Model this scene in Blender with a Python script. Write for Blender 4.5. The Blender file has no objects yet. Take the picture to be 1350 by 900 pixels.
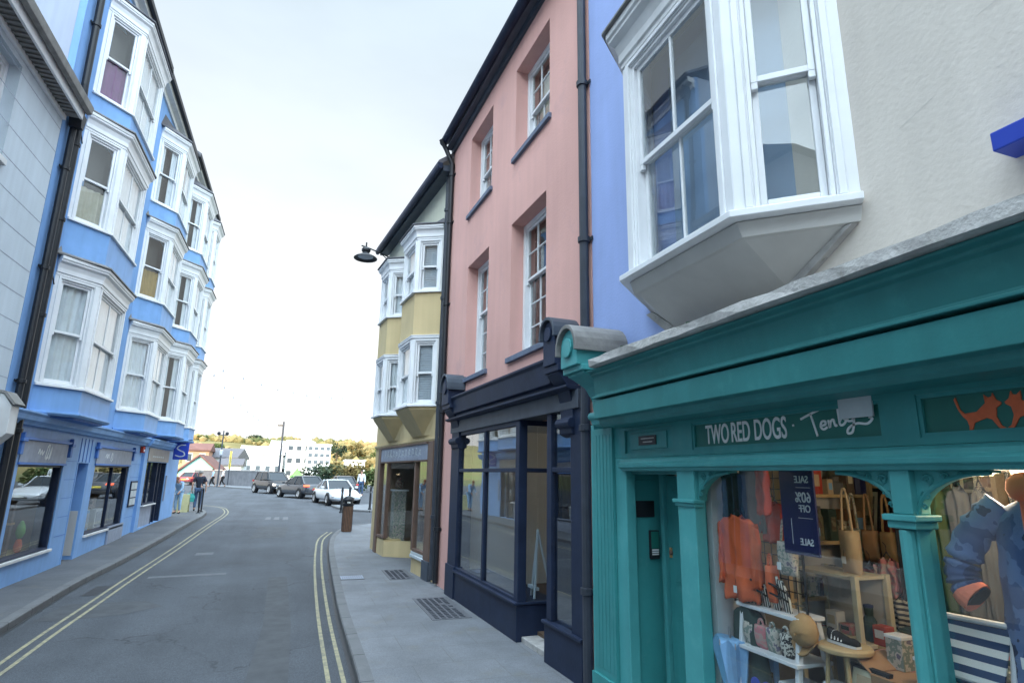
import bpy, bmesh, math, random
from mathutils import Vector as V, Matrix, noise as mnoise
random.seed(7)
sc = bpy.context.scene
COL = sc.collection
R = math.radians
def ss(a, b, x):
    t = min(1, max(0, (x-a)/(b-a))); return t*t*(3-2*t)
def g(y):                       # the street climbs very gently away from the camera
    return .22*ss(14, 26, y) + .2*ss(30, 42, y)

# ------------------------------------------------------------------ materials
M = {}
def nodes_of(name):
    m = bpy.data.materials.new(name); m.use_nodes = True
    nt = m.node_tree; nt.nodes.clear()
    return m, nt, nt.nodes, nt.links
def principled(name, col, rough=.6, var=.1, scale=2.5, streak=0., bump=.12, bscale=70, metal=0., spec=.35, dirt=None, dirt_amt=0., dirt_scale=6., coat=0.):
    m, nt, N, L = nodes_of(name)
    out = N.new('ShaderNodeOutputMaterial'); b = N.new('ShaderNodeBsdfPrincipled')
    L.new(b.outputs[0], out.inputs[0])
    geo = N.new('ShaderNodeNewGeometry')
    n1 = N.new('ShaderNodeTexNoise'); n1.inputs['Scale'].default_value = scale; n1.inputs['Detail'].default_value = 6
    L.new(geo.outputs['Position'], n1.inputs['Vector'])
    mr = N.new('ShaderNodeMapRange'); mr.inputs[1].default_value = .3; mr.inputs[2].default_value = .7
    mr.inputs[3].default_value = 1-var; mr.inputs[4].default_value = 1+var
    L.new(n1.outputs[0], mr.inputs[0])
    fac = mr.outputs[0]
    if streak:
        mp = N.new('ShaderNodeMapping'); mp.inputs['Scale'].default_value = (5, 5, .35)
        L.new(geo.outputs['Position'], mp.inputs[0])
        n2 = N.new('ShaderNodeTexNoise'); n2.inputs['Scale'].default_value = 1.3; n2.inputs['Detail'].default_value = 5
        L.new(mp.outputs[0], n2.inputs['Vector'])
        m2 = N.new('ShaderNodeMapRange'); m2.inputs[1].default_value = .35; m2.inputs[2].default_value = .75
        m2.inputs[3].default_value = 1; m2.inputs[4].default_value = 1-streak
        L.new(n2.outputs[0], m2.inputs[0])
        mu = N.new('ShaderNodeMath'); mu.operation = 'MULTIPLY'
        L.new(fac, mu.inputs[0]); L.new(m2.outputs[0], mu.inputs[1]); fac = mu.outputs[0]
    vm = N.new('ShaderNodeVectorMath'); vm.operation = 'SCALE'; vm.inputs[0].default_value = col[:3]
    L.new(fac, vm.inputs['Scale'])
    cout = vm.outputs[0]
    if dirt is not None and dirt_amt:
        n3 = N.new('ShaderNodeTexNoise'); n3.inputs['Scale'].default_value = dirt_scale; n3.inputs['Detail'].default_value = 8; n3.inputs['Roughness'].default_value = .7
        L.new(geo.outputs['Position'], n3.inputs['Vector'])
        m3 = N.new('ShaderNodeMapRange'); m3.inputs[1].default_value = .55; m3.inputs[2].default_value = .72
        m3.inputs[3].default_value = 0; m3.inputs[4].default_value = dirt_amt
        L.new(n3.outputs[0], m3.inputs[0])
        mx = N.new('ShaderNodeMixRGB'); mx.inputs[2].default_value = (*dirt, 1)
        L.new(m3.outputs[0], mx.inputs[0]); L.new(cout, mx.inputs[1]); cout = mx.outputs[0]
    L.new(cout, b.inputs['Base Color'])
    b.inputs['Roughness'].default_value = rough; b.inputs['Metallic'].default_value = metal
    b.inputs['Specular IOR Level'].default_value = spec
    if coat: b.inputs['Coat Weight'].default_value = coat; b.inputs['Coat Roughness'].default_value = .06
    if bump:
        n4 = N.new('ShaderNodeTexNoise'); n4.inputs['Scale'].default_value = bscale; n4.inputs['Detail'].default_value = 4
        L.new(geo.outputs['Position'], n4.inputs['Vector'])
        bp = N.new('ShaderNodeBump'); bp.inputs['Strength'].default_value = bump; bp.inputs['Distance'].default_value = .01
        L.new(n4.outputs[0], bp.inputs['Height']); L.new(bp.outputs[0], b.inputs['Normal'])
    M[name] = m
    return m
P = principled
# facades and joinery
P('blue_render', (.205,.375,.69), .8, .08, 1.2, streak=.14, bump=.22, bscale=40, dirt=(.14,.27,.55), dirt_amt=.45, dirt_scale=1.6)
P('blue_timber', (.215,.395,.71), .5, .07, 3, streak=.12, bump=.08, dirt=(.15,.29,.57), dirt_amt=.4, dirt_scale=2.5, spec=.25)
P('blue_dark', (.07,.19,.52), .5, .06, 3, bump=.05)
P('gable_render', (.35,.385,.47), .8, .06, .9, streak=.12, bump=.2, bscale=40)
P('grey_render', (.56,.63,.70), .8, .06, 1.0, streak=.1, bump=.2, bscale=40)
P('pink_render', (.68,.39,.345), .85, .08, .7, streak=.07, bump=.28, bscale=34, dirt=(.53,.32,.31), dirt_amt=.6, dirt_scale=1.4)
P('purple_render', (.33,.43,.75), .82, .06, 1.2, streak=.08, bump=.25, bscale=40, dirt=(.28,.36,.62), dirt_amt=.4, dirt_scale=1.8)
P('stone_render', (.65,.595,.535), .85, .06, .8, streak=.10, bump=.32, bscale=30, dirt=(.50,.46,.43), dirt_amt=.4, dirt_scale=2)
P('yellow_render', (.61,.485,.275), .85, .08, 1.0, streak=.12, bump=.22, bscale=40, dirt=(.45,.39,.25), dirt_amt=.4, dirt_scale=1.8)
P('cream_render', (.62,.62,.50), .8, .05, 1.0, streak=.1, bump=.18, bscale=45)
P('white_timber', (.76,.77,.79), .4, .04, 4, streak=.05, bump=.04)
P('white_old', (.68,.69,.70), .5, .06, 5, streak=.12, bump=.06)
P('panel_grey', (.54,.53,.51), .6, .05, 2, streak=.08, bump=.1, bscale=50)
P('slate', (.10,.10,.115), .6, .2, 6, bump=.4, bscale=25, dirt=(.18,.17,.15), dirt_amt=.5)
P('lead', (.20,.195,.19), .6, .2, 7, bump=.4, bscale=30, dirt=(.3,.29,.26), dirt_amt=.5)
P('old_stone', (.40,.39,.38), .85, .2, 8, bump=.7, bscale=40, dirt=(.16,.16,.13), dirt_amt=.6, dirt_scale=9)
P('teal_timber', (.045,.26,.265), .45, .08, 3.5, streak=.14, bump=.16, bscale=28, dirt=(.10,.31,.31), dirt_amt=.4, spec=.28)
P('teal_deep', (.034,.20,.205), .48, .09, 3, streak=.14, bump=.14, bscale=30, dirt=(.055,.25,.24), dirt_amt=.5, spec=.28)
P('teal_green', (.016,.15,.125), .42, .07, 3, streak=.08, bump=.06)
P('teal_pale', (.07,.33,.34), .45, .09, 3, streak=.14, bump=.14, bscale=30, dirt=(.13,.38,.39), dirt_amt=.35, spec=.28)
P('navy_timber', (.017,.027,.058), .5, .18, 4, streak=.12, bump=.12, bscale=40, spec=.22, dirt=(.04,.05,.08), dirt_amt=.35)
P('navy_worn', (.06,.075,.10), .5, .12, 6, streak=.12, bump=.1)
P('black_iron', (.014,.016,.021), .45, .15, 6, bump=.12)
P('dark_pipe', (.04,.047,.062), .5, .14, 5, bump=.12)
P('brown_timber', (.16,.10,.075), .55, .14, 6, streak=.2, bump=.1)
P('interior_dark', (.10,.09,.08), .9, .1, 2, bump=0)
P('window_room', (.26,.34,.46), .9, .1, 2, bump=0)  # bluish room colour stands in for sky reflected in the bay panes
P('interior_warm', (.27,.205,.15), .9, .08, 2, bump=0)
P('interior_floor', (.13,.09,.06), .6, .2, 5, bump=.05)
P('white_wall', (.62,.64,.66), .7, .05, 2, bump=.05)
P('curtain', (.74,.76,.80), .9, .06, 8, bump=.1, bscale=250)
P('curtain_purple', (.18,.06,.17), .9, .08, 8, bump=.1, bscale=250)
P('curtain_cream', (.55,.50,.40), .9, .08, 8, bump=.1, bscale=250)
P('curtain_ochre', (.36,.24,.08), .9, .08, 8, bump=.1, bscale=250)
P('blind', (.42,.45,.50), .8, .05, 4, bump=.05)
# ground
P('grass_far', (.12,.13,.05), .95, .3, .05, bump=.3, bscale=2)
P('kerb_stone', (.135,.14,.148), .8, .12, 4, bump=.5, bscale=60, dirt=(.10,.10,.10), dirt_amt=.6, dirt_scale=5)
# things
P('silver_paint', (.55,.58,.62), .25, .02, 3, bump=0, spec=.5, coat=.6)
P('black_paint', (.008,.011,.017), .22, .05, 3, bump=0, spec=.5, coat=.6)
P('grey_paint', (.035,.042,.055), .25, .05, 3, bump=0, spec=.5, coat=.6)
P('red_paint', (.20,.02,.03), .25, .05, 3, bump=0, spec=.5, coat=.6)
P('rubber', (.015,.015,.016), .8, .15, 20, bump=.1)
P('alloy', (.45,.46,.48), .35, .05, 5, bump=0, metal=.7)
P('lamp_clear', (.7,.72,.75), .12, .02, 5, bump=0, spec=.8)
P('lamp_red', (.5,.03,.03), .2, .05, 5, bump=0, spec=.6)
P('plate_white', (.75,.75,.72), .4, .03, 5, bump=0)
P('plate_yellow', (.70,.55,.08), .4, .03, 5, bump=0)
P('skin', (.50,.29,.21), .55, .06, 8, bump=.03)
P('hair_dark', (.025,.018,.014), .7, .2, 40, bump=.2)
P('hair_grey', (.25,.24,.23), .7, .15, 40, bump=.2)
P('hair_red', (.24,.07,.03), .7, .15, 40, bump=.2)
P('cloth_navy', (.022,.028,.045), .9, .15, 9, bump=.2, bscale=150)
P('cloth_denim', (.05,.085,.16), .9, .18, 9, bump=.2, bscale=150)
P('cloth_black', (.012,.012,.014), .9, .15, 9, bump=.2, bscale=150)
P('cloth_white', (.68,.70,.73), .9, .08, 9, bump=.2, bscale=150)
P('cloth_paleblue', (.30,.45,.62), .9, .1, 9, bump=.2, bscale=150)
P('cloth_orange', (.66,.13,.045), .9, .14, 9, bump=.3, bscale=150)
P('cloth_red', (.42,.055,.035), .9, .16, 9, bump=.3, bscale=150)
P('cloth_coral', (.95,.25,.14), .9, .1, 9, bump=.3, bscale=120)
P('cloth_forest', (.028,.055,.048), .9, .2, 9, bump=.3, bscale=150)
P('cloth_grey', (.12,.125,.13), .9, .15, 9, bump=.3, bscale=150)
P('cloth_tan', (.44,.27,.12), .9, .12, 12, bump=.3, bscale=150)
P('cloth_sky', (.22,.42,.68), .7, .08, 9, bump=.15, bscale=90)
P('canvas', (.50,.38,.25), .9, .1, 12, bump=.3, bscale=200)
P('cardboard', (.33,.19,.10), .85, .12, 8, bump=.15)
P('pine', (.50,.36,.19), .55, .12, 8, bump=.08)
P('cream_paint', (.60,.55,.40), .5, .08, 6, bump=.06)
P('white_gloss', (.75,.77,.80), .3, .04, 5, bump=.03)
P('navy_print', (.010,.016,.085), .5, .08, 3, bump=0)
P('white_print', (.72,.75,.76), .6, .05, 30, bump=0)
P('orange_print', (.62,.13,.05), .6, .12, 30, bump=0)
P('green_tent', (.20,.42,.10), .8, .08, 5, bump=.05)
P('sign_blue', (.022,.055,.40), .4, .05, 5, bump=0)
P('board_grey', (.28,.325,.42), .5, .12, 7, streak=.15, bump=.04)
P('taupe', (.30,.27,.25), .5, .12, 7, streak=.15, bump=.04)
P('sale_paper', (.50,.55,.58), .7, .06, 9, bump=.03)
P('bin_wood', (.22,.12,.075), .65, .18, 9, streak=.25, bump=.2)
P('far_white', (.74,.74,.72), .8, .05, .2, streak=.1, bump=0)
P('far_grey', (.48,.52,.57), .8, .08, .2, streak=.1, bump=0)
P('far_orange', (.44,.25,.17), .85, .1, .3, bump=0)
P('far_mint', (.32,.55,.47), .8, .05, .3, bump=0)
P('far_sand', (.46,.34,.24), .9, .15, .3, bump=0)
P('far_tile', (.15,.075,.065), .8, .15, 1, bump=.2, bscale=8)
P('far_window', (.06,.075,.09), .15, .1, .5, bump=0, spec=.6)
P('wall_stone', (.14,.145,.16), .9, .2, 2, bump=.7, bscale=9)
P('bark', (.09,.065,.045), .9, .25, 6, bump=.6, bscale=20)
P('far_shop', (.18,.20,.23), .6, .2, 2, bump=0)
def leafmat(name, c1, c2, c3, scale=.35):
    m, nt, N, L = nodes_of(name)
    out = N.new('ShaderNodeOutputMaterial'); b = N.new('ShaderNodeBsdfPrincipled'); L.new(b.outputs[0], out.inputs[0])
    geo = N.new('ShaderNodeNewGeometry'); n = N.new('ShaderNodeTexNoise'); n.inputs['Scale'].default_value = scale; n.inputs['Detail'].default_value = 5
    L.new(geo.outputs['Position'], n.inputs['Vector'])
    cr = N.new('ShaderNodeValToRGB'); e = cr.color_ramp.elements
    e[0].position = .35; e[0].color = (*c1, 1); e[1].position = .65; e[1].color = (*c3, 1)
    k = e.new(.5); k.color = (*c2, 1)
    L.new(n.outputs[0], cr.inputs[0]); L.new(cr.outputs[0], b.inputs['Base Color']); b.inputs['Roughness'].default_value = .8
    b.inputs['Specular IOR Level'].default_value = .2
    M[name] = m
def joint_lines_in(name, pitch):
    nt = M[name].node_tree; N, L = nt.nodes, nt.links
    b = next(n for n in N if n.type == 'BSDF_PRINCIPLED'); src = b.inputs['Base Color'].links[0].from_socket
    geo = N.new('ShaderNodeNewGeometry'); sp = N.new('ShaderNodeSeparateXYZ'); L.new(geo.outputs['Position'], sp.inputs[0])
    d = N.new('ShaderNodeMath'); d.operation = 'DIVIDE'; d.inputs[1].default_value = pitch; L.new(sp.outputs[1], d.inputs[0])
    fr = N.new('ShaderNodeMath'); fr.operation = 'FRACT'; L.new(d.outputs[0], fr.inputs[0])
    lt = N.new('ShaderNodeMath'); lt.operation = 'LESS_THAN'; lt.inputs[1].default_value = .018; L.new(fr.outputs[0], lt.inputs[0])
    mx = N.new('ShaderNodeMixRGB'); mx.inputs[2].default_value = (.035,.036,.038,1); L.new(lt.outputs[0], mx.inputs[0]); L.new(src, mx.inputs[1]); L.new(mx.outputs[0], b.inputs['Base Color'])
joint_lines_in('kerb_stone', .92)
leafmat('wood_autumn', (.07,.085,.03), (.22,.17,.07), (.33,.23,.11), .05)
leafmat('leaf_green', (.03,.055,.018), (.06,.09,.03), (.11,.12,.04), .6)
leafmat('leaf_autumn', (.09,.085,.035), (.16,.125,.045), (.21,.15,.06), .6)
leafmat('leaf_dark', (.025,.045,.03), (.04,.06,.035), (.07,.085,.04), .6)
leafmat('hill_turf', (.14,.12,.05), (.20,.17,.07), (.16,.20,.06), .03)

def glass(name, tint=(1,1,1), rough=.0, refl=1.0, ior=1.5):
    m, nt, N, L = nodes_of(name)
    out = N.new('ShaderNodeOutputMaterial'); mx = N.new('ShaderNodeMixShader')
    tr = N.new('ShaderNodeBsdfTransparent'); tr.inputs[0].default_value = (*tint, 1)
    gl = N.new('ShaderNodeBsdfGlossy'); gl.inputs['Roughness'].default_value = rough; gl.inputs[0].default_value = (refl, refl, refl, 1)
    lw = N.new('ShaderNodeLayerWeight'); lw.inputs[0].default_value = .5
    pw = N.new('ShaderNodeMath'); pw.operation = 'POWER'; pw.inputs[1].default_value = 5; L.new(lw.outputs['Facing'], pw.inputs[0])
    f0 = ((ior-1)/(ior+1))**2
    fr = N.new('ShaderNodeMath'); fr.operation = 'MULTIPLY_ADD'; fr.inputs[1].default_value = 1-f0; fr.inputs[2].default_value = f0; L.new(pw.outputs[0], fr.inputs[0])
    # old window glass is never quite flat
    geo = N.new('ShaderNodeNewGeometry'); n = N.new('ShaderNodeTexNoise'); n.inputs['Scale'].default_value = 1.7; n.inputs['Detail'].default_value = 1
    L.new(geo.outputs['Position'], n.inputs['Vector'])
    bp = N.new('ShaderNodeBump'); bp.inputs['Strength'].default_value = .035; bp.inputs['Distance'].default_value = .02
    L.new(n.outputs[0], bp.inputs['Height']); L.new(bp.outputs[0], gl.inputs['Normal'])
    L.new(fr.outputs[0], mx.inputs[0]); L.new(tr.outputs[0], mx.inputs[1]); L.new(gl.outputs[0], mx.inputs[2]); L.new(mx.outputs[0], out.inputs[0])
    M[name] = m
glass('glass', (.93,.95,.95), ior=1.55)
glass('shop_glass', (.95,.97,.97), ior=1.6)
glass('street_glass', (.88,.93,.95), ior=2.1)
glass('car_glass', (.18,.20,.22), ior=1.6)
def emitter(name, col, s):
    m, nt, N, L = nodes_of(name)
    out = N.new('ShaderNodeOutputMaterial'); e = N.new('ShaderNodeEmission'); e.inputs[0].default_value = (*col, 1); e.inputs[1].default_value = s
    L.new(e.outputs[0], out.inputs[0]); M[name] = m
emitter('bulb_glow', (1,.72,.38), 9)
emitter('tail_glow', (1,.16,.08), 2.2)
emitter('head_glow', (1,.95,.85), 2.5)

def stripes(name, cols, scale, axis=2, rough=.9, sharp=.04, distort=0.):
    m, nt, N, L = nodes_of(name)
    out = N.new('ShaderNodeOutputMaterial'); b = N.new('ShaderNodeBsdfPrincipled'); L.new(b.outputs[0], out.inputs[0])
    geo = N.new('ShaderNodeNewGeometry'); w = N.new('ShaderNodeTexWave'); w.bands_direction = 'XYZ'[axis]; w.inputs['Scale'].default_value = scale
    w.inputs['Distortion'].default_value = distort
    L.new(geo.outputs['Position'], w.inputs['Vector'])
    mr = N.new('ShaderNodeMapRange'); mr.inputs[1].default_value = .5-sharp; mr.inputs[2].default_value = .5+sharp; L.new(w.outputs['Fac'], mr.inputs[0])
    mx = N.new('ShaderNodeMixRGB'); mx.inputs[1].default_value = (*cols[0], 1); mx.inputs[2].default_value = (*cols[1], 1)
    L.new(mr.outputs[0], mx.inputs[0]); L.new(mx.outputs[0], b.inputs['Base Color']); b.inputs['Roughness'].default_value = rough
    M[name] = m
stripes('stripe_red', ((.45,.06,.05),(.06,.06,.10)), 9)
stripes('stripe_mono', ((.60,.55,.45),(.03,.03,.035)), 10)
stripes('stripe_sandal', ((.62,.60,.54),(.02,.02,.025)), 16, axis=1, distort=1.5)
stripes('stripe_deck', ((.72,.72,.70),(.02,.05,.13)), 5.2)
def blotch(name, cols, scale, rough=.85, kind='noise'):
    m, nt, N, L = nodes_of(name)
    out = N.new('ShaderNodeOutputMaterial'); b = N.new('ShaderNodeBsdfPrincipled'); L.new(b.outputs[0], out.inputs[0])
    geo = N.new('ShaderNodeNewGeometry')
    if kind == 'noise':
        n = N.new('ShaderNodeTexNoise'); n.inputs['Detail'].default_value = 3
        fac = n.outputs[0]
    else:
        n = N.new('ShaderNodeTexVoronoi'); fac = n.outputs['Color']
    n.inputs['Scale'].default_value = scale; L.new(geo.outputs['Position'], n.inputs['Vector'])
    cr = N.new('ShaderNodeValToRGB'); cr.color_ramp.interpolation = 'CONSTANT' if kind == 'noise' else 'LINEAR'
    e = cr.color_ramp.elements; k = len(cols)
    e[0].position = 0; e[0].color = (*cols[0], 1); e[1].position = (.62 if kind == 'noise' else .9); e[1].color = (*cols[-1], 1)
    for i in range(1, k-1):
        q = e.new((.38+.24*(i-1)/(k-2)) if kind == 'noise' else i/(k-1)*.9); q.color = (*cols[i], 1)
    L.new(fac, cr.inputs[0]); L.new(cr.outputs[0], b.inputs['Base Color']); b.inputs['Roughness'].default_value = rough
    M[name] = m
blotch('camo', ((.025,.05,.14),(.06,.11,.26),(.13,.21,.42),(.03,.045,.11)), 5.5)
blotch('floral', ((.45,.42,.36),(.20,.25,.22),(.50,.46,.40),(.16,.14,.20)), 22)
blotch('floral_pink', ((.55,.25,.24),(.45,.32,.28),(.55,.20,.22),(.30,.25,.22)), 16)
blotch('sandal', ((.60,.58,.52),(.03,.03,.035),(.60,.58,.52),(.05,.05,.06)), 26)
blotch('picture', ((.07,.09,.05),(.14,.13,.08),(.10,.07,.05),(.18,.16,.10)), 14)
blotch('mixed_goods', ((.25,.18,.12),(.12,.10,.10),(.35,.29,.22),(.20,.08,.07)), 13)
blotch('book_goods', ((.12,.10,.08),(.35,.30,.22),(.22,.09,.07),(.10,.14,.16)), 18)

def asphalt():
    m, nt, N, L = nodes_of('asphalt')
    out = N.new('ShaderNodeOutputMaterial'); b = N.new('ShaderNodeBsdfPrincipled'); L.new(b.outputs[0], out.inputs[0])
    geo = N.new('ShaderNodeNewGeometry')
    def noise(s, d=5, r=.6):
        n = N.new('ShaderNodeTexNoise'); n.inputs['Scale'].default_value = s; n.inputs['Detail'].default_value = d; n.inputs['Roughness'].default_value = r
        L.new(geo.outputs['Position'], n.inputs['Vector']); return n.outputs[0]
    def mapr(x, a, b_, c, d):
        q = N.new('ShaderNodeMapRange'); q.inputs[1].default_value = a; q.inputs[2].default_value = b_; q.inputs[3].default_value = c; q.inputs[4].default_value = d
        L.new(x, q.inputs[0]); return q.outputs[0]
    def mul(a, c):
        q = N.new('ShaderNodeMath'); q.operation = 'MULTIPLY'; L.new(a, q.inputs[0]); L.new(c, q.inputs[1]); return q.outputs[0]
    f = mul(mapr(noise(.5, 4), .3, .7, .82, 1.18), mapr(noise(95, 3, .75), .3, .7, .45, 1.55))
    mp = N.new('ShaderNodeMapping'); mp.inputs['Scale'].default_value = (1.6, .12, 1); L.new(geo.outputs['Position'], mp.inputs[0])
    n = N.new('ShaderNodeTexNoise'); n.inputs['Scale'].default_value = 1.1; n.inputs['Detail'].default_value = 3; L.new(mp.outputs[0], n.inputs['Vector'])
    f = mul(f, mapr(n.outputs[0], .35, .65, .9, 1.12))      # wheel tracks along the street
    f = mul(f, mapr(noise(7, 6, .75), .6, .72, 1, .75))
    vm = N.new('ShaderNodeVectorMath'); vm.operation = 'SCALE'; vm.inputs[0].default_value = (.066,.074,.087); L.new(f, vm.inputs['Scale'])
    v = N.new('ShaderNodeTexVoronoi'); v.inputs['Scale'].default_value = 55; L.new(geo.outputs['Position'], v.inputs['Vector'])
    sp = mapr(v.outputs['Distance'], .06, .17, .42, 0)
    mx = N.new('ShaderNodeMixRGB'); mx.inputs[2].default_value = (.26,.26,.26,1); L.new(sp, mx.inputs[0]); L.new(vm.outputs[0], mx.inputs[1])
    wn = N.new('ShaderNodeTexNoise'); wn.inputs['Scale'].default_value = 2.2; wn.inputs['Detail'].default_value = 4; L.new(geo.outputs['Position'], wn.inputs['Vector'])
    wa = N.new('ShaderNodeVectorMath'); wa.operation = 'MULTIPLY_ADD'; wa.inputs[1].default_value = (.7,.7,.7); L.new(wn.outputs['Color'], wa.inputs[0]); L.new(geo.outputs['Position'], wa.inputs[2])
    ve = N.new('ShaderNodeTexVoronoi'); ve.feature = 'DISTANCE_TO_EDGE'; ve.inputs['Scale'].default_value = .38; L.new(wa.outputs[0], ve.inputs['Vector'])
    ck = mul(mapr(ve.outputs['Distance'], .002, .007, .75, 0), mapr(noise(.6, 2), .46, .58, 0, 1))
    m2_ = N.new('ShaderNodeMixRGB'); m2_.inputs[2].default_value = (.028,.03,.033,1); L.new(ck, m2_.inputs[0]); L.new(mx.outputs[0], m2_.inputs[1]); mx = m2_
    L.new(mx.outputs[0], b.inputs['Base Color']); b.inputs['Roughness'].default_value = .78; b.inputs['Specular IOR Level'].default_value = .3
    bp = N.new('ShaderNodeBump'); bp.inputs['Strength'].default_value = .5; bp.inputs['Distance'].default_value = .012
    L.new(noise(130, 3), bp.inputs['Height']); L.new(bp.outputs[0], b.inputs['Normal'])
    M['asphalt'] = m
asphalt()
def paving(name='paving', k=1.):
    m, nt, N, L = nodes_of(name)
    out = N.new('ShaderNodeOutputMaterial'); b = N.new('ShaderNodeBsdfPrincipled'); L.new(b.outputs[0], out.inputs[0])
    geo = N.new('ShaderNodeNewGeometry')
    br = N.new('ShaderNodeTexBrick'); br.inputs['Scale'].default_value = 1; br.inputs['Brick Width'].default_value = .92; br.inputs['Row Height'].default_value = .62
    br.inputs['Mortar Size'].default_value = .006; br.inputs['Mortar Smooth'].default_value = .4
    br.inputs['Color1'].default_value = (.142,.153,.172,1); br.inputs['Color2'].default_value = (.160,.170,.188,1); br.inputs['Mortar'].default_value = (.122,.126,.132,1)
    L.new(geo.outputs['Position'], br.inputs['Vector'])
    n = N.new('ShaderNodeTexNoise'); n.inputs['Scale'].default_value = 1.1; n.inputs['Detail'].default_value = 8; n.inputs['Roughness'].default_value = .65
    L.new(geo.outputs['Position'], n.inputs['Vector'])
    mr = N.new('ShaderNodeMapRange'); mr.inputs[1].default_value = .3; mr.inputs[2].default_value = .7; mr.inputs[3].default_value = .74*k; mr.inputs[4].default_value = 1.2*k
    L.new(n.outputs[0], mr.inputs[0])
    n2 = N.new('ShaderNodeTexNoise'); n2.inputs['Scale'].default_value = 90; n2.inputs['Detail'].default_value = 2; L.new(geo.outputs['Position'], n2.inputs['Vector'])
    m2 = N.new('ShaderNodeMapRange'); m2.inputs[1].default_value = .3; m2.inputs[2].default_value = .7; m2.inputs[3].default_value = .8; m2.inputs[4].default_value = 1.2; L.new(n2.outputs[0], m2.inputs[0])
    mu = N.new('ShaderNodeMath'); mu.operation = 'MULTIPLY'; L.new(mr.outputs[0], mu.inputs[0]); L.new(m2.outputs[0], mu.inputs[1])
    vm = N.new('ShaderNodeVectorMath'); vm.operation = 'SCALE'; L.new(br.outputs[0], vm.inputs[0]); L.new(mu.outputs[0], vm.inputs['Scale'])
    n3 = N.new('ShaderNodeTexNoise'); n3.inputs['Scale'].default_value = 2.3; n3.inputs['Detail'].default_value = 7; L.new(geo.outputs['Position'], n3.inputs['Vector'])
    m3 = N.new('ShaderNodeMapRange'); m3.inputs[1].default_value = .58; m3.inputs[2].default_value = .7; m3.inputs[3].default_value = 0; m3.inputs[4].default_value = .35; L.new(n3.outputs[0], m3.inputs[0])
    mx = N.new('ShaderNodeMixRGB'); mx.inputs[2].default_value = (.16,.145,.115,1); L.new(m3.outputs[0], mx.inputs[0]); L.new(vm.outputs[0], mx.inputs[1])
    L.new(mx.outputs[0], b.inputs['Base Color']); b.inputs['Roughness'].default_value = .75
    bp = N.new('ShaderNodeBump'); bp.inputs['Strength'].default_value = .35; bp.inputs['Distance'].default_value = .008; L.new(n2.outputs[0], bp.inputs['Height']); L.new(bp.outputs[0], b.inputs['Normal'])
    M[name] = m
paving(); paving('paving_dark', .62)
def worn(name, col, base, cover):
    m, nt, N, L = nodes_of(name)
    out = N.new('ShaderNodeOutputMaterial'); b = N.new('ShaderNodeBsdfPrincipled'); L.new(b.outputs[0], out.inputs[0])
    geo = N.new('ShaderNodeNewGeometry'); n = N.new('ShaderNodeTexNoise'); n.inputs['Scale'].default_value = 9; n.inputs['Detail'].default_value = 9; n.inputs['Roughness'].default_value = .8
    L.new(geo.outputs['Position'], n.inputs['Vector'])
    mr = N.new('ShaderNodeMapRange'); mr.inputs[1].default_value = .42; mr.inputs[2].default_value = .60; mr.inputs[3].default_value = cover; mr.inputs[4].default_value = cover*.35
    L.new(n.outputs[0], mr.inputs[0])
    mx = N.new('ShaderNodeMixRGB'); mx.inputs[1].default_value = (*base, 1); mx.inputs[2].default_value = (*col, 1); L.new(mr.outputs[0], mx.inputs[0])
    L.new(mx.outputs[0], b.inputs['Base Color']); b.inputs['Roughness'].default_value = .8; M[name] = m
worn('yellow_road', (.47,.42,.24), (.066,.074,.087), .66)
worn('white_road', (.50,.50,.50), (.066,.074,.087), .13)

# ------------------------------------------------------------------ objects
def thing(name, label, cat, loc=(0,0,0), group=None, rz=0):
    o = bpy.data.objects.new(name, None); COL.objects.link(o); o.location = loc; o.rotation_euler = (0,0,rz)
    o.empty_display_size = .1
    o['label'] = label; o['category'] = cat
    if group: o['group'] = group
    return o
def tag(o, label=None, cat=None, group=None, kind=None):
    if label: o['label'] = label
    if cat: o['category'] = cat
    if group: o['group'] = group
    if kind: o['kind'] = kind
    return o
def relabel(o, label): o['label'] = label; return o
def dup(root, loc, rz=None, label=None):
    kids = {}
    for o in COL.objects:
        if o.parent: kids.setdefault(o.parent, []).append(o)
    r = root.copy(); COL.objects.link(r); r.location = loc
    if rz is not None: r.rotation_euler = (0,0,rz)
    if label: r['label'] = label
    for ch in kids.get(root, []):
        c = ch.copy(); COL.objects.link(c); c.parent = r
        for gch in kids.get(ch, []):
            d = gch.copy(); COL.objects.link(d); d.parent = c
    return r

class Fr:
    """a wall frame: u along the wall, w out of it, z up"""
    def __init__(s, o, u, n=None):
        s.o = V((o[0], o[1], 0)); s.u = V((u[0], u[1], 0)).normalized()
        s.n = V((n[0], n[1], 0)).normalized() if n else None
    def p(s, u, w, z): return s.o + s.u*u + s.n*w + V((0,0,z))
    def sub(s, a, b):
        """frame of a face between two (u,w) points; the outside is on the side away from the wall"""
        A = s.p(a[0], a[1], 0); B = s.p(b[0], b[1], 0); d = (B-A).normalized()
        n = V((d.y, -d.x, 0))
        ref = s.n + s.u*(0.5 if False else 0)
        if n.dot(s.n) < 0 or (abs(n.dot(s.n)) < 1e-6 and False): n = -n
        f = Fr(A, d, n); f.len = (B-A).length; return f
WORLD = Fr((0,0), (1,0), (0,1))
RIGHT = lambda x, y, a=0: Fr((x, y), (-math.sin(R(a)), math.cos(R(a))), (-math.cos(R(a)), -math.sin(R(a))))
LEFT = lambda x, y: Fr((x, y), (0,1), (1,0))

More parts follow.
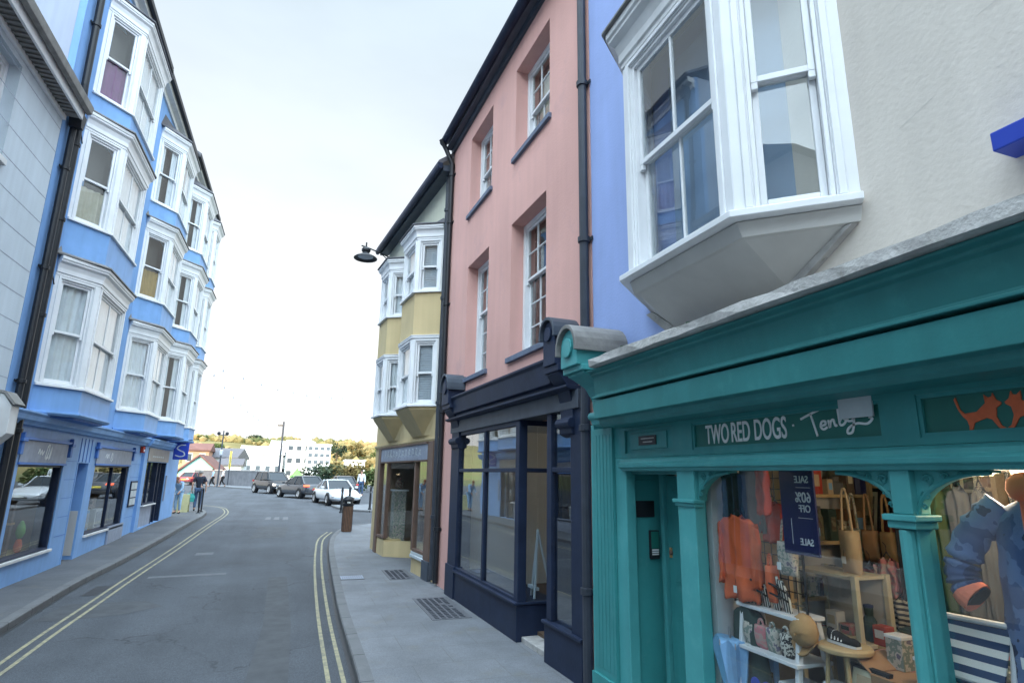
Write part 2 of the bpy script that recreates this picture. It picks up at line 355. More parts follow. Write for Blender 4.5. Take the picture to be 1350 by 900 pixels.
class MB:
    def __init__(s, fr=WORLD): s.f = fr; s.v = []; s.q = []
    def add(s, pts, faces, raw=False):
        k = len(s.v)
        s.v += [V(p) for p in pts] if raw else [s.f.p(*p) for p in pts]
        s.q += [tuple(i+k for i in f) for f in faces]; return s
    def box(s, u0, u1, w0, w1, z0, z1):
        return s.add([(u0,w0,z0),(u1,w0,z0),(u1,w1,z0),(u0,w1,z0),(u0,w0,z1),(u1,w0,z1),(u1,w1,z1),(u0,w1,z1)],
                     [(0,1,2,3),(4,5,6,7),(0,1,5,4),(1,2,6,5),(2,3,7,6),(3,0,4,7)])
    def prism(s, poly, a, b, mode='uz'):
        n = len(poly)
        if mode == 'uz': A = [(x,a,z) for x,z in poly]; B = [(x,b,z) for x,z in poly]
        elif mode == 'uw': A = [(x,w,a) for x,w in poly]; B = [(x,w,b) for x,w in poly]
        else: A = [(a,w,z) for w,z in poly]; B = [(b,w,z) for w,z in poly]
        return s.add(A+B, [tuple(range(n)), tuple(range(n,2*n))]+[(i,(i+1)%n,n+(i+1)%n,n+i) for i in range(n)])
    def sweep(s, prof, path, close_ends=True):
        """profile of (out, z) carried along a path of (u, w), mitred; out is to the side of +w"""
        n = len(path); rings = []
        for i, p in enumerate(path):
            d0 = V(path[i])-V(path[i-1]) if i else None
            d1 = V(path[i+1])-V(path[i]) if i < n-1 else None
            def nor(d):
                d = d.normalized(); return V((-d.y, d.x))
            if d0 is None: m = nor(d1); sc_ = 1
            elif d1 is None: m = nor(d0); sc_ = 1
            else:
                a, b = nor(d0), nor(d1); m = (a+b).normalized(); sc_ = 1/max(.3, m.dot(a))
            rings.append([(p[0]+m.x*o*sc_, p[1]+m.y*o*sc_, z) for o, z in prof])
        k = len(prof); pts = [q for r in rings for q in r]; F = []
        for i in range(n-1):
            for j in range(k):
                F.append((i*k+j, i*k+(j+1)%k, (i+1)*k+(j+1)%k, (i+1)*k+j))
        if close_ends: F += [tuple(range(k)), tuple(range((n-1)*k, n*k))]
        return s.add(pts, F)
    def tube(s, pts, r, n=8, raw=False):
        P_ = [V(p) if raw else s.f.p(*p) for p in pts]; rr = r if isinstance(r, (list,tuple)) else [r]*len(P_)
        rings = []; up = V((0,0,1))
        for i, p in enumerate(P_):
            d = (P_[min(i+1,len(P_)-1)]-P_[max(i-1,0)]).normalized()
            a = d.cross(up if abs(d.z) < .95 else V((1,0,0))).normalized(); b = d.cross(a)
            rings.append([p+(a*math.cos(2*math.pi*k/n)+b*math.sin(2*math.pi*k/n))*rr[i] for k in range(n)])
        F = [(i*n+j, i*n+(j+1)%n, (i+1)*n+(j+1)%n, (i+1)*n+j) for i in range(len(P_)-1) for j in range(n)]
        F += [tuple(range(n)), tuple(range((len(P_)-1)*n, len(P_)*n))]
        return s.add([q for r_ in rings for q in r_], F, raw=True)
    def lathe(s, prof, c, n=16, axis='z', raw=False):
        """prof of (radius, height) about c"""
        C = V(c) if raw else s.f.p(*c); pts = []
        for r, h in prof:
            for k in range(n):
                a = 2*math.pi*k/n
                if axis == 'z': pts.append(C+V((r*math.cos(a), r*math.sin(a), h)))
                elif axis == 'y': pts.append(C+V((r*math.cos(a), h, r*math.sin(a))))
                else: pts.append(C+V((h, r*math.cos(a), r*math.sin(a))))
        m = len(prof)
        F = [(i*n+j, i*n+(j+1)%n, (i+1)*n+(j+1)%n, (i+1)*n+j) for i in range(m-1) for j in range(n)]
        F += [tuple(range(n)), tuple(range((m-1)*n, m*n))]
        return s.add(pts, F, raw=True)
    def loft(s, rings, raw=False, caps=True):
        k = len(rings[0]); F = [(i*k+j, i*k+(j+1)%k, (i+1)*k+(j+1)%k, (i+1)*k+j) for i in range(len(rings)-1) for j in range(k)]
        if caps: F += [tuple(range(k)), tuple(range((len(rings)-1)*k, len(rings)*k))]
        return s.add([p for r in rings for p in r], F, raw)
    def wall(s, us, zs, solid, w0, w1):
        """a wall of thickness w0..w1 on the grid us x zs, solid(i,j) tells the cells that stand"""
        us = sorted(set(us)); zs = sorted(set(zs)); nu, nz = len(us)-1, len(zs)-1
        S = [[solid((us[i]+us[i+1])/2, (zs[j]+zs[j+1])/2) for j in range(nz)] for i in range(nu)]
        ok = lambda i, j: 0 <= i < nu and 0 <= j < nz and S[i][j]
        for i in range(nu):
            for j in range(nz):
                if not S[i][j]: continue
                a, b, c, d = us[i], us[i+1], zs[j], zs[j+1]
                for w in (w0, w1): s.add([(a,w,c),(b,w,c),(b,w,d),(a,w,d)], [(0,1,2,3)])
                for (di, dj, e) in ((-1,0,((a,c),(a,d))),(1,0,((b,c),(b,d))),(0,-1,((a,c),(b,c))),(0,1,((a,d),(b,d)))):
                    if not ok(i+di, j+dj):
                        (x0,z0),(x1,z1) = e; s.add([(x0,w0,z0),(x1,w0,z1),(x1,w1,z1),(x0,w1,z0)], [(0,1,2,3)])
        return s
    def build(s, name, mat, parent=None, bevel=0, smooth=False, seg=2, kind=None, merge=False):
        top = parent
        while top is not None and top.parent is not None: top = top.parent
        off = V(top.location) if top else V((0,0,0))
        rot = Matrix.Rotation(-top.rotation_euler.z, 3, 'Z') if top and top.rotation_euler.z and not getattr(s, 'local', False) else None
        vs = s.v if getattr(s, 'local', False) else [(rot @ (p-off)) if rot else p-off for p in s.v]
        me = bpy.data.meshes.new(name); me.from_pydata([tuple(p) for p in vs], [], s.q)
        bm = bmesh.new(); bm.from_mesh(me)
        if merge: bmesh.ops.remove_doubles(bm, verts=bm.verts, dist=1e-5)
        bmesh.ops.recalc_face_normals(bm, faces=bm.faces); bm.to_mesh(me); bm.free()
        me.materials.append(M[mat] if isinstance(mat, str) else mat)
        if smooth:
            for p in me.polygons: p.use_smooth = True
        o = bpy.data.objects.new(name, me); COL.objects.link(o)
        if parent: o.parent = parent
        if bevel:
            b = o.modifiers.new('edge', 'BEVEL'); b.width = bevel; b.segments = seg; b.limit_method = 'ANGLE'; b.angle_limit = R(35)
        if kind: o['kind'] = kind
        return o
def local(fr=WORLD):
    m = MB(fr); m.local = True; return m

# ------------------------------------------------------------------ joinery
def sash(par, f, u0, u1, z0, z1, w, frame='white_timber', bars=((1,1),(1,1)), casing=.07, curtain=None, cfull=True, name='sash_window', glassm='glass', split=.5, depth=.11, sub=None, gap=.10, cz=1.0):
    """a sliding sash window in the plane w of frame f; returns the window part (its pane and curtain are children of it, or of sub)"""
    m = MB(f); c = casing
    m.box(u0, u0+c, w-depth, w, z0, z1).box(u1-c, u1, w-depth, w, z0, z1)
    m.box(u0+c, u1-c, w-depth, w-.002, z1-c, z1).box(u0+c, u1-c, w-depth, w-.002, z0, z0+c*.7)
    zi0, zi1 = z0+c*.7, z1-c; zm = zi0+(zi1-zi0)*split; st = .042
    panes = MB(f)
    for k, (a, b, wo) in enumerate(((zi0, zm+.025, w-.075), (zm-.025, zi1, w-.030))):
        nx, nz = bars[k]; A, B = u0+c+.002, u1-c-.002; t = .036
        m.box(A, A+st, wo-t, wo, a, b).box(B-st, B, wo-t, wo, a, b)
        m.box(A+st, B-st, wo-t, wo-.001, a, a+(.065 if k == 0 else .045)).box(A+st, B-st, wo-t, wo-.001, b-.045, b)
        for i in range(1, nx):
            x = A+st+(B-A-2*st)*i/nx; m.box(x-.011, x+.011, wo-t+.004, wo-.004, a+.045, b-.045)
        for j in range(1, nz):
            z = a+.045+(b-a-.09)*j/nz; m.box(A+st, B-st, wo-t+.006, wo-.006, z-.011, z+.011)
        panes.box(A+st-.004, B-st+.004, wo-.020, wo-.016, a+.041, b-.041)
        if k == 1:                                                   # sash horns
            m.box(A, A+st, wo-t, wo, a-.05, a).box(B-st, B, wo-t, wo, a-.05, a)
    o = m.build(name, frame, par if sub is None else sub, bevel=.004, seg=1)
    holder = o if sub is None else sub
    panes.build('pane', glassm, holder)
    if curtain:
        a, b = zi0, zi0+(zi1-zi0)*cz; n = max(8, int((u1-u0)*40)); ws = w-.13-gap
        def wave(k): return .018*math.sin(k*1.05+u0*3)+.010*math.sin(k*.37+z0)
        if curtain == 'blind':
            cm = MB(f); nb = int((b-a)/.05)
            for j in range(nb): cm.box(u0+c, u1-c, ws-.012, ws+.012, a+j*.05, a+j*.05+.043)
            cm.build('blind', 'blind', holder)
        else:
            spans = [(u0+c*.4, u1-c*.4)] if cfull else [(u0+c*.4, u0+(u1-u0)*.34), (u1-(u1-u0)*.34, u1-c*.4)]
            cm = MB(f)
            for (x0, x1) in spans:
                k_ = max(6, int((x1-x0)*45))
                fr_ = [(x0+(x1-x0)*i/k_, ws+wave(i)) for i in range(k_+1)]
                bk = [(x, y-.006) for x, y in reversed(fr_)]
                cm.prism(fr_+bk, a, b, 'uw')
            cm.build('curtain', curtain, holder, smooth=False)
    return o
CORN = [(0,0),(.03,0),(.05,.05),(.05,.09),(.09,.14),(.11,.20),(.11,.27),(0,.27)]
def bay(par, f, u0, u1, u2, u3, proj, z0, z1, styles, corn_h=.34, roof='lead', roof_h=.2, frame='white_timber', corn_mat='white_timber', base=None, sill=.05, curt=('curtain',)*3, cfull=(True,)*3, name='bay_window', corn_out=.13, cz=(1,1,1), bars=((1,1),(2,1),(1,1)), post=.13, curt_gap=-.01, lining='interior_dark'):
    """canted bay: foot points (u0,0) (u1,proj) (u2,proj) (u3,0); z0 sill, z1 top of the cornice"""
    pts = [(u0,0),(u1,proj),(u2,proj),(u3,0)]
    zt = z1-corn_h
    fr = MB(f)
    # corner posts and rails behind the sashes
    faces = [f.sub(pts[i], pts[i+1]) for i in range(3)]
    path = pts
    fr.sweep([(-.12, z0-.06),(sill, z0-.06),(sill, z0-.015),(0, z0),(-.12, z0)], path)
    for i, q in enumerate(faces):
        a, b = (0 if i else 0), q.len
        pw = post
        fr2 = MB(q)
        fr2.box(0, pw, -.12, 0, z0, zt); fr2.box(b-pw, b, -.12, 0, z0, zt)
        fr2.box(pw, b-pw, -.12, -.001, zt-.06, zt)
        # raised architrave
        fr2.box(pw-.055, pw-.01, 0, .018, z0+.01, zt-.012).box(b-pw+.01, b-pw+.055, 0, .018, z0+.01, zt-.012).box(pw-.01, b-pw+.01, 0, .016, zt-.05, zt-.012)
        fr.add(fr2.v, fr2.q, raw=True)
    body = fr.build(name, frame, par, bevel=.004, seg=1)
    for i, q in enumerate(faces):
        sash(None, q, post, q.len-post, z0+.005, zt-.062, -.012, frame=frame, bars=(bars[i], bars[i]), casing=.03, sub=body, curtain=curt[i], cfull=cfull[i], name='sash', cz=cz[i], gap=curt_gap, depth=.10)
    # dark room behind the curtains
    ins = [(u0+.42,-.02),(u1+.16,proj-.36),(u2-.16,proj-.36),(u3-.42,-.02)]
    rm = MB(f).prism(ins, z0, zt, 'uw'); rm.build('room_lining', lining, body)
    # cornice with stepped mouldings
    h = corn_h; o = corn_out
    prof = [(-.12, zt),(.012, zt),(.012, zt+.12*h),(.03, zt+.16*h),(.03, zt+.38*h),(.3*o, zt+.45*h),(.45*o, zt+.62*h),(.85*o, zt+.72*h),(.85*o, zt+.80*h),(o, zt+.84*h),(o, z1),(-.12, z1)]
    MB(f).sweep(prof, path).build('cornice', corn_mat, body, bevel=.003, seg=1)
    if roof:
        e = o+.03
        out = MB(f)
        lo = []
        for i, p in enumerate(path): lo.append(p)
        # hipped top: eaves ring to a ridge on the wall
        def ring(off, z, wmin):
            res = []
            for i, p in enumerate(pts):
                if i == 0: res.append((p[0]-off*1.2, 0, z))
                elif i == 3: res.append((p[0]+off*1.2, 0, z))
                else: res.append((p[0]+(-off*.5 if i == 1 else off*.5), p[1]+off, z))
            return res
        b0 = ring(e, z1+.004, 0); b1 = ring(e, z1+.035, 0)
        t = [(u0+.1,0,z1+roof_h),(u1+.12,.10,z1+roof_h),(u2-.12,.10,z1+roof_h),(u3-.1,0,z1+roof_h)]
        out.loft([b0, b1, t]); out.build('bay_roof', roof, body, bevel=.006, seg=1)
    return body
def downpipe(par, f, path, r=.045, mat='dark_pipe', name='drainpipe', brackets=(), hop=None):
    m = MB(f).tube(path, r, 10)
    for z in brackets: 
        k = min(range(len(path)-1), key=lambda i: 0 if min(path[i][2],path[i+1][2]) <= z <= max(path[i][2],path[i+1][2]) else 1)
        a, b = V(path[k]), V(path[k+1]); t = 0 if abs(b.z-a.z) < 1e-6 else (z-a.z)/(b.z-a.z); c = a+(b-a)*min(1,max(0,t))
        m.tube([(c.x, c.y, z-.035),(c.x, c.y, z-.03),(c.x, c.y, z+.03),(c.x, c.y, z+.035)], [r, r+.018, r+.018, r], 10)
        m.box(c.x-.10, c.x+.10, c.y-r-.012, c.y-r+.004, z-.02, z+.02)
    if hop: 
        u, w, z = hop; m.prism([(u-.13,z+.28),(u+.13,z+.28),(u+.06,z),(u-.06,z)], w-.10, w+.10)
    return m.build(name, mat, par, smooth=False)
def letters(txt, f, u, w, z, size, xs, mat, par, name='lettering', depth=.004, mirror=False, align='LEFT', shear=0):
    cu = bpy.data.curves.new('t', 'FONT'); cu.body = txt; cu.size = size; cu.extrude = depth/2; cu.shear = shear; cu.align_x = align; cu.offset = size*.012
    tmp = bpy.data.objects.new('t', cu); COL.objects.link(tmp)
    dg = bpy.context.evaluated_depsgraph_get(); me = bpy.data.meshes.new_from_object(tmp.evaluated_get(dg))
    m = MB(f)
    s = -1 if not mirror else 1                      # f.u runs away from the reader's right on the right-hand side
    m.add([(u+s*v.co.x*xs, w+depth/2+v.co.z, z+v.co.y) for v in me.vertices], [tuple(p.vertices) for p in me.polygons])
    bpy.data.objects.remove(tmp); bpy.data.curves.remove(cu)
    return m.build(name, mat, par)
def strokes(lines, f, w, r, mat, par, name='lettering', flat=.004):
    """hand-painted strokes: each line a list of (u,z), drawn as a thin flat ribbon"""
    m = MB(f)
    for ln in lines:
        L_, R_ = [], []
        for i, p in enumerate(ln):
            a = V(ln[max(0,i-1)]); b = V(ln[min(len(ln)-1,i+1)]); d = (b-a).normalized(); n = V((-d.y,d.x))*r
            L_.append((p[0]+n.x, p[1]+n.y)); R_.append((p[0]-n.x, p[1]-n.y))
        for i in range(len(ln)-1):
            m.add([(L_[i][0],w,L_[i][1]),(L_[i+1][0],w,L_[i+1][1]),(R_[i+1][0],w,R_[i+1][1]),(R_[i][0],w,R_[i][1]),
                   (L_[i][0],w+flat,L_[i][1]),(L_[i+1][0],w+flat,L_[i+1][1]),(R_[i+1][0],w+flat,R_[i+1][1]),(R_[i][0],w+flat,R_[i][1])],
                  [(0,1,2,3),(4,5,6,7),(0,1,5,4),(2,3,7,6)])
    return m.build(name, mat, par)
def spline(pts, n=6):
    out = []
    for i in range(len(pts)-1):
        p0, p1, p2, p3 = (V(pts[max(0,i-1)]), V(pts[i]), V(pts[i+1]), V(pts[min(len(pts)-1,i+2)]))
        for k in range(n):
            t = k/n; out.append(tuple(.5*((2*p1)+(p2-p0)*t+(2*p0-5*p1+4*p2-p3)*t*t+(3*p1-p0-3*p2+p3)*t**3)))
    out.append(tuple(pts[-1])); return out
def console(par, f, u0, u1, z0, z1, w, mat, cap='lead', cap_mat=None, name='console'):
    """scrolled shopfront bracket: S-profile body under a round-topped block"""
    H_ = z1-z0; zb = z0+H_*.55
    prof = [(0,z0),(.10*w,z0+.01),(.30*w,z0+.03*H_),(.34*w,z0+.10*H_),(.26*w,z0+.18*H_),(.30*w,z0+.30*H_),(.45*w,z0+.42*H_),(.72*w,z0+.50*H_),(.84*w,zb-.02),(.84*w,zb),(0,zb)]
    m = MB(f).prism(prof, u0, u1, 'wz')
    m.box(u0-.03, u1+.03, 0, w*.92, zb, zb+.06*H_)
    zc = z1-.5*(u1-u0)
    n = 10
    arch = [(u0,zb+.06*H_),(u1,zb+.06*H_)]+[((u0+u1)/2+(u1-u0)/2*math.cos(a), zc+(u1-u0)/2*math.sin(a)) for a in [math.pi*i/n for i in range(n+1)]]
    m.prism(arch, 0, w)
    c0 = (u0+u1)/2; rr = (u1-u0)/2
    m.prism([(c0+rr*.55*math.cos(2*math.pi*i/12), zc+rr*.55*math.sin(2*math.pi*i/12)) for i in range(12)], w, w+.025)
    m.tube([(u0-.01, w*.30, z0+.12*H_),(u1+.01, w*.30, z0+.12*H_)], .045*H_/1.0, 10)
    o = m.build(name, mat, par, bevel=.006)
    R0 = rr+.012; R1 = rr+.05
    outer = [(c0+R1*math.cos(math.pi*i/n), zc+R1*math.sin(math.pi*i/n)) for i in range(n+1)]
    inner = [(c0+R0*math.cos(math.pi*i/n), zc+R0*math.sin(math.pi*i/n)) for i in range(n, -1, -1)]
    MB(f).prism([(outer[0][0], zc-.05)]+outer+[(outer[-1][0], zc-.05),(inner[0][0], zc-.05)]+inner+[(inner[-1][0], zc-.05)], -.05, w+.04).build('console_cap', cap_mat or cap, o, bevel=.006)
    return o
VB, VZ, VS, EXPO = 7.4, 31.0, 30.0, 0.85
# ------------------------------------------------------------------ ground, road, pavements
def sheet(name, mat, A, B, zoff, kind='structure', thick=None, n=1):
    """sheet between two polylines of (x,y) that have the same number of points"""
    m = MB(); pts = []; F = []
    for a, b in zip(A, B):
        for t in range(n+1):
            x = a[0]+(b[0]-a[0])*t/n; y = a[1]+(b[1]-a[1])*t/n; pts.append((x, y, g(y)+zoff))
    k = n+1
    for i in range(len(A)-1):
        for t in range(n): F.append((i*k+t, i*k+t+1, (i+1)*k+t+1, (i+1)*k+t))
    m.add(pts, F); o = m.build(name, mat); o['kind'] = kind; return o
def resample(pl, step=.8):
    out = [pl[0]]
    for a, b in zip(pl, pl[1:]):
        L_ = math.hypot(b[0]-a[0], b[1]-a[1]); n = max(1, int(L_/step))
        out += [(a[0]+(b[0]-a[0])*i/n, a[1]+(b[1]-a[1])*i/n) for i in range(1, n+1)]
    return out
def offset(pl, d):
    out = []
    for i, p in enumerate(pl):
        a = V(pl[max(0,i-1)]); b = V(pl[min(len(pl)-1,i+1)]); t = (b-a).normalized(); out.append((p[0]+t.y*d, p[1]-t.x*d))
    return out                                                        # d > 0: to the right of the line's run
ys = [-80,-30,-10,0,6,10,13,14]+[14+i for i in range(1,30)]+[44,48,55,70,90,130,200,350,700,1500]
sheet('ground', 'grass_far', [(-1200,y) for y in ys], [(1200,y) for y in ys], -.13)
ry = [y for y in ys if y <= 90]
sheet('road', 'asphalt', [(-30 if y > 31 else -6,y) for y in ry], [(22 if y > 22 else 4,y) for y in ry], -.10, n=2)
KL = resample([(-3.3,-14),(-3.3,0)]+spline([(-3.30,8),(-3.36,9.9),(-3.45,11.6),(-3.52,13.7),(-3.48,16),(-3.38,20.4),(-3.33,25),(-3.40,28.5),(-3.75,31.2),(-4.8,32.9),(-6.5,33.6)], 5)+[(-12,34.2),(-26,35)])
KR = resample([(.78,-14),(.78,5)]+spline([(.78,6),(.80,7),(.81,9.4),(.85,11.2),(.95,14.5),(1.08,17.7),(1.35,20.2),(1.95,22.3),(3.1,23.4)], 5)+[(6,23.9),(20,24.5)])
def kerb(name, line, inner, outer_z, side):
    """kerb stones along a line: a raised strip .14 wide, the road side chamfered"""
    m = MB(); prof = [(0,-.13),(0,-.012),(.012,.002),(.14,.002),(.14,-.13)]
    rings = []
    off = [offset(line, side*o) for o, _ in prof]
    for i in range(len(line)): rings.append([(off[k][i][0], off[k][i][1], g(line[i][1])+prof[k][1]) for k in range(len(prof))])
    m.loft(rings); o = m.build(name, 'kerb_stone'); o['kind'] = 'structure'; return o
kerb('kerb', KL, None, 0, -1); kerb('kerb', KR, None, 0, 1)
li = offset(KL, -.14); ri = offset(KR, .14)
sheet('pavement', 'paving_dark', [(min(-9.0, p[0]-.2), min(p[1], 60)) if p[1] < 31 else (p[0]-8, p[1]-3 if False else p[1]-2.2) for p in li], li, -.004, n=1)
sheet('pavement', 'paving', ri, [(9.0, p[1]) if p[0] < 2 else (max(9, p[0]+.5), p[1]-3) for p in ri], -.004, n=1)
# flat strips laid along the road
def line_on_road(name, base, d, wdt, mat, y0, y1, z=-.0955):
    seg = [p for p in offset(base, d) if y0 <= p[1] <= y1]
    A, B = offset(seg, -wdt/2), offset(seg, wdt/2)
    return sheet(name, mat, A, B, z)
LL_ = resample([(-2.75,-6),(-2.75,6)]+spline([(-2.76,8.3),(-2.80,9.7),(-2.82,11.5),(-2.85,15.2),(-2.74,20),(-2.66,25),(-2.70,29.5),(-2.95,32.3),(-3.45,34.3),(-4.6,35.6),(-6.2,36.2)], 6), .4)
RL_ = resample([(.60,-6),(.60,6)]+spline([(.60,7),(.60,9.2),(.63,11.5),(.70,14.5),(.80,17.2),(.95,19.6),(1.3,21.4)], 6), .4)
for base in (LL_, RL_):
    for d in (-.075, .075): line_on_road('yellow_line', base, d, .047, 'yellow_road', -5, 40)
def mark(pts, z=-.0958):
    m = MB(); m.add([(x, y, g(y)+z) for x, y in pts], [tuple(range(len(pts)))]); o = m.build('white_marking', 'white_road'); o['kind'] = 'structure'
mark([(-2.55,14.0),(-1.15,14.15),(-1.15,14.38),(-2.55,14.22)]); mark([(-2.15,17.1),(-1.75,17.15),(-1.75,17.55),(-2.15,17.5)])
for i, (x, y) in enumerate([(-.95,26.2),(-.62,26.2),(-.28,26.2)]): mark([(x,y),(x+.22,y),(x+.2,y+1.5),(x+.02,y+1.4)])
for k in range(9):                                                    # broken edge of the parking bay
    t = k/8; x = -.6+2.4*t; y = 43.5-9.5*t; mark([(x,y),(x+.1,y+.02),(x+.28,y-.62),(x+.18,y-.64)])
P('tar', (.035,.036,.04), .6, .2, 8, bump=.2)  # one dark colour for tar joints and for painted gutter shade
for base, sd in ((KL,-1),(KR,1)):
    seg = [p for p in base if -2 < p[1] < 31]; sheet('gutter_line', 'tar', offset(seg, -sd*.002), offset(seg, -sd*.045), -.0945)  # dark strip paints the shadow line at the kerb foot
# tar joint across the carriageway and reinstatement patches
P('tar', (.035,.036,.04), .6, .2, 8, bump=.2)
P('asphalt_patch', (.064,.069,.077), .8, .18, 5, bump=.5, bscale=120)
def patch(pts, mat, z):
    m = MB(); m.add([(x, y, g(y)+z) for x, y in pts], [tuple(range(len(pts)))]); o = m.build('road_patch', mat); o['kind'] = 'structure'
A = resample([(-2.4,15.6),(-1.2,15.75),(-.2,15.7),(.3,15.9),(.62,15.95)], .2)
A = [(x, y+.03*math.sin(x*7)) for x, y in A]; sheet('road_joint', 'tar', offset(A,.012), offset(A,-.012), -.0952)
patch([(-3.25,10.6),(-2.9,10.5),(-2.2,10.75),(-1.75,11.2),(-2.1,11.7),(-3.2,11.75)], 'asphalt_patch', -.0965)
patch([(-.35,4.5),(.12,4.5),(.15,9.5),(.05,13.6),(-.30,13.6),(-.22,9.5)], 'asphalt_patch', -.0972)
patch([(-2.2,5.2),(-1.2,5.4),(-1.25,7.0),(-2.3,6.7)], 'asphalt_patch', -.0968)
patch([(-1.1,20),(-.1,20.3),(.0,23.2),(-1.0,23.4)], 'asphalt_patch', -.0965)
patch([(-3.2,12.4),(-2.98,12.4),(-2.98,13.3),(-3.2,13.3)], 'tar', -.0945)

# iron covers in the pavement
P('iron_dark', (.05,.055,.07), .6, .2, 20, bump=.3)
P('iron_cover', (.11,.115,.13), .6, .2, 20, bump=.3)
def cover(name, label, x0, x1, y0, y1, rows, skew, group=None, slots=14):
    z = g((y0+y1)/2); t = thing(name, label, 'grating', ((x0+x1)/2,(y0+y1)/2,z), group)
    m = MB(); m.box(x0,x1,y0,y1,z-.02,z+.003); m.build('frame', 'iron_cover', t)
    m = MB()
    for r in range(rows):
        a = x0+.05+(x1-x0-.1)*r/rows; b = a+(x1-x0-.1)/rows*.62
        for k in range(slots):
            c = y0+.05+(y1-y0-.1)*k/slots; d = c+(y1-y0-.1)/slots*.6
            if random.random() < .93: m.box(a+skew*random.random(), b, c, d, z+.003, z+.008+.003*random.random())
    m.build('grate', 'iron_dark', t)
cover('cellar_grating', 'cast iron cellar grating in the pavement below the navy shop window', 2.02, 2.60, 8.72, 10.25, 5, .0)
cover('cellar_grating', 'cast iron cellar grating in the pavement before the yellow house', 1.93, 2.42, 12.1, 13.3, 4, .0)
def small_cover(x0, x1, y0, y1, label):
    z = g((y0+y1)/2); t = thing('drain_cover', label, 'drain cover', ((x0+x1)/2,(y0+y1)/2,z))
    MB().box(x0,x1,y0,y1,z-.02,z+.003).build('frame', 'kerb_stone', t)
    m = MB(); n = int((x1-x0)/.04)
    for i in range(n): m.box(x0+.02+.04*i, x0+.042+.04*i, y0+.03, y1-.03, z+.003, z+.008)
    m.build('ribs', 'board_grey', t)
small_cover(1.02, 1.48, 12.3, 12.75, 'small ribbed pale drain cover near the kerb')
patch([(1.18,15.2),(1.75,15.1),(1.95,16.4),(1.45,16.7)], 'sale_paper', .0005) if False else None

# ------------------------------------------------------------------ the teal shop house
f = RIGHT(2.90, 0)
TH = thing('teal_shop_house', 'house with a teal shopfront, lilac and grey upper wall and big white bay', 'building', (4.5, 2.5, 0))
us = [-3.4, 3.3, 5.46]; zs = [2.55, 12.0]
MB(f).box(-3.4, 3.3, -.35, 0, 2.55, 12.0).build('wall', 'stone_render', TH)
relabel(MB(f).wall([3.3,5.20,5.46],[0,2.55,12.0], lambda u, z: not (u < 5.2 and z < 2.55), -.35, -.002).build('wall', 'purple_render', TH, merge=True), 'lilac rendered wall')
MB(f).box(-3.4, 5.46, -7, -.352, 2.7, 12.0).build('wall', 'gable_render', TH)
MB(f).prism([(.25,11.9),(.25,12.0),(-3.6,14.6),(-7.2,12.05),(-7.2,11.95)], -3.4, 5.46, 'wz').build('roof', 'slate', TH)
# cracks in the render are hairlines; a few stay as shallow ribbons
strokes([[(1.9,4.55),(1.55,4.62),(1.2,4.75)],[(1.5,4.2),(1.3,4.23)],[(1.95,3.85),(1.75,3.92)],[(1.2,5.1),(.9,5.2)]], f, .001, .0007, 'panel_grey', TH, 'crack', .0005)
bay(TH, f, 2.20, 2.66, 3.90, 4.36, .50, 3.60, 5.86, None, corn_h=.36, roof='lead', roof_h=.35, frame='white_timber', corn_mat='white_old', curt=(None,None,None), bars=((1,1),(2,1),(1,1)), post=.12, sill=.07, lining='window_room')
# panelled soffit of the bay
m = MB(f)
top = [(2.20,.0,3.535),(2.66,.49,3.535),(3.90,.49,3.535),(4.36,0,3.535)]
mid = [(2.22,.0,3.44),(2.66,.455,3.44),(3.90,.455,3.44),(4.34,0,3.44)]
mid2 = [(2.26,.0,3.438),(2.68,.425,3.438),(3.88,.425,3.438),(4.30,0,3.438)]
low = [(2.74,-.01,3.20),(2.76,.03,3.20),(3.94,.03,3.20),(3.96,-.01,3.20)]
m.loft([top, mid, mid2, low]); m.build('bay_soffit', 'panel_grey', TH, bevel=.003, seg=1)
MB(f).prism([(2.24,3.43),(2.30,3.43),(2.80,3.19),(2.70,3.17)], .002, .05).build('bay_flashing', 'old_stone', TH); MB(f).prism([(4.26,3.43),(4.36,3.43),(4.0,3.16),(3.9,3.19)], .002, .05).build('bay_flashing', 'old_stone', TH)
# blue timber bracket rail on the wall
MB(f).box(.2, 1.45, .002, .16, 3.41, 3.50).build('blue_rail', 'sign_blue', TH, bevel=.006)

# shopfront: fascia and ledge
g0 = RIGHT(2.75, 0)
prof = [(-.05,2.43),(.22,2.43),(.25,2.455),(.255,2.49),(.30,2.50),(.305,2.655),(.21,2.657),(.21,2.672),(.325,2.674),(.325,2.69),(.29,2.695),(.285,2.715),(.31,2.86),(.335,2.875),(.335,2.89),(.37,2.905),(.375,2.92),(-.05,2.92)]
MB(g0).sweep(prof, [(-2.4,0),(4.62,0)]).build('fascia', 'teal_deep', TH, bevel=.004)
random.seed(31); rings = []; u = -2.45
while u < 4.60:
    j = lambda k: random.uniform(-k, k)
    rings.append([(u,-.15,2.923),(u,.405+j(.006),2.923),(u,.425+j(.008),2.934+j(.004)),(u,.42+j(.01),2.995+j(.007)),(u,.37+j(.012),3.012+j(.008)),(u,.10,3.03+j(.008)),(u,-.15,3.04)]); u += .21
MB(g0).loft(rings).build('ledge', 'old_stone', TH)
m = MB(g0)
random.seed(3)
for i in range(22):
    y = -2+6.4*random.random(); s = .008+.014*random.random(); m.lathe([(s*1.6,-.01),(s*1.3,s*.3),(s*.3,s*.5)], (y, .24+.15*random.random(), 3.008), 7)
o = m.build('moss', 'leaf_dark', TH); o['kind'] = 'stuff'
console(TH, RIGHT(2.75,0), 4.64, 4.98, 2.45, 3.33, .46, 'teal_pale', 'lead')
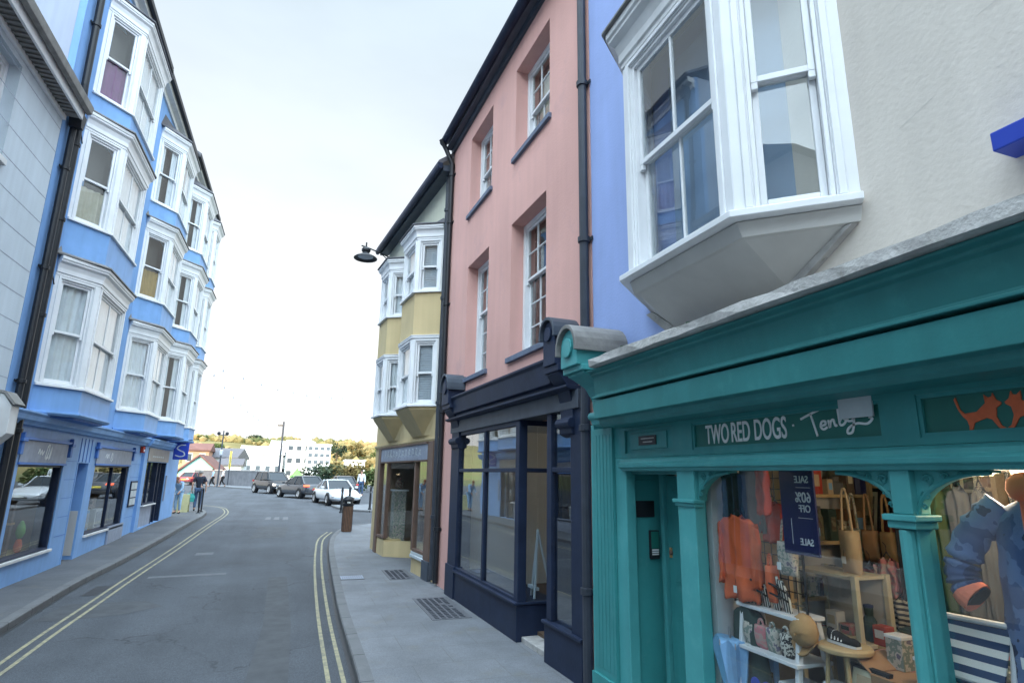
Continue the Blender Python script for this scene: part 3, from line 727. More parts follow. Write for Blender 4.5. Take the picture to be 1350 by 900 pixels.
# frieze with framed panels under the fascia
m = MB(g0)
pan = [(4.62,3.90),(3.66,2.13),(1.95,.10),(-.1,-1.9)]
edges = sorted({-2.3, 5.22} | {y for p in pan for y in p})
m.wall(edges, [2.17,2.205,2.405,2.45], lambda u, z: not (2.205 < z < 2.405 and any(b < u < a for a, b in pan)), -.06, 0)
m.build('frieze', 'teal_timber', TH, bevel=.006)
for k, (a, b) in enumerate(pan):
    sp = MB(g0).box(b+.001, a-.001, -.05, -.022, 2.206, 2.404).build('sign_panel', 'teal_green' if k else 'teal_timber', TH)
    if k:
        q = MB(g0); t = .02
        for (x0,x1,z0,z1) in ((b,a,2.205,2.205+t),(b,a,2.405-t,2.405),(b,b+t,2.205+t,2.405-t),(a-t,a,2.205+t,2.405-t)): q.box(x0,x1,-.022,-.008,z0,z1)
        q.build('panel_moulding', 'teal_timber', sp)
    else:
        q = MB(g0); q.box(b+.10,a-.08,-.022,-.012,2.235,2.375); q.build('raised_panel', 'teal_timber', sp, bevel=.006)
        q = MB(g0).box(4.14,4.40,-.012,-.004,2.268,2.345).build('name_plate', 'black_iron', sp)
        strokes([[(4.36-.018*i, 2.322),(4.347-.018*i, 2.322)] for i in range(11)]+[[(4.33-.018*i, 2.293),(4.317-.018*i, 2.293)] for i in range(8)], g0, -.004, .0045, 'panel_grey', sp, 'plate_lettering', .001)
    if k == 1:
        letters('TWO', g0, 3.525, -.022, 2.245, .186, .535, 'white_print', sp)
        letters('RED', g0, 3.262, -.022, 2.247, .186, .535, 'white_print', sp)
        letters('DOGS', g0, 3.045, -.022, 2.249, .186, .535, 'white_print', sp)
        # the handwritten town name
        S = lambda pts: spline([(2.66-x*.46, 2.235+y*.19) for x, y in pts], 5)
        L_ = [[(2.725,2.318),(2.712,2.318)],
              S([(0,.60),(.15,.72),(.32,.84)]), S([(.16,.74),(.20,.4),(.24,.05)]),
              S([(.30,.34),(.37,.38),(.37,.47),(.32,.46),(.30,.32),(.34,.24),(.40,.30)]),
              S([(.42,.50),(.43,.28),(.45,.44),(.49,.49),(.51,.32),(.54,.34)]),
              S([(.56,.90),(.57,.55),(.58,.33),(.63,.34),(.66,.45),(.61,.52),(.58,.44)]),
              S([(.68,.56),(.69,.42),(.75,.43),(.77,.58),(.76,.30),(.73,.10),(.67,.08),(.69,.22),(.80,.33),(.93,.30),(1.0,.42),(.96,.48)])]
        strokes(L_, g0, -.022, .0062, 'white_print', sp, 'lettering')
        MB(g0).box(2.175, 2.375, -.006, .004, 2.325, 2.448).build('blank_card', 'sale_paper', sp)
    if k == 2:
        def dog(x, s, flip=1):
            pr = [(-.02,.98),(.05,.62),(.14,.50),(.42,.52),(.56,.66),(.64,.74),(.63,.98),(.72,.88),(.80,.90),(.83,1.0),(.89,.80),(.99,.72),(.97,.66),(.87,.58),(.84,.36),(.92,.10),(1.02,.02),(.90,.0),(.84,.08),(.74,.28),(.62,.33),(.44,.26),(.34,.22),(.28,.04),(.20,.0),(.21,.14),(.18,.30),(.10,.40),(.0,.62),(-.07,.92)]
            return [(x-s*a*.155*1.15, 2.222+b*.155) for a, b in pr]
        m = MB(g0); m.prism(dog(1.775, 1), -.022, -.017); m.build('dog_emblem', 'orange_print', sp)
        m = MB(g0); m.prism([(1.53-(x-1.53)*1.0+.0, z) for x, z in dog(1.53, 1)], -.022, -.017); 
        m.v = [V((p.x, p.y-.12, p.z)) for p in m.v]; m.build('dog_emblem', 'orange_print', sp)
# band (transom shelf)
MB(g0).sweep([(-.06,2.055),(.02,2.055),(.03,2.075),(.055,2.085),(.06,2.11),(.035,2.125),(.03,2.15),(.0,2.168),(-.06,2.168)], [(-2.3,0),(4.66,0)]).build('transom_shelf', 'teal_pale', TH, bevel=.003)
# pilasters
def pilaster(u0, u1, mat='teal_timber', z1=2.45, flutes=4, cap=False):
    m = MB(g0); m.box(u0, u1, -.2, .03, .0, z1); 
    m.box(u0-.02, u1+.02, -.15, .055, 0, .30)
    if flutes:
        w_ = (u1-u0-.06)/flutes
        for i in range(flutes): m.box(u0+.03+w_*i+.006, u0+.03+w_*(i+1)-.006, .03, .034, .36, z1-.06)
    o = m.build('pilaster', mat, TH, bevel=.007)
    return o
pilaster(4.80, 5.18, flutes=5)
MB(g0).box(5.18, 5.245, -.2, .012, 0, 2.5).build('edge_trim', 'teal_pale', TH, bevel=.006)
MB(g0).box(4.62, 4.80, -.1, .0, 0, 2.17).build('door_jamb', 'teal_pale', TH, bevel=.01)
p_ = MB(g0).box(3.655, 3.86, -.088, .01, 0, 2.06).build('window_post', 'teal_pale', TH, bevel=.007)
MB(g0).box(3.63, 3.885, -.05, .04, 1.825, 1.85).box(3.64, 3.875, -.05, .025, 1.80, 1.825).build('post_cap', 'teal_pale', p_, bevel=.005)
# recessed private door
MB(g0).box(4.66, 4.80, -.50, -.1, 0, 2.17).build('porch_cheek', 'teal_timber', TH)
MB(g0).box(4.655, 4.664, -.34, -.02, .12, 1.98).build('porch_panel', 'teal_timber', TH, bevel=.01)
MB(g0).box(3.80, 4.80, -.50, -.06, 2.03, 2.16).build('porch_ceiling', 'teal_deep', TH)
MB(g0).box(3.78, 4.66, -.60, -.02, -.1, .045).build('door_step', 'old_stone', TH)
MB(g0).box(3.70, 3.80, -.50, -.2, 0, 2.06).build('porch_cheek', 'teal_timber', TH)
m = MB(g0); m.box(3.86, 4.60, -.47, -.40, .06, 2.02)
for (a, b, c, d) in ((3.95,4.19,1.12,1.90),(4.27,4.51,1.12,1.90),(3.95,4.19,.22,.86),(4.27,4.51,.22,.86)):
    m.prism([(a,c),(b,c),(b,d),(a,d)], -.40, -.392).prism([(a+.03,c+.03),(b-.03,c+.03),(b-.03,d-.03),(a+.03,d-.03)], -.392, -.384)
dr = m.build('door', 'teal_timber', TH, bevel=.006)
MB(g0).box(4.60, 4.655, -.50, -.36, .04, 2.05).box(3.81, 3.86, -.50, -.36, .04, 2.05).build('door_frame', 'teal_pale', TH, bevel=.008)
MB(g0).lathe([(.018,.0),(.022,-.012),(.012,-.02)], (4.555, -.40, 1.37), 12, 'x').build('lock', 'brown_timber', dr)
MB(g0).box(4.545, 4.572, -.40, -.388, 1.33, 1.41).build('lock_plate', 'cloth_tan', dr)
MB(g0).box(4.13, 4.36, -.40, -.38, 1.0, 1.06).build('letter_box', 'black_iron', dr, bevel=.004)
# plate and entry phone on the porch cheek (facing along the street)
MB(g0).box(4.645, 4.655, -.30, -.11, 1.66, 1.80).build('plaque', 'black_iron', TH, bevel=.003)
ip = MB(g0).box(4.628, 4.655, -.33, -.235, 1.31, 1.55).build('entry_phone', 'black_iron', TH, bevel=.006)
MB(g0).box(4.624, 4.628, -.32, -.245, 1.40, 1.54).build('phone_panel', 'teal_green', ip)
m = MB(g0)
for i in range(3): m.box(4.622, 4.628, -.315, -.25, 1.345+.018*i, 1.357+.018*i)
m.build('call_button', 'lamp_clear', ip)
# arched shop windows
WIN = [(2.12, 3.655), (.35, 2.03), (-1.7, .26)]
def arch_poly(u0, u1, rx, rz, zt=2.055, zs_=1.84):
    n = 8; poly = []
    L_ = [(u0, zs_)]+[(u0+rx*(1-math.cos(math.pi/2*i/n)), zs_+(zt-.012-zs_)*math.sin(math.pi/2*i/n)) for i in range(1, n+1)]
    return L_
for k, (a, b) in enumerate(WIN):
    c1 = arch_poly(a, b, .34, .2)
    c2 = [(a+b-u, z) for u, z in c1]
    for s_, c, e in ((1, c1, a), (-1, c2, b)):
        o = MB(g0).prism([(e, 2.056)]+c+[(c[-1][0], 2.056)], -.10, -.03).build('arch_spandrel', 'teal_pale', TH, bevel=.006)
        ed = MB(g0); ed.tube([(u, -.028, z) for u, z in c], .012, 6)             # raised bead and leaf scrolls
        for (du, dz, r_) in ((.07,.17,.030),(.15,.185,.022),(.05,.10,.024),(.035,.05,.016),(.22,.195,.014)):
            ed.tube([(e+s_*du+r_*(1-t/14)*math.cos(t*.75), -.026, 1.84+dz+r_*(1-t/14)*math.sin(t*.75)) for t in range(12)], .0055, 5)
        ed.build('scroll_carving', 'teal_timber', o)
    MB(g0).box(a, b, -.085, -.080, .55, 2.05).build('shop_window', 'shop_glass', TH)
    MB(g0).box(a, b, -.13, .04, .48, .55).build('window_sill', 'teal_pale', TH, bevel=.008)
    sr = MB(g0).box(a, b, -.15, -.01, 0, .48).build('stall_riser', 'teal_timber', TH)
    MB(g0).box(a+.15, b-.15, -.01, .008, .1, .40).build('riser_panel', 'teal_deep', sr, bevel=.008)
for u in (2.075, .305):
    m = MB(g0); m.box(u-.045, u+.045, -.13, -.01, .48, 1.84)
    n = 12
    m.tube([(u,.0,.55),(u,.0,1.78)], .034, 12)
    o = m.build('column', 'teal_pale', TH, bevel=.006)
    MB(g0).box(u-.085, u+.085, -.13, .05, 1.82, 1.85).box(u-.07, u+.07, -.12, .035, 1.785, 1.82).build('capital', 'teal_pale', o, bevel=.006)
    MB(g0).box(u-.05, u+.05, -.11, .012, 1.85, 2.056).build('column_block', 'teal_pale', o, bevel=.005)
# shop room
m = MB(g0)
m.box(-2.3, 3.72, -3.4, -3.3, 0, 2.7).box(-2.4, -2.3, -3.4, -.2, 0, 2.7)
m.build('room_wall', 'interior_warm', TH)
relabel(MB(g0).box(3.66, 3.72, -3.3, -.14, 0, 2.6).build('room_wall', 'white_wall', TH), 'white painted end wall of the shop window')
MB(g0).box(-2.3, 3.66, -3.3, -.15, -.05, .40).build('window_deck', 'interior_floor', TH)
MB(g0).box(-2.3, 3.66, -3.3, -.15, 2.5, 2.58).build('room_ceiling', 'white_wall', TH)
downpipe(TH, f, [(5.52,.07,12),(5.52,.07,3.0),(5.54,.07,2.6),(5.54,.07,.02)], .052, brackets=(.9,2.5,4.6,6.6,8.6))

P('sill_paint', (.13,.16,.23), .6, .12, 6, streak=.15, bump=.1)
# ------------------------------------------------------------------ the pink house
f = RIGHT(2.90, 5.5, 2.2)
PH = thing('pink_house', 'narrow pink rendered house with white sash windows over a navy shopfront', 'building', (5, 8.5, 0))
holes = [(1.06,2.30,6.84,8.42),(3.38,4.62,6.86,8.50),(1.16,2.40,3.66,5.77),(3.42,4.58,3.66,5.80)]
us = [-.02, 5.86]+[x for h in holes for x in h[:2]]; zs = [2.735, 8.98]+[x for h in holes for x in h[2:]]
MB(f).wall(us, zs, lambda u, z: not any(h[0] < u < h[1] and h[2] < z < h[3] for h in holes), -.40, 0).build('wall', 'pink_render', PH, merge=True)
MB(f).box(5.04, 5.86, -.40, -.001, -.1, 2.74).build('pier', 'pink_render', PH); MB(f).box(-.02, .12, -.40, -.001, -.1, 2.74).build('pier', 'pink_render', PH)
MB(f).box(-.02, 5.86, -7.5, -1.9, 3.0, 8.9).build('rear_block', 'pink_render', PH); MB(f).box(-.02, 5.86, -7.5, -3.62, -.1, 2.99).build('rear_block', 'pink_render', PH)
m = MB(f)                                                            # the eaves rise a touch to the far end
m.add([(-.1,.20,8.93),(5.95,.20,9.12),(5.95,.24,9.12),(-.1,.24,8.93),(-.1,-3.8,11.6),(5.95,-3.8,11.7),(-.1,-7.8,8.9),(5.95,-7.8,9.0),(-.1,.20,9.02),(5.95,.20,9.21),(-.1,-3.8,11.5),(5.95,-3.8,11.6)],
      [(8,9,5,4),(4,5,7,6),(0,1,9,8),(0,8,4,6),(1,9,5,7),(0,1,7,6)])
m.build('roof', 'slate', PH)
m = MB(f); m.sweep([(0,8.86),(.05,8.86),(.06,8.95),(.18,8.95),(.18,8.98),(0,8.98)], [(-.05,0),(5.9,0)])
m.build('soffit_board', 'navy_worn', PH)
n = 10; gut = [(.16+.075+.075*math.cos(math.pi+math.pi*i/n), 9.03+.075*math.sin(math.pi+math.pi*i/n)) for i in range(n+1)]
m = MB(f); m.add([(-.1,w,z-.09) for w,z in gut]+[(5.95,w,z+.08) for w,z in gut]+[(-.1,w+(.012 if w>.235 else -.012),z-.09+.01) for w,z in gut]+[(5.95,w+(.012 if w>.235 else -.012),z+.09) for w,z in gut],
   [(i,i+1,n+2+i,n+1+i) for i in range(n)]+[(2*n+2+i,2*n+3+i,3*n+4+i,3*n+3+i) for i in range(n)]+[tuple(range(n+1)), tuple(range(n+1,2*n+2))])
m.build('gutter', 'navy_timber', PH)
m = MB(f)
random.seed(11)
for i in range(30):
    u = .1+2.6*random.random()**1.2; s = .03+.05*random.random(); m.lathe([(s,0),(s*1.1,s*.5),(s*.5,s*.9)], (u, .12-.1*random.random(), 9.03+.03*u), 7)
o = m.build('moss', 'old_stone', PH); o['kind'] = 'stuff'
for k, h in enumerate(holes):
    upper = h[2] > 6
    c = ('curtain_cream','curtain',None,'curtain')[k]
    o = sash(PH, f, h[0]+.004, h[1]-.004, h[2]+.02, h[3]-.004, -.20, bars=((3,2),(3,2)) if upper else ((3,3),(3,2)), casing=.075, curtain=c, cfull=False, split=.5 if upper else .58, name='window', depth=.10)
    MB(f).box(h[0]-.06, h[1]+.06, -.20, .05, h[2]-.065, h[2]+.012).build('sill', 'sill_paint', o, bevel=.006)
    MB(f).box(h[0]-.15, h[1]+.15, -1.85, -.85, h[2]-.2, h[3]+.2).build('room_lining', 'interior_dark', o)
# navy shopfront
MB(f).sweep([(-.1,2.98),(.14,2.98),(.15,3.02),(.20,3.04),(.23,3.27),(.26,3.30),(.26,3.33),(-.1,3.39)], [(.62,0),(4.50,0)]).build('fascia', 'navy_timber', PH, bevel=.006)
MB(f).sweep([(-.1,2.93),(.16,2.93),(.21,2.95),(.21,2.975),(-.1,2.978)], [(.20,0),(4.98,0)]).build('moulding', 'navy_timber', PH, bevel=.003)
MB(f).box(.16, 5.02, -.25, .09, 2.725, 2.93).build('frieze', 'navy_worn', PH, bevel=.005)
console(PH, f, .30, .60, 2.42, 3.72, .30, 'navy_timber', 'navy_worn')
console(PH, f, 4.52, 4.94, 2.42, 3.72, .30, 'navy_timber', 'navy_worn')
# posts, transom and glass
def post(u0, u1, w0, w1, z0, z1, mat='navy_timber', name='post'): return MB(f).box(u0, u1, w0, w1, z0, z1).build(name, mat, PH, bevel=.008)
post(4.55, 5.02, -.2, .06, .44, 2.73); post(4.53, 5.04, -.2, .09, -.1, .50, name='plinth_block')
post(1.84, 1.97, -.06, .06, .44, 2.73); post(.16, .40, -.2, .06, .42, 2.73); post(3.22, 3.30, -.02, .045, .44, 2.73, name='mullion')
MB(f).box(1.97, 4.55, -.02, .05, 2.045, 2.10).build('transom', 'navy_timber', PH, bevel=.006)
for c in ((.44,.49),(2.66,2.73)): MB(f).box(1.97, 4.55, -.02, .055, *c).build('window_rail', 'navy_timber', PH, bevel=.006)
for (a, b) in ((1.97,3.22),(3.30,4.55)):
    for (c, d) in ((.49,2.045),(2.10,2.66)): MB(f).box(a, b, .005, .010, c, d).build('shop_window', 'street_glass', PH)
m = MB(f).prism([(1.84,-.1),(1.84,.42),(4.55,.42),(4.55,-.1)], -.5, .07); m.box(1.82, 4.56, -.5, .11, .42, .455)
m.build('stall_riser', 'navy_timber', PH, bevel=.008)
# return glass beside the entrance (runs into the shop)
rf = f.sub((1.86,0),(1.86,-.01))
m = MB(f); m.box(1.84, 1.90, -.56, -.49, .44, 2.73).box(1.84,1.90,-.49,-.06,2.045,2.10).box(1.84,1.90,-.49,-.06,2.66,2.73); m.build('return_frame', 'navy_timber', PH, bevel=.006)
MB(f).box(1.865, 1.87, -.49, -.06, .455, 2.045).box(1.865,1.87,-.49,-.06,2.10,2.66).build('return_glass', 'street_glass', PH)
# entrance: open recess, door half seen, narrow side window on its pier
m = MB(f).box(1.02, 1.80, -.66, -.60, .06, 2.05)
d_ = m.build('shop_door', 'navy_timber', PH, bevel=.006)
MB(f).box(1.12, 1.70, -.60, -.585, .55, 1.90).build('door_pane', 'car_glass', d_)
MB(f).box(1.65,1.69,-.60,-.52,1.02,1.06).build('handle', 'alloy', d_)
MB(f).box(1.0, 1.84, -.70, -.56, 2.05, 2.12).build('door_head', 'navy_timber', PH)
MB(f).box(1.0, 1.84, -.68, -.62, 2.12, 2.72).build('fanlight', 'car_glass', PH)
MB(f).box(1.04, 1.84, -.75, .0, -.1, .06).build('door_step', 'old_stone', PH, bevel=.01)
m = MB(f); m.box(.16, 1.04, -.6, .07, -.1, .40).box(.14, 1.06, -.6, .10, .40, .435); m.build('entrance_pier', 'navy_timber', PH, bevel=.008)
MB(f).box(.90, 1.02, -.05, .05, .435, 2.73).build('post', 'navy_timber', PH, bevel=.006)
MB(f).box(.40, .90, -.01, .04, 2.045, 2.10).build('transom', 'navy_timber', PH, bevel=.006)
MB(f).box(.40, .90, .005, .010, .435, 2.045).box(.40, .90, .005, .010, 2.10, 2.72).build('side_window', 'street_glass', PH)
MB(f).box(.96, 1.02, -.6, -.05, .435, 2.73).build('return_board', 'navy_timber', PH)
# room
m = MB(f).box(.1, 5.0, -3.6, -3.5, 0, 2.9).box(4.9, 5.0, -3.5, -.22, 0, 2.9).box(.1, .16, -3.5, -.62, 0, 2.9); m.build('room_wall', 'white_wall', PH)
MB(f).box(.16, 4.9, -3.5, -.21, 2.80, 2.9).build('room_ceiling', 'white_wall', PH)
MB(f).box(.16, 4.9, -3.5, -.22, -.05, .10).build('room_floor', 'interior_floor', PH)
downpipe(PH, f, [(5.80,.33,9.1),(5.82,.20,8.9),(5.78,.06,8.55),(5.80,.06,5),(5.78,.06,2.9),(5.75,.06,.05)], .05, 'black_iron', brackets=(1.0,3.2,5.4,7.2,8.3))

# ------------------------------------------------------------------ the yellow house
f = RIGHT(2.62, 11.95, 6)
YH = thing('yellow_house', 'yellow and cream corner house with four white bays over a dark wood shopfront', 'building', (4.5, 14.3, 0))
MB(f).box(-.50, 4.98, -.35, 0, 2.72, 7.05).build('wall', 'yellow_render', YH)
relabel(MB(f).box(-.50, 4.98, -.35, 0, 7.05, 8.62).build('wall', 'cream_render', YH), 'cream upper wall')
MB(f).box(-.50, 4.98, -7, -.352, 2.74, 8.6).build('rear_block', 'cream_render', YH); MB(f).box(-.50, 4.98, -7, -3.05, -.1, 2.73).build('rear_block', 'cream_render', YH)
MB(f).prism([(.34,8.52),(.36,8.62),(-3.4,11.6),(-7.4,8.6),(-7.4,8.5),(-3.4,11.48)], -.62, 5.10, 'wz').build('roof', 'slate', YH)
MB(f).prism([(0,8.44),(.25,8.40),(.27,8.52),(0,8.60)], -.6, 5.08, 'wz').build('soffit_board', 'navy_worn', YH)
MB(f).prism([(.27,8.46),(.30,8.42),(.36,8.42),(.39,8.47),(.39,8.56),(.27,8.56)], -.64, 5.12, 'wz').build('gutter', 'navy_timber', YH, bevel=.01)
for (a, b, c, d) in ((-.14,.22,1.24,1.62),(2.22,2.58,3.44,3.80)):
    far = a > 1
    bay(YH, f, a, b, c, d, .50, 5.88, 7.36, None, corn_h=.30, roof='slate', roof_h=.22, curt=('blind','curtain','curtain') if not far else ('curtain',)*3, bars=((1,1),(1,1),(1,1)), post=.09, corn_out=.11)
    bay(YH, f, a, b, c, d, .50, 3.42, 4.88, None, corn_h=.08, roof=None, curt=('blind','curtain','curtain') if not far else ('curtain',)*3, bars=((1,1),(1,1),(1,1)), post=.09, corn_out=.03)
    MB(f).prism([(a+.0,0),(b,.49),(c,.49),(d,0)], 4.882, 5.815, 'uw').build('bay_apron', 'yellow_render', YH)
    m = MB(f); m.loft([[(a,0,3.355),(b,.49,3.355),(c,.49,3.355),(d,0,3.355)],[(a+.02,0,3.30),(b,.47,3.30),(c,.47,3.30),(d-.02,0,3.30)],[(a+.42,0,2.80),(b+.34,.05,2.80),(c+.02,.05,2.80),(d-.10,0,2.80)]])
    m.build('bay_corbel', 'yellow_render', YH)
MB(f).sweep([(-.1,2.66),(.03,2.66),(.05,2.70),(.05,2.735),(-.1,2.745)], [(-.50,0),(4.98,0)]).build('string_course', 'yellow_render', YH)
# shopfront of dark wood
MB(f).box(-.50, -.20, -.30, .0, -.1, 2.66).build('pier', 'yellow_render', YH); MB(f).box(4.42, 4.98, -.30, 0, -.1, 2.66).build('pier', 'yellow_render', YH)
MB(f).box(-.20, .16, -.05, .06, .35, 2.66).build('shop_post', 'brown_timber', YH, bevel=.01); MB(f).box(4.14, 4.42, -.05, .06, .0, 2.66).build('shop_post', 'brown_timber', YH, bevel=.01)
MB(f).box(-.22, .18, -.05, .08, -.1, .35).build('plinth_block', 'navy_worn', YH, bevel=.01)
sg = MB(f).box(.16, 4.14, -.05, .05, 2.29, 2.62).build('shop_sign', 'board_grey', YH, bevel=.01)
MB(f).box(.16, 4.14, .05, .08, 2.62, 2.66).box(.16, 4.14, .05, .075, 2.26, 2.29).build('sign_moulding', 'brown_timber', sg)
# the lettering is worn past reading: only its loops are left
random.seed(5); L_ = []
x = 3.75
while x > .55:
    h = .16+.05*random.random(); b = 2.37+.02*random.random()
    L_.append(spline([(x, b),(x-.05, b+h*random.uniform(.7,1)),(x-.13, b+h*.6),(x-.07, b+h*.3),(x-.17, b+random.uniform(0,.06))], 5)); x -= .27
strokes(L_, f, .05, .012, 'sale_paper', sg, 'worn_lettering')
# glazing: front bays with a slanted lobby between
def yg(a, b, w0, w1, z0, z1):
    d = MB(f).add([(a,w0,z0),(b,w1,z0),(b,w1,z1),(a,w0,z1),(a,w0-.005,z0),(b,w1-.005,z0),(b,w1-.005,z1),(a,w0-.005,z1)], [(0,1,2,3),(4,5,6,7),(0,1,5,4),(1,2,6,5),(2,3,7,6),(3,0,4,7)])
    return d.build('shop_window', 'shop_glass', YH)
yg(.16, .98, .0, .0, .48, 2.27); yg(1.04, 1.75, -.02, -.75, .48, 2.27); yg(1.75, 2.85, -.75, -.75, .48, 2.27); yg(2.9, 3.4, -.72, .0, .48, 2.27); yg(3.45, 4.14, 0, 0, .48, 2.27)
m = MB(f); m.box(.96,1.06,-.06,.05,.44,2.29).box(3.38,3.47,-.06,.05,.44,2.29).box(1.72,1.80,-.79,-.70,.44,2.29).box(2.82,2.92,-.79,-.70,.44,2.29)
m.box(.16,.96,-.05,.05,.42,.48).box(3.47,4.14,-.05,.05,.42,.48)
m.build('window_post', 'brown_timber', YH, bevel=.006)
m = MB(f); m.box(.16,1.02,-.4,.03,-.1,.30).box(3.42,4.14,-.4,.03,-.1,.40); m.prism([(1.02,.03),(1.02,-.4),(1.76,-1.2),(2.9,-1.2),(3.42,-.4),(3.42,.03),(2.88,-.74),(1.76,-.74)], -.1, .36, 'uw'); m.build('stall_riser', 'yellow_render', YH)
m = MB(f); m.box(.14,1.04,-.4,.07,.30,.36).box(.15,1.03,-.4,.05,.36,.42); m.build('sill', 'sale_paper', YH, bevel=.008)
MB(f).box(.0, 4.3, -3.0, -2.9, 0, 2.7).box(4.2, 4.3, -2.9, -.1, 0, 2.7).box(-.2,-.1,-2.9,-.31,0,2.7).build('room_wall', 'interior_warm', YH)
MB(f).box(-.1, 4.2, -2.9, -.06, 2.32, 2.4).build('room_ceiling', 'white_wall', YH)
MB(f).box(-.1, 4.2, -2.9, -1.22, .1, .42).build('window_deck', 'pine', YH)
downpipe(YH, f, [(-.40,.05,8.4),(-.40,.05,5),(-.40,.05,.06)], .05, 'dark_pipe', brackets=(1.2,3.4,5.6,7.6))
# ------------------------------------------------------------------ the blue terrace
def blue_house(label, x, y0, y1, ztop, bays, loc, roof_trim=True):
    f = LEFT(x, 0)
    h = thing('blue_terrace_house', label, 'building', loc, 'tall blue terraced houses')
    MB(f).box(y0, y1, -.12, 0, 2.72, ztop).build('wall', 'blue_render', h)
    MB(f).box(y0, y1, -10.5, -.122, 2.73, ztop).build('rear_block', 'gable_render', h); MB(f).box(y0, y1, -10.5, -3.3, -.1, 2.72).build('rear_block', 'gable_render', h); MB(f).box(y0, y0+.12, -3.3, -.31, -.1, 2.72).build('party_wall', 'gable_render', h); MB(f).box(y1-.12, y1, -3.3, -.31, -.1, 2.72).build('party_wall', 'gable_render', h)
    MB(f).prism([(.30,ztop-.02),(.32,ztop+.06),(-5.2,ztop+3.2),(-10.8,ztop+.06),(-10.8,ztop-.06),(-5.2,ztop+3.08)], y0, y1, 'wz').build('roof', 'slate', h)
    MB(f).sweep([(0,ztop-.34),(.05,ztop-.34),(.06,ztop-.22),(.20,ztop-.18),(.22,ztop-.05),(0,ztop-.05)], [(y0,0),(y1,0)]).build('eaves_board', 'white_old', h)
    MB(f).box(y0, y1, .22, .33, ztop-.10, ztop+.0).build('gutter', 'black_iron', h, bevel=.02)
    for (u0,u1,u2,u3,levels) in bays:
        for k, (zs_, zc, cur, full, czz) in enumerate(levels):
            ch = .34 if k == 2 else .36
            bay(h, f, u0,u1,u2,u3, .55, zs_, zc, None, corn_h=ch, roof='slate' if k == 2 else 'lead', roof_h=.30 if k < 2 else .5, curt=cur, cfull=full, cz=czz, bars=((1,1),(2,1),(1,1)), post=.12, corn_out=.12)
            if k:
                zl = levels[k-1][1]
                MB(f).prism([(u0,0),(u1,.55),(u2,.55),(u3,0)], zl+.02, zs_-.062, 'uw').build('bay_apron', 'blue_timber', h)
            else:
                m = MB(f).prism([(u0,0),(u1,.55),(u2,.55),(u3,0)], zs_-.50, zs_-.062, 'uw')
                m.sweep([(-.2,zs_-.57),(.02,zs_-.57),(.05,zs_-.53),(.05,zs_-.50),(-.2,zs_-.48)], [(u0,0),(u1,.55),(u2,.55),(u3,0)])
                m.build('bay_apron', 'blue_timber', h, bevel=.005)
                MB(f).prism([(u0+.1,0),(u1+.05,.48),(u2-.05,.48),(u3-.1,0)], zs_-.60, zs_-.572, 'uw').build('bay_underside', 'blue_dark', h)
    return h, f
c_, p_, o_, k_ = 'curtain', 'curtain_purple', 'curtain_ochre', 'curtain_cream'
T3 = (True,)*3; F3 = (False,)*3; one = (1,1,1)
HA, fA = blue_house('tall blue terraced house with black twin drainpipes beside the grey house', -4.5, 11.6, 16.6, 12.85,
    [(12.58,13.22,15.12,15.80,[(3.50,5.87,(c_,c_,c_),T3,one),(6.67,8.90,(k_,c_,c_),T3,(.42,1,1)),(9.40,11.66,(p_,c_,c_),T3,(.5,1,1))])], (-6,14,0))
HB, fB = blue_house('tall blue terraced house in the middle between the drainpipe house and the corner', -4.5, 16.6, 21.3, 12.75,
    [(17.70,18.40,20.0,20.75,[(3.53,5.87,(c_,c_,c_),T3,one),(6.62,8.86,(o_,c_,c_),T3,(.45,1,1)),(9.42,11.66,(c_,c_,c_),F3,one)])], (-6,19,0))
HC, fC = blue_house('tall blue corner house with two stacks of bays at the far end of its terrace', -4.42, 21.3, 27.2, 12.85,
    [(21.75,22.40,23.95,24.5,[(3.62,6.18,(c_,c_,c_),F3,one),(6.75,9.05,(c_,c_,c_),F3,one),(9.6,11.9,(c_,c_,c_),F3,one)]),
     (24.62,25.05,26.25,26.8,[(3.60,6.12,(c_,c_,c_),F3,one),(6.72,9.0,(c_,c_,c_),T3,one),(9.55,11.85,(c_,c_,c_),F3,one)])], (-6,24,.2))
# twin drainpipes and cables at the house edge
downpipe(HA, fA, [(11.86,.16,12.7),(11.86,.10,12.2),(11.95,.09,9.1),(12.02,.09,8.7),(12.06,.09,8.2),(12.06,.09,.03)], .062, 'black_iron', brackets=(2.6,4.6,6.4,7.9,10.4,11.6), hop=(11.86,.12,12.3))
downpipe(HA, fA, [(11.66,.30,8.55),(11.78,.16,8.35),(11.84,.09,8.1),(11.84,.09,.03)], .055, 'black_iron', brackets=(3.4,5.4,7.3), hop=(11.80,.14,8.1))
m = MB(fA)
for (a, z) in ((12.12,5.62),(12.12,8.5)): m.tube([(a,.05,z),(a+.2,.02,z-.10),(a+.42,.02,z-.32)], .012, 6)
m.build('cable', 'black_iron', HA)

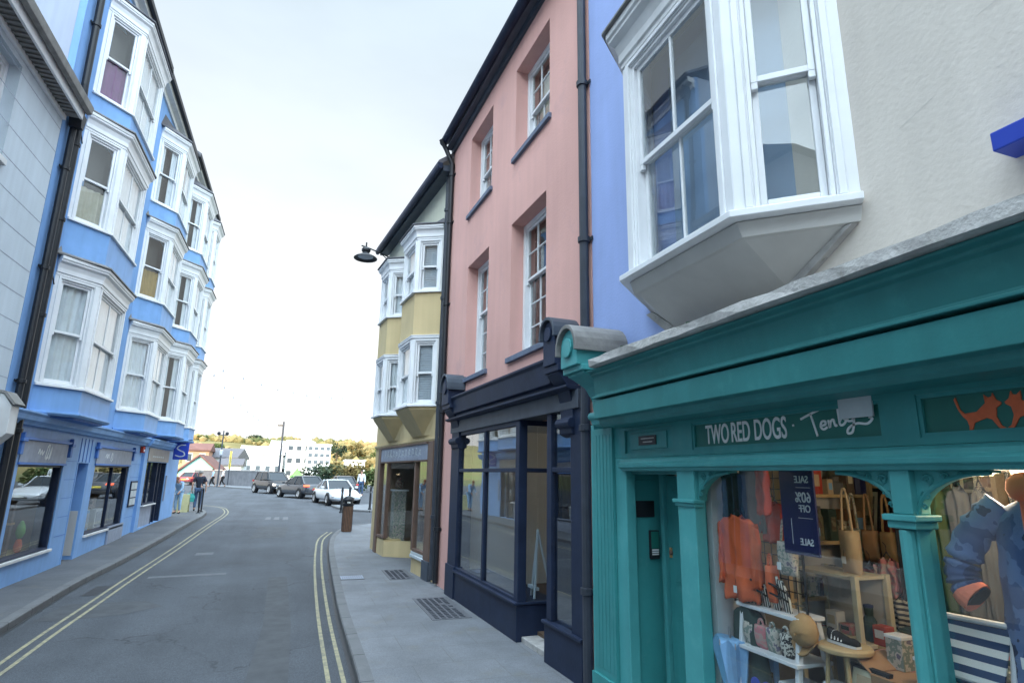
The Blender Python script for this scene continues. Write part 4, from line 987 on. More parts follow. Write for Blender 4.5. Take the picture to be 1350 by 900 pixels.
def shopfront(h, f, y0, y1, sign, glassr, riser_top, pil, door=None, labelmat='board_grey', left_dark=True):
    pass
def blue_ground(h, f, y0, y1, openings):
    """ground-floor wall in blue with rectangular openings (u0,u1,z0,z1)"""
    MB(f).wall([y0, y1]+[x for o in openings for x in o[:2]], [-.1, 2.72]+[x for o in openings for x in o[2:]], lambda u, z: not any(o[0] < u < o[1] and o[2] < z < o[3] for o in openings), -.30, .0).build('shopfront_wall', 'blue_timber', h, merge=True)
    MB(f).sweep([(-.1,2.72),(.10,2.72),(.12,2.76),(.17,2.80),(.19,2.88),(.22,2.92),(.22,2.95),(-.1,2.99)], [(y0,0),(y1,0)]).build('shop_cornice', 'blue_timber', h, bevel=.004)
def shop(h, f, a, b, z0, z1, zs0, zs1, sign_mat='board_grey', split=None, dark_side=True):
    """sign band over a window a..b; sill z0, head z1, sign zs0..zs1"""
    s = MB(f).box(a-.04, b+.04, -.20, .02, zs0, zs1).build('shop_sign', sign_mat, h, bevel=.005)
    m = MB(f); m.box(a-.10, b+.10, 0, .06, zs1, zs1+.05).box(a-.06, b+.06, .0, .035, zs0-.04, zs0); m.build('sign_moulding', 'blue_dark', s, bevel=.004)
    fr = MB(f); fr.box(a, a+.05, -.22, -.02, z0, z1).box(b-.07, b, -.22, -.02, z0, z1).box(a+.05, b-.07, -.20, -.03, z1-.05, z1).box(a+.05, b-.07, -.2, .0, z0, z0+.04)
    for x in (split or []): fr.box(x-.02, x+.02, -.12, -.05, z0+.04, z1-.05)
    wf = fr.build('window_frame', 'navy_timber' if dark_side else 'white_old', h, bevel=.005)
    MB(f).box(a+.05, b-.07, -.095, -.09, z0+.04, z1-.05).build('pane', 'shop_glass', wf)
    MB(f).box(a-.05, b+.05, -.1, .05, z0-.05, z0).build('sill', 'white_old', wf, bevel=.005)
    m = MB(f); m.box(a-.3, b+.3, -2.6, -2.5, 0, 2.6).box(a-.3, a-.2, -2.5, -.31, 0, 2.6).box(b+.2, b+.3, -2.5, -.31, 0, 2.6).build('room_wall', 'interior_warm', h)
    MB(f).box(a-.2, b+.2, -2.5, -.31, z0-.12, z0-.02).build('window_deck', 'pine', h)
    MB(f).box(a-.2, b+.2, -2.5, -.31, z1+.02, z1+.1).build('room_ceiling', 'white_wall', h)
    return s
def capital(h, f, u, z):
    MB(f).box(u-.10, u+.10, 0, .09, z, z+.06).box(u-.06, u+.06, 0, .06, z-.22, z).box(u-.03, u+.03, .0, .07, z+.06, z+.16).build('capital', 'blue_dark', h, bevel=.01)
# house A: shop window, then the recessed door
blue_ground(HA, fA, 11.6, 16.6, [(12.62,14.78,.40,2.06),(15.62,16.32,.0,2.12)])
s_ = shop(HA, fA, 12.62, 14.78, .42, 2.06, 2.09, 2.48)
strokes([spline([(13.30,2.25),(13.36,2.33),(13.40,2.24),(13.47,2.32),(13.5,2.24),(13.58,2.31)], 5), spline([(13.66,2.17),(13.72,2.38),(13.80,2.42),(13.78,2.26),(13.70,2.16),(13.80,2.20)], 5), spline([(13.84,2.18),(13.93,2.40),(13.90,2.22),(13.84,2.16)], 5)], fA, .02, .016, 'white_print', s_, 'painted_script')
for u in (12.50, 14.92): capital(HA, fA, u, 2.44)
MB(fA).box(14.70, 14.78, -.3, -.03, .42, 2.06).build('window_cheek', 'navy_timber', HA)
m = MB(fA)
for z in (.62,1.0,1.38,1.76,2.14): m.box(14.96, 15.58, .0, .004, z, z+.012)
for u in (15.62,15.86,16.10,16.34): m.box(u, u+.03, .0, .012, 2.14, 2.66)
m.build('groove', 'blue_dark', HA)
d_ = MB(fA).box(15.62, 16.32, -.50, -.42, .05, 2.12).build('door', 'blue_timber', HA, bevel=.005)
MB(fA).box(15.70, 16.24, -.42, -.40, .18, 1.02).build('door_panel', 'panel_grey', d_, bevel=.01)
MB(fA).box(16.12, 16.16, -.42, -.37, 1.06, 1.18).build('handle', 'alloy', d_)
MB(fA).box(15.58, 15.626, -.42, .012, -.1, 2.125).build('door_jamb', 'blue_timber', HA, bevel=.005); j_ = MB(fA).box(16.312, 16.36, -.42, .012, -.1, 2.125).build('door_jamb', 'blue_timber', HA, bevel=.005)
MB(fA).box(16.300, 16.312, -.40, -.03, .10, 1.06).build('kick_panel', 'panel_grey', j_, bevel=.004)
# house B
blue_ground(HB, fB, 16.6, 21.3, [(16.86,20.02,.46,2.09)])
s_ = shop(HB, fB, 16.86, 20.02, .48, 2.09, 2.12, 2.50, split=[18.62])
strokes([spline([(17.5,2.27),(17.58,2.36),(17.64,2.26),(17.74,2.36),(17.8,2.26)], 5), spline([(17.95,2.2),(18.05,2.40),(18.12,2.26),(18.02,2.18)], 5)], fB, .02, .012, 'white_print', s_, 'painted_script')
for u in (16.74, 20.16): capital(HB, fB, u, 2.46)
MB(fB).box(19.88, 20.02, -.3, -.03, .48, 2.09).build('window_cheek', 'navy_timber', HB)
MB(fB).box(18.72, 20.14, .0, .05, .0, .52).build('riser_panel', 'board_grey', HB, bevel=.006)
m = MB(fB)
for z in (.62,1.0,1.38,1.76,2.14,2.46): m.box(20.3, 21.28, .0, .004, z, z+.012)
m.build('groove', 'blue_dark', HB)
q = thing('menu_board', 'framed menu board of pale sheets fixed to the blue pier', 'notice board', (-4.5+.03,20.75,1.3))
MB(fB).box(20.42, 21.16, .004, .035, .92, 1.66).build('frame', 'navy_timber', q, bevel=.006)
for i in range(2):
    for j in range(3): MB(fB).box(20.47+.34*i, 20.78+.34*i, .035, .040, .97+.225*j, 1.16+.225*j).build('sheet', 'sale_paper', q)
q = thing('alarm_box', 'small red alarm box high on the blue pier', 'alarm box', (-4.45,21.1,2.7))
MB(fB).prism([(20.98,2.50),(21.16,2.50),(21.18,2.69),(20.96,2.69)], .002, .09).build('case', 'cloth_red', q, bevel=.01)
MB(fB).box(21.0,21.14,.09,.10,2.54,2.60).build('label_strip', 'white_print', q)
# house C: cafe front with door
blue_ground(HC, fC, 21.3, 27.2, [(21.75,24.9,.22,2.24)])
s_ = MB(fC).box(21.72, 24.95, -.2, .03, 2.26, 2.68).build('shop_sign', 'taupe', HC, bevel=.006)
strokes([[(22.3+.30*i, 2.42),(22.5+.30*i, 2.42)] for i in range(6)], fC, .03, .02, 'sale_paper', s_, 'worn_lettering')
m = MB(fC); m.box(21.75,21.81,-.2,-.02,.95,2.24).box(23.48,23.56,-.2,-.02,.22,2.24).box(24.84,24.9,-.2,-.02,.22,2.24).box(22.6,22.65,-.14,-.06,.95,2.24).box(24.2,24.26,-.14,-.06,.22,2.24).box(21.81,23.48,-.2,.02,.88,.95); wf = m.build('window_frame', 'navy_timber', HC, bevel=.005)
MB(fC).box(21.81,23.48,-.105,-.10,.95,2.24).box(23.56,24.84,-.105,-.10,.30,2.24).build('pane', 'shop_glass', wf)
MB(fC).box(21.75,23.52,-.2,-.03,-.1,.88).build('stall_riser', 'board_grey', HC, bevel=.006)
MB(fC).box(21.70,23.55,-.03,.08,.86,.90).build('sill', 'white_old', HC, bevel=.006)
m = MB(fC); m.box(21.5,25.2,-3.2,-3.1,0,2.6).box(25.1,25.2,-3.1,-.31,0,2.6).box(21.5,21.6,-3.1,-.31,0,2.6).build('room_wall', 'interior_warm', HC)
MB(fC).box(21.6,25.1,-3.1,-.31,2.3,2.4).build('room_ceiling', 'white_wall', HC)
MB(fC).box(25.25, 26.2, .0, .06, 1.05, 1.75).build('wall_board', 'board_grey', HC, bevel=.006) if False else MB(fC).box(24.96,25.05,0,.05,.9,1.8).build('wall_board', 'board_grey', HC, bevel=.006)
# hanging sign with a pale swirl
q = thing('hanging_sign', 'navy blue hanging sign with a pale swirl on a bracket at the corner house', 'sign', (-3.75,25.2,2.9))
ff = Fr((-4.42,25.1),(1,0),(0,-1))
MB(ff).box(.12, .62, -.03, .03, 2.38, 3.02).build('board', 'sign_blue', q, bevel=.02)
strokes([spline([(0.509,2.92),(0.336,2.90),(0.235,2.80),(0.322,2.72),(0.466,2.65),(0.494,2.54),(0.365,2.49),(0.192,2.54)], 6)], ff, .031, .020, 'sale_paper', q, 'swirl', .006)
strokes([spline([(0.509,2.92),(0.336,2.90),(0.235,2.80),(0.322,2.72),(0.466,2.65),(0.494,2.54),(0.365,2.49),(0.192,2.54)], 6)], ff, -.037, .020, 'sale_paper', q, 'swirl', .006)
MB(ff).tube([(0,0,3.10),(.72,0,3.10)], .016, 8).tube([(.2,0,3.02),(.2,0,3.10)], .008, 6).tube([(.55,0,3.02),(.55,0,3.10)], .008, 6).build('bracket', 'black_iron', q)

# ------------------------------------------------------------------ the grey house
f = LEFT(-4.5, 0)
GH = thing('grey_house', 'pale grey rendered house with a white gutter beside the blue terrace', 'building', (-7, 6, 0))
wh = [(8.50,9.95,6.45,8.0),(4.4,5.85,6.45,8.0),(.2,1.65,6.45,8.0),(8.3,9.9,3.5,5.5),(4.2,5.8,3.5,5.5),(0,1.6,3.5,5.5)]
MB(f).wall([-6.5, 11.58]+[x for h in wh for x in h[:2]], [2.72,8.62]+[x for h in wh for x in h[2:]], lambda u, z: not any(h[0] < u < h[1] and h[2] < z < h[3] for h in wh), -.35, 0).build('wall', 'grey_render', GH, merge=True)
MB(f).box(-6.5, 11.58, -9, -1.9, -.1, 8.5).build('rear_block', 'grey_render', GH)
m = MB(f)
for j in range(13): m.box(-6.5, 11.57, .0, .0025, 2.95+.45*j, 2.962+.45*j)
m.build('groove', 'gable_render', GH)
for h in wh:
    o = sash(GH, f, h[0]+.004, h[1]-.004, h[2]+.01, h[3]-.004, -.16, bars=((1,1),(1,1)), curtain='curtain', cfull=False, name='window')
    MB(f).box(h[0]-.05, h[1]+.05, -.15, .06, h[2]-.09, h[2]).build('sill', 'white_old', o, bevel=.006)
    MB(f).box(h[0]-.15, h[1]+.15, -1.85, -.8, h[2]-.2, h[3]+.2).build('room_lining', 'interior_dark', o)
MB(f).prism([(.36,8.45),(.34,8.52),(-4.6,11.2),(-9.3,8.5),(-9.3,8.4),(-4.6,11.05)], -6.6, 11.56, 'wz').build('roof', 'slate', GH)
MB(f).prism([(0,8.184),(.258,8.184),(.258,8.24),(0,8.24)], -6.55, 11.57, 'wz').build('soffit_board', 'lead', GH); MB(f).box(-6.5, 11.57, .003, .055, 8.10, 8.18).build('wall_plate', 'white_timber', GH)
MB(f).prism([(.26,8.17),(.30,8.17),(.30,8.42),(.26,8.42)], -6.55, 11.57, 'wz').build('fascia_board', 'white_timber', GH)
MB(f).prism([(.302,8.33),(.34,8.30),(.41,8.32),(.43,8.46),(.302,8.46)], -6.55, 11.62, 'wz').build('gutter', 'lead', GH, bevel=.01)
m = MB(f); random.seed(4)
for i in range(104): m.box(-1+.12*i, -.95+.12*i, .06, .258, 8.155, 8.182)
m.build('eaves_bracket', 'lead', GH)
blue_g = MB(f).wall([-6.5,11.58,7.6,10.9,3.0,6.2], [-.1,2.72,.5,2.2], lambda u, z: not ((7.6 < u < 10.9 or 3 < u < 6.2) and .5 < z < 2.2), -.3, 0).build('shopfront_wall', 'white_old', GH, merge=True)
MB(f).sweep([(-.1,2.72),(.12,2.72),(.2,2.85),(.2,2.92),(-.1,2.98)], [(-6.5,0),(11.5,0)]).build('shop_cornice', 'white_old', GH, bevel=.004)
for (a, b) in ((7.6,10.9),(3,6.2)):
    MB(f).box(a, b, -.10, -.095, .5, 2.2).build('shop_window', 'shop_glass', GH)
    MB(f).box(a-.2, b+.2, -1.85, -1.75, 0, 2.6).build('room_wall', 'interior_warm', GH)
# white shop bracket at the very end of its front
m = MB(f); m.prism([(.0,2.30),(.20,2.34),(.34,2.50),(.34,2.92),(.22,3.10),(0,3.14)], 11.02, 11.30, 'wz'); o = m.build('console', 'white_old', GH, bevel=.01)
MB(f).prism([(.0,3.145),(.23,3.105),(.37,2.93),(.40,2.95),(.25,3.14),(0,3.19)], 10.98, 11.34, 'wz').build('console_cap', 'lead', o)
MB(f).prism([(.06,2.46),(.26,2.56),(.26,2.86),(.06,2.92)], 11.30, 11.312, 'wz').build('console_panel', 'blind', o)

# ------------------------------------------------------------------ houses behind the camera's back and across the roofs
def plain_house(name, label, x0, x1, y0, y1, h, mat, face, loc=None, flat=False):
    t = thing(name, label, 'building', ((x0+x1)/2,(y0+y1)/2,0))
    MB().box(x0, x1, y0, y1, -.2, h).build('wall', mat, t)
    ridge = (x0+x1)/2
    MB().prism([(x0-.3,h+.002),(x1+.3,h+.002),(ridge,h+(.02 if 'hotel' in name else .28)*(x1-x0))], y0-.2, y1+.2, 'uz').build('roof', 'slate', t)
    if face:
        ff = {'E': Fr((x1,0),(0,1),(1,0)), 'W': Fr((x0,0),(0,1),(-1,0)), 'N': Fr((0,y1),(1,0),(0,1)), 'S': Fr((0,y0),(1,0),(0,-1))}[face]
        a, b = (y0, y1) if face in 'EW' else (x0, x1)
        n = max(2, int((b-a)/3.2))
        for i in range(n):
            c = a+(b-a)*(i+.5)/n
            for z in [1.0]+[3.6+2.9*k for k in range(int((h-3.6)/2.9))]:
                w = MB(ff).box(c-.6, c+.6, .002, .06, z, z+1.7).build('window', 'white_old', t)
                MB(ff).box(c-.5, c-.03, .06, .066, z+.1, z+1.6).box(c+.03, c+.5, .06, .066, z+.1, z+1.6).build('pane', 'far_window', w)
    return t
plain_house('terraced_house', 'white house behind the viewer on the grey house side', -13, -4.6, -22, -7, 10.5, 'far_white', 'E')
plain_house('terraced_house', 'cream house behind the viewer on the teal shop side', 3.0, 12, -24, -4, 8.5, 'cream_render', 'W')
plain_house('end_house', 'broad pink house closing the street behind the viewer', -14, 16, -44, -32, 11, 'pink_render', 'N')
plain_house('tall_hotel', 'tall hotel over the roofs behind the grey house', -34, -17, -28, 6, 19.5, 'far_sand', 'E')  # unseen block, added and raised to keep low sun off the street
plain_house('lane_house', 'house in the lane behind the blue terrace', -34, -19, 10, 24, 11.5, 'far_white', 'E')  # unseen back row, added to keep a sunlit streak off the far road
plain_house('lane_house', 'long house further along the lane behind the blue terrace', -44, -22, 25, 33, 11.0, 'far_sand', 'E')

# ------------------------------------------------------------------ wall lamp on the yellow house
f = RIGHT(2.62, 11.95, 6)
q = thing('wall_lamp', 'dark swan neck lamp with a wide shade on a bracket high on the yellow house', 'wall lamp', tuple(f.p(4.55,0,8.0)))
bx = 4.55
sg_ = MB(f).tube([(bx,.0,8.16),(bx,.25,8.24),(bx,.5,8.31),(bx,.78,8.38),(bx,.92,8.40)], .022, 8).tube([(bx,.0,8.0),(bx,.30,8.23)], .014, 6).tube([(bx,.08,8.15),(bx,.16,8.0),(bx,.06,7.95)], .012, 6)
sg_.box(bx-.05,bx+.05,0,.04,7.85,8.2); sg_.build('bracket', 'black_iron', q)
MB(f).tube([(bx,.78,8.52),(bx,.78,8.36)], .022, 8).build('finial', 'black_iron', q)
MB(f).lathe([(.02,.31),(.10,.30),(.13,.25),(.125,.20),(.09,.16),(.10,.13),(.18,.085),(.29,.025),(.335,-.015),(.33,-.03),(.28,.005),(.16,.07),(.07,.115)], (bx,.78,8.05), 24).build('shade', 'black_iron', q, smooth=False)
MB(f).lathe([(.0,-.045),(.08,-.03),(.15,-.005),(.22,.015)], (bx,.78,8.065), 16).build('bowl', 'blind', q)
P('board_yellow', (.42,.40,.22), .6, .1, 5, bump=.03)
# ------------------------------------------------------------------ street things
def zg(y): return g(y)
# litter bin of dark wood with a domed hood
q = thing('litter_bin', 'round brown litter bin with a black domed hood near the kerb corner', 'bin', (1.78,20.7,zg(20.7)))
z = zg(20.7); c = (1.78,20.7,z)
MB().lathe([(.155,0),(.165,.02),(.165,.78),(.16,.80)], c, 20).build('body', 'bin_wood', q)
m = MB()
for i in range(20):
    a = 2*math.pi*i/20; m.box(1.78+.166*math.cos(a)-.006, 1.78+.166*math.cos(a)+.006, 20.7+.166*math.sin(a)-.006, 20.7+.166*math.sin(a)+.006, z+.03, z+.78)
m.build('slat_gaps', 'black_iron', q)
MB().lathe([(.175,.80),(.185,.83),(.185,.88),(.14,.89),(.13,.95),(.185,.96),(.18,1.02),(.14,1.08),(.07,1.115),(.02,1.125)], c, 20).build('hood', 'black_iron', q)
MB().box(1.73,1.83,20.5,20.53,z+.9,z+.94).build('label_plate', 'plate_white', q)
# black bollards
def bollard(x, y, label):
    z = zg(y); q = thing('bollard', label, 'bollard', (x,y,z), 'black iron bollards on the corner')
    MB().lathe([(.085,0),(.09,.03),(.07,.08),(.055,.12),(.05,.95),(.065,.97),(.065,1.0),(.05,1.02),(.055,1.08),(.03,1.13),(.01,1.14)], (x,y,z), 14).build('post', 'black_iron', q)
    MB().lathe([(.053,.80),(.056,.81),(.056,.87),(.053,.88)], (x,y,z), 14).build('band', 'cloth_grey', q)
    return q
bollard(2.16,28.6,'black iron bollard just behind the brown litter bin'); bollard(2.52,28.9,'black iron bollard between the litter bin and the lone bollard'); bollard(3.72,31.0,'lone black iron bollard beside the yellow house corner')
# kerb of the car park island
kerb('kerb', resample(spline([(5.2,30.2),(4.2,30.3),(3.4,30.5),(2.7,31.6),(2.25,33.0),(2.05,34.6)], 5)), None, 0, 1)
isl = resample(spline([(5.2,30.2),(4.2,30.3),(3.4,30.5),(2.7,31.6),(2.25,33.0),(2.05,34.6)], 5)); ii = offset(isl, .14)
sheet('pavement', 'paving', ii, [(9,p[1]+1.5) for p in ii], -.004)
# far pavement along the stone wall
KF = resample(spline([(-2.6,60.5),(-5,64.5),(-8,71),(-12,80),(-17,92)], 5)); kerb('kerb', KF, None, 0, 1)
fi = offset(KF, .14); sheet('pavement', 'paving', fi, [(p[0]+4.4,p[1]+2.6) for p in fi], -.004)
# hoop stand on the far-left pavement
q = thing('hoop_stand', 'black hoop barrier at the pavement edge beside the walking man', 'barrier', (-3.62,29.6,zg(29.6)))
z = zg(29.6)
for k, dx in enumerate((-.12,)):
    MB().tube(spline([(-3.60+dx,29.1,z),(-3.60+dx,29.1,z+.85),(-3.60+dx,29.25,z+1.0),(-3.60+dx,29.75,z+1.0),(-3.60+dx,29.9,z+.85),(-3.60+dx,29.9,z)], 5), .032, 8).build('hoop', 'black_iron', q)
MB().box(-3.80,-3.64,29.05,29.15,z,z+.02).box(-3.80,-3.64,29.85,29.95,z,z+.02).build('foot_plate', 'black_iron', q)
# yellow folding board by the cafe
q = thing('folding_board', 'yellow folding pavement board leaning open by the cafe wall', 'sandwich board', (-4.45,29.9,zg(29.9)))
z = zg(29.9); ff = Fr((-4.45,29.9),(1,0),(0,-1))
MB(ff).prism([(.22,z),(.25,z),(.03,z+.75),(.0,z+.75)], -.22, .22, 'wz').build('board', 'board_yellow', q, bevel=.005)
MB(ff).prism([(-.22,z),(-.25,z),(-.03,z+.75),(.0,z+.75)], -.22, .22, 'wz').build('board', 'board_yellow', q, bevel=.005)

# ------------------------------------------------------------------ cars
def car(label, x, y, heading, Lc, Wc, Hc, paint, kind, front_light='lamp_clear', rear_light='lamp_red', plate='plate_white', lit=None):
    """heading: world angle of the nose (degrees, 0 = +X). Built nose towards +u, about the centre"""
    z = zg(y)-.1
    t = thing('parked_car' if kind != 'moving' else 'red_car', label, 'car', (x,y,z), 'cars parked across the square' if kind != 'moving' else None, 0)
    a = R(heading); f = Fr((x,y),(math.cos(a),math.sin(a)),(-math.sin(a),math.cos(a)))
    h = Lc/2; w = Wc/2
    suv = kind == 'suv'; cp = kind == 'coupe'
    zb = .22 if not suv else .30                                       # sill
    belt = Hc*(.62 if not suv else .60); hood = Hc*(.58 if not suv else .60); nose = Hc*(.42 if cp else .46)
    tail = Hc*(.62 if not cp else .60)
    # body stations from nose (+h) to tail (-h): (u, half width, z low, z shoulder, z top)
    st = [(h,.62*w,zb+.14,nose*.80,nose*.86),(h-.06,.80*w,zb+.03,nose*.9,nose),(h-.30,.93*w,zb,nose*.98,nose*1.07),(h-.8,.985*w,zb-.02,hood*.93,hood*1.0),(h-1.35,w,zb-.02,belt*.95,belt*1.02),
          (0,w,zb-.02,belt*.97,belt*1.04),(-h+1.1,w,zb-.02,belt*1.0,belt*1.05),(-h+.55,.98*w,zb,tail*.98,tail*1.06),(-h+.16,.90*w,zb+.05,tail*.92,tail*1.02),(-h+.02,.80*w,zb+.10,tail*.75,tail*.92)]
    rings = []
    for (u, ww, zl, zs_, zt) in st:
        rings.append([(u,-ww*.86,z+zl),(u,-ww*.985,z+zl+.10),(u,-ww,z+(zl+zs_)/2),(u,-ww*.955,z+zs_),(u,-ww*.80,z+zt),(u,0,z+zt+.03),(u,ww*.80,z+zt),(u,ww*.955,z+zs_),(u,ww,z+(zl+zs_)/2),(u,ww*.985,z+zl+.10),(u,ww*.86,z+zl)])
    b = MB(f).loft(rings); o = b.build('body', paint, t, smooth=True); s = o.modifiers.new('s','SUBSURF'); s.levels = s.render_levels = 1
    # greenhouse
    fr0, fr1 = h-1.30, h-2.05; rr1, rr0 = (-h+1.15 if not suv else -h+.55), (-h+.45 if not suv else -h+.25)
    if cp: rr1 += .35
    gw = .80*w; rw = .66*w; zt = z+Hc; zbl = z+belt*1.03
    lo = [(fr0+.02,-gw*.86),(fr0-.25,-gw*1.12),(rr0+.35,-gw*1.12),(rr0,-gw*.9),(rr0,gw*.9),(rr0+.35,gw*1.12),(fr0-.25,gw*1.12),(fr0+.02,gw*.86)]
    hi = [(fr1,-rw*.86),(fr1-.2,-rw*1.02),(rr1+.2,-rw*1.02),(rr1,-rw*.9),(rr1,rw*.9),(rr1+.2,rw*1.02),(fr1-.2,rw*1.02),(fr1,rw*.86)]
    MB(f).loft([[(u,w_,zbl-.03) for u,w_ in lo],[(u,w_,zt-.06) for u,w_ in hi]]).build('windows', 'car_window', t, bevel=.07, seg=3)
    up = [(fr1-.22,-rw*.6),(fr1-.4,-rw*.7),(rr1+.4,-rw*.7),(rr1+.25,-rw*.6),(rr1+.25,rw*.6),(rr1+.4,rw*.7),(fr1-.4,rw*.7),(fr1-.22,rw*.6)]
    hi2 = [(u+(.03 if u > 0 else -.03)*0, w_*1.02) for u, w_ in hi]
    rf = MB(f).loft([[(u,w_,zt-.062) for u,w_ in hi2],[(u,w_,zt-.02) for u,w_ in [(a_[0]*.97,a_[1]*.97) for a_ in hi]],[(u,w_,zt+.005) for u,w_ in up]]).build('roof', paint, t, bevel=.02, seg=2)
    for sgn in (-1,1):
        MB(f).tube([(fr0,sgn*gw*.98,zbl-.02),(fr1,sgn*rw*.98,zt-.05)], .035, 6).tube([((fr1+rr1)/2-.1,sgn*rw*1.035,zt-.06),((fr0+rr0)/2-.1,sgn*gw*1.13,zbl-.02)], .035, 6).tube([(rr1,sgn*rw*.98,zt-.05),(rr0+.05,sgn*gw*.98,zbl-.02)], .05, 6).build('pillar', paint, t)
        MB(f).box(fr0-.35,fr0-.20,sgn*(w*.98),sgn*(w+.16),zbl+.0,zbl+.12).build('mirror', paint, t, bevel=.03)
    rad = .32 if not suv else .37
    for u in (h-.88, -h+.86):
        for sgn in (-1,1):
            c = f.p(u, sgn*(w-.10), z+rad); ax = f.n*sgn
            def disc(prof, n=20):
                pts = []; 
                for r_, d in prof:
                    for k in range(n):
                        an = 2*math.pi*k/n; pts.append(c+f.u*(r_*math.cos(an))+V((0,0,r_*math.sin(an)))+ax*d)
                return pts, [(i*n+j,i*n+(j+1)%n,(i+1)*n+(j+1)%n,(i+1)*n+j) for i in range(len(prof)-1) for j in range(n)]+[tuple(range(n)),tuple(range((len(prof)-1)*n,len(prof)*n))]
            p_, q_ = disc([(rad+.05,-.12),(rad+.05,.085),(rad-.02,.09)]); MB().add(p_, q_, raw=True).build('wheel_arch', 'black_iron', t)
            p_, q_ = disc([(rad,-.14),(rad,.10),(rad-.03,.125),(rad-.11,.125),(rad-.11,.09)]); ty = MB().add(p_, q_, raw=True).build('wheel', 'rubber', t)
            m = MB(); p_, q_ = disc([(rad-.12,.095),(rad-.13,.118),(rad-.15,.100),(.06,.095),(.05,.11),(.01,.11)]); m.add(p_, q_, raw=True)
            m.build('rim', 'alloy', ty)
    # lights, grille, plates
    for sgn in (-1,1):
        u = h-.20
        MB(f).loft([[(h-.34,sgn*w*.50,z+nose*.80),(h-.34,sgn*w*.93,z+nose*.82),(h-.42,sgn*w*.93,z+nose*1.02),(h-.42,sgn*w*.50,z+nose*1.02)],
                    [(h+.005,sgn*w*.50,z+nose*.80),(h-.16,sgn*w*.90,z+nose*.84),(h-.26,sgn*w*.90,z+nose*1.0),(h-.07,sgn*w*.50,z+nose*.96)]]).build('headlight', front_light if lit != 'head' else 'head_glow', t)
        MB(f).loft([[(-h+.3,sgn*w*.64,z+tail*.86),(-h+.3,sgn*w*.95,z+tail*.86),(-h+.3,sgn*w*.95,z+tail*.98),(-h+.3,sgn*w*.64,z+tail*.98)],
                    [(-h-.005,sgn*w*.64,z+tail*.86),(-h+.12,sgn*w*.93,z+tail*.86),(-h+.16,sgn*w*.92,z+tail*.98),(-h+.04,sgn*w*.64,z+tail*.98)]]).build('tail_light', rear_light if lit != 'tail' else 'tail_glow', t)
    MB(f).box(h-.15,h+.02,-w*.42,w*.42,z+zb+.10,z+nose*.72).build('grille', 'black_iron', t, bevel=.03)
    MB(f).box(h+.02,h+.035,-.26,.26,z+zb+.16,z+zb+.27).build('number_plate', plate, t)
    MB(f).box(-h-.02,-h+.1,-.26,.26,z+tail*.66,z+tail*.66+.11).build('number_plate', 'plate_yellow', t)
    MB(f).box(-h-.03,-h+.2,-w*.88,w*.88,z+zb+.04,z+zb+.22).build('bumper', 'black_iron' if kind != 'coupe' else paint, t, bevel=.04)
    return t
P('car_window', (.02,.028,.036), .12, .02, 3, bump=0, spec=.3)
car('silver sports car parked nose towards the street by the bollards', 2.42, 36.6, -76, 4.2, 1.84, 1.38, 'silver_paint', 'coupe', lit=None)
car('dark grey saloon parked with its tail lights to the street beside the silver car', .55, 43.0, 116, 4.5, 1.80, 1.45, 'grey_paint', 'saloon', lit='tail')
car('black off-road car parked nose first, on the far side of the grey saloon', -1.45, 51.5, -66, 4.7, 1.92, 1.68, 'black_paint', 'suv', lit='head')
car('dark car seen over the bonnet of the silver car', 3.5, 48.0, 100, 4.3, 1.78, 1.45, 'black_paint', 'saloon')
car('red car with glowing tail lights at the end of the street', -11.1, 79, 70, 4.2, 1.78, 1.48, 'red_paint', 'moving', lit='tail')

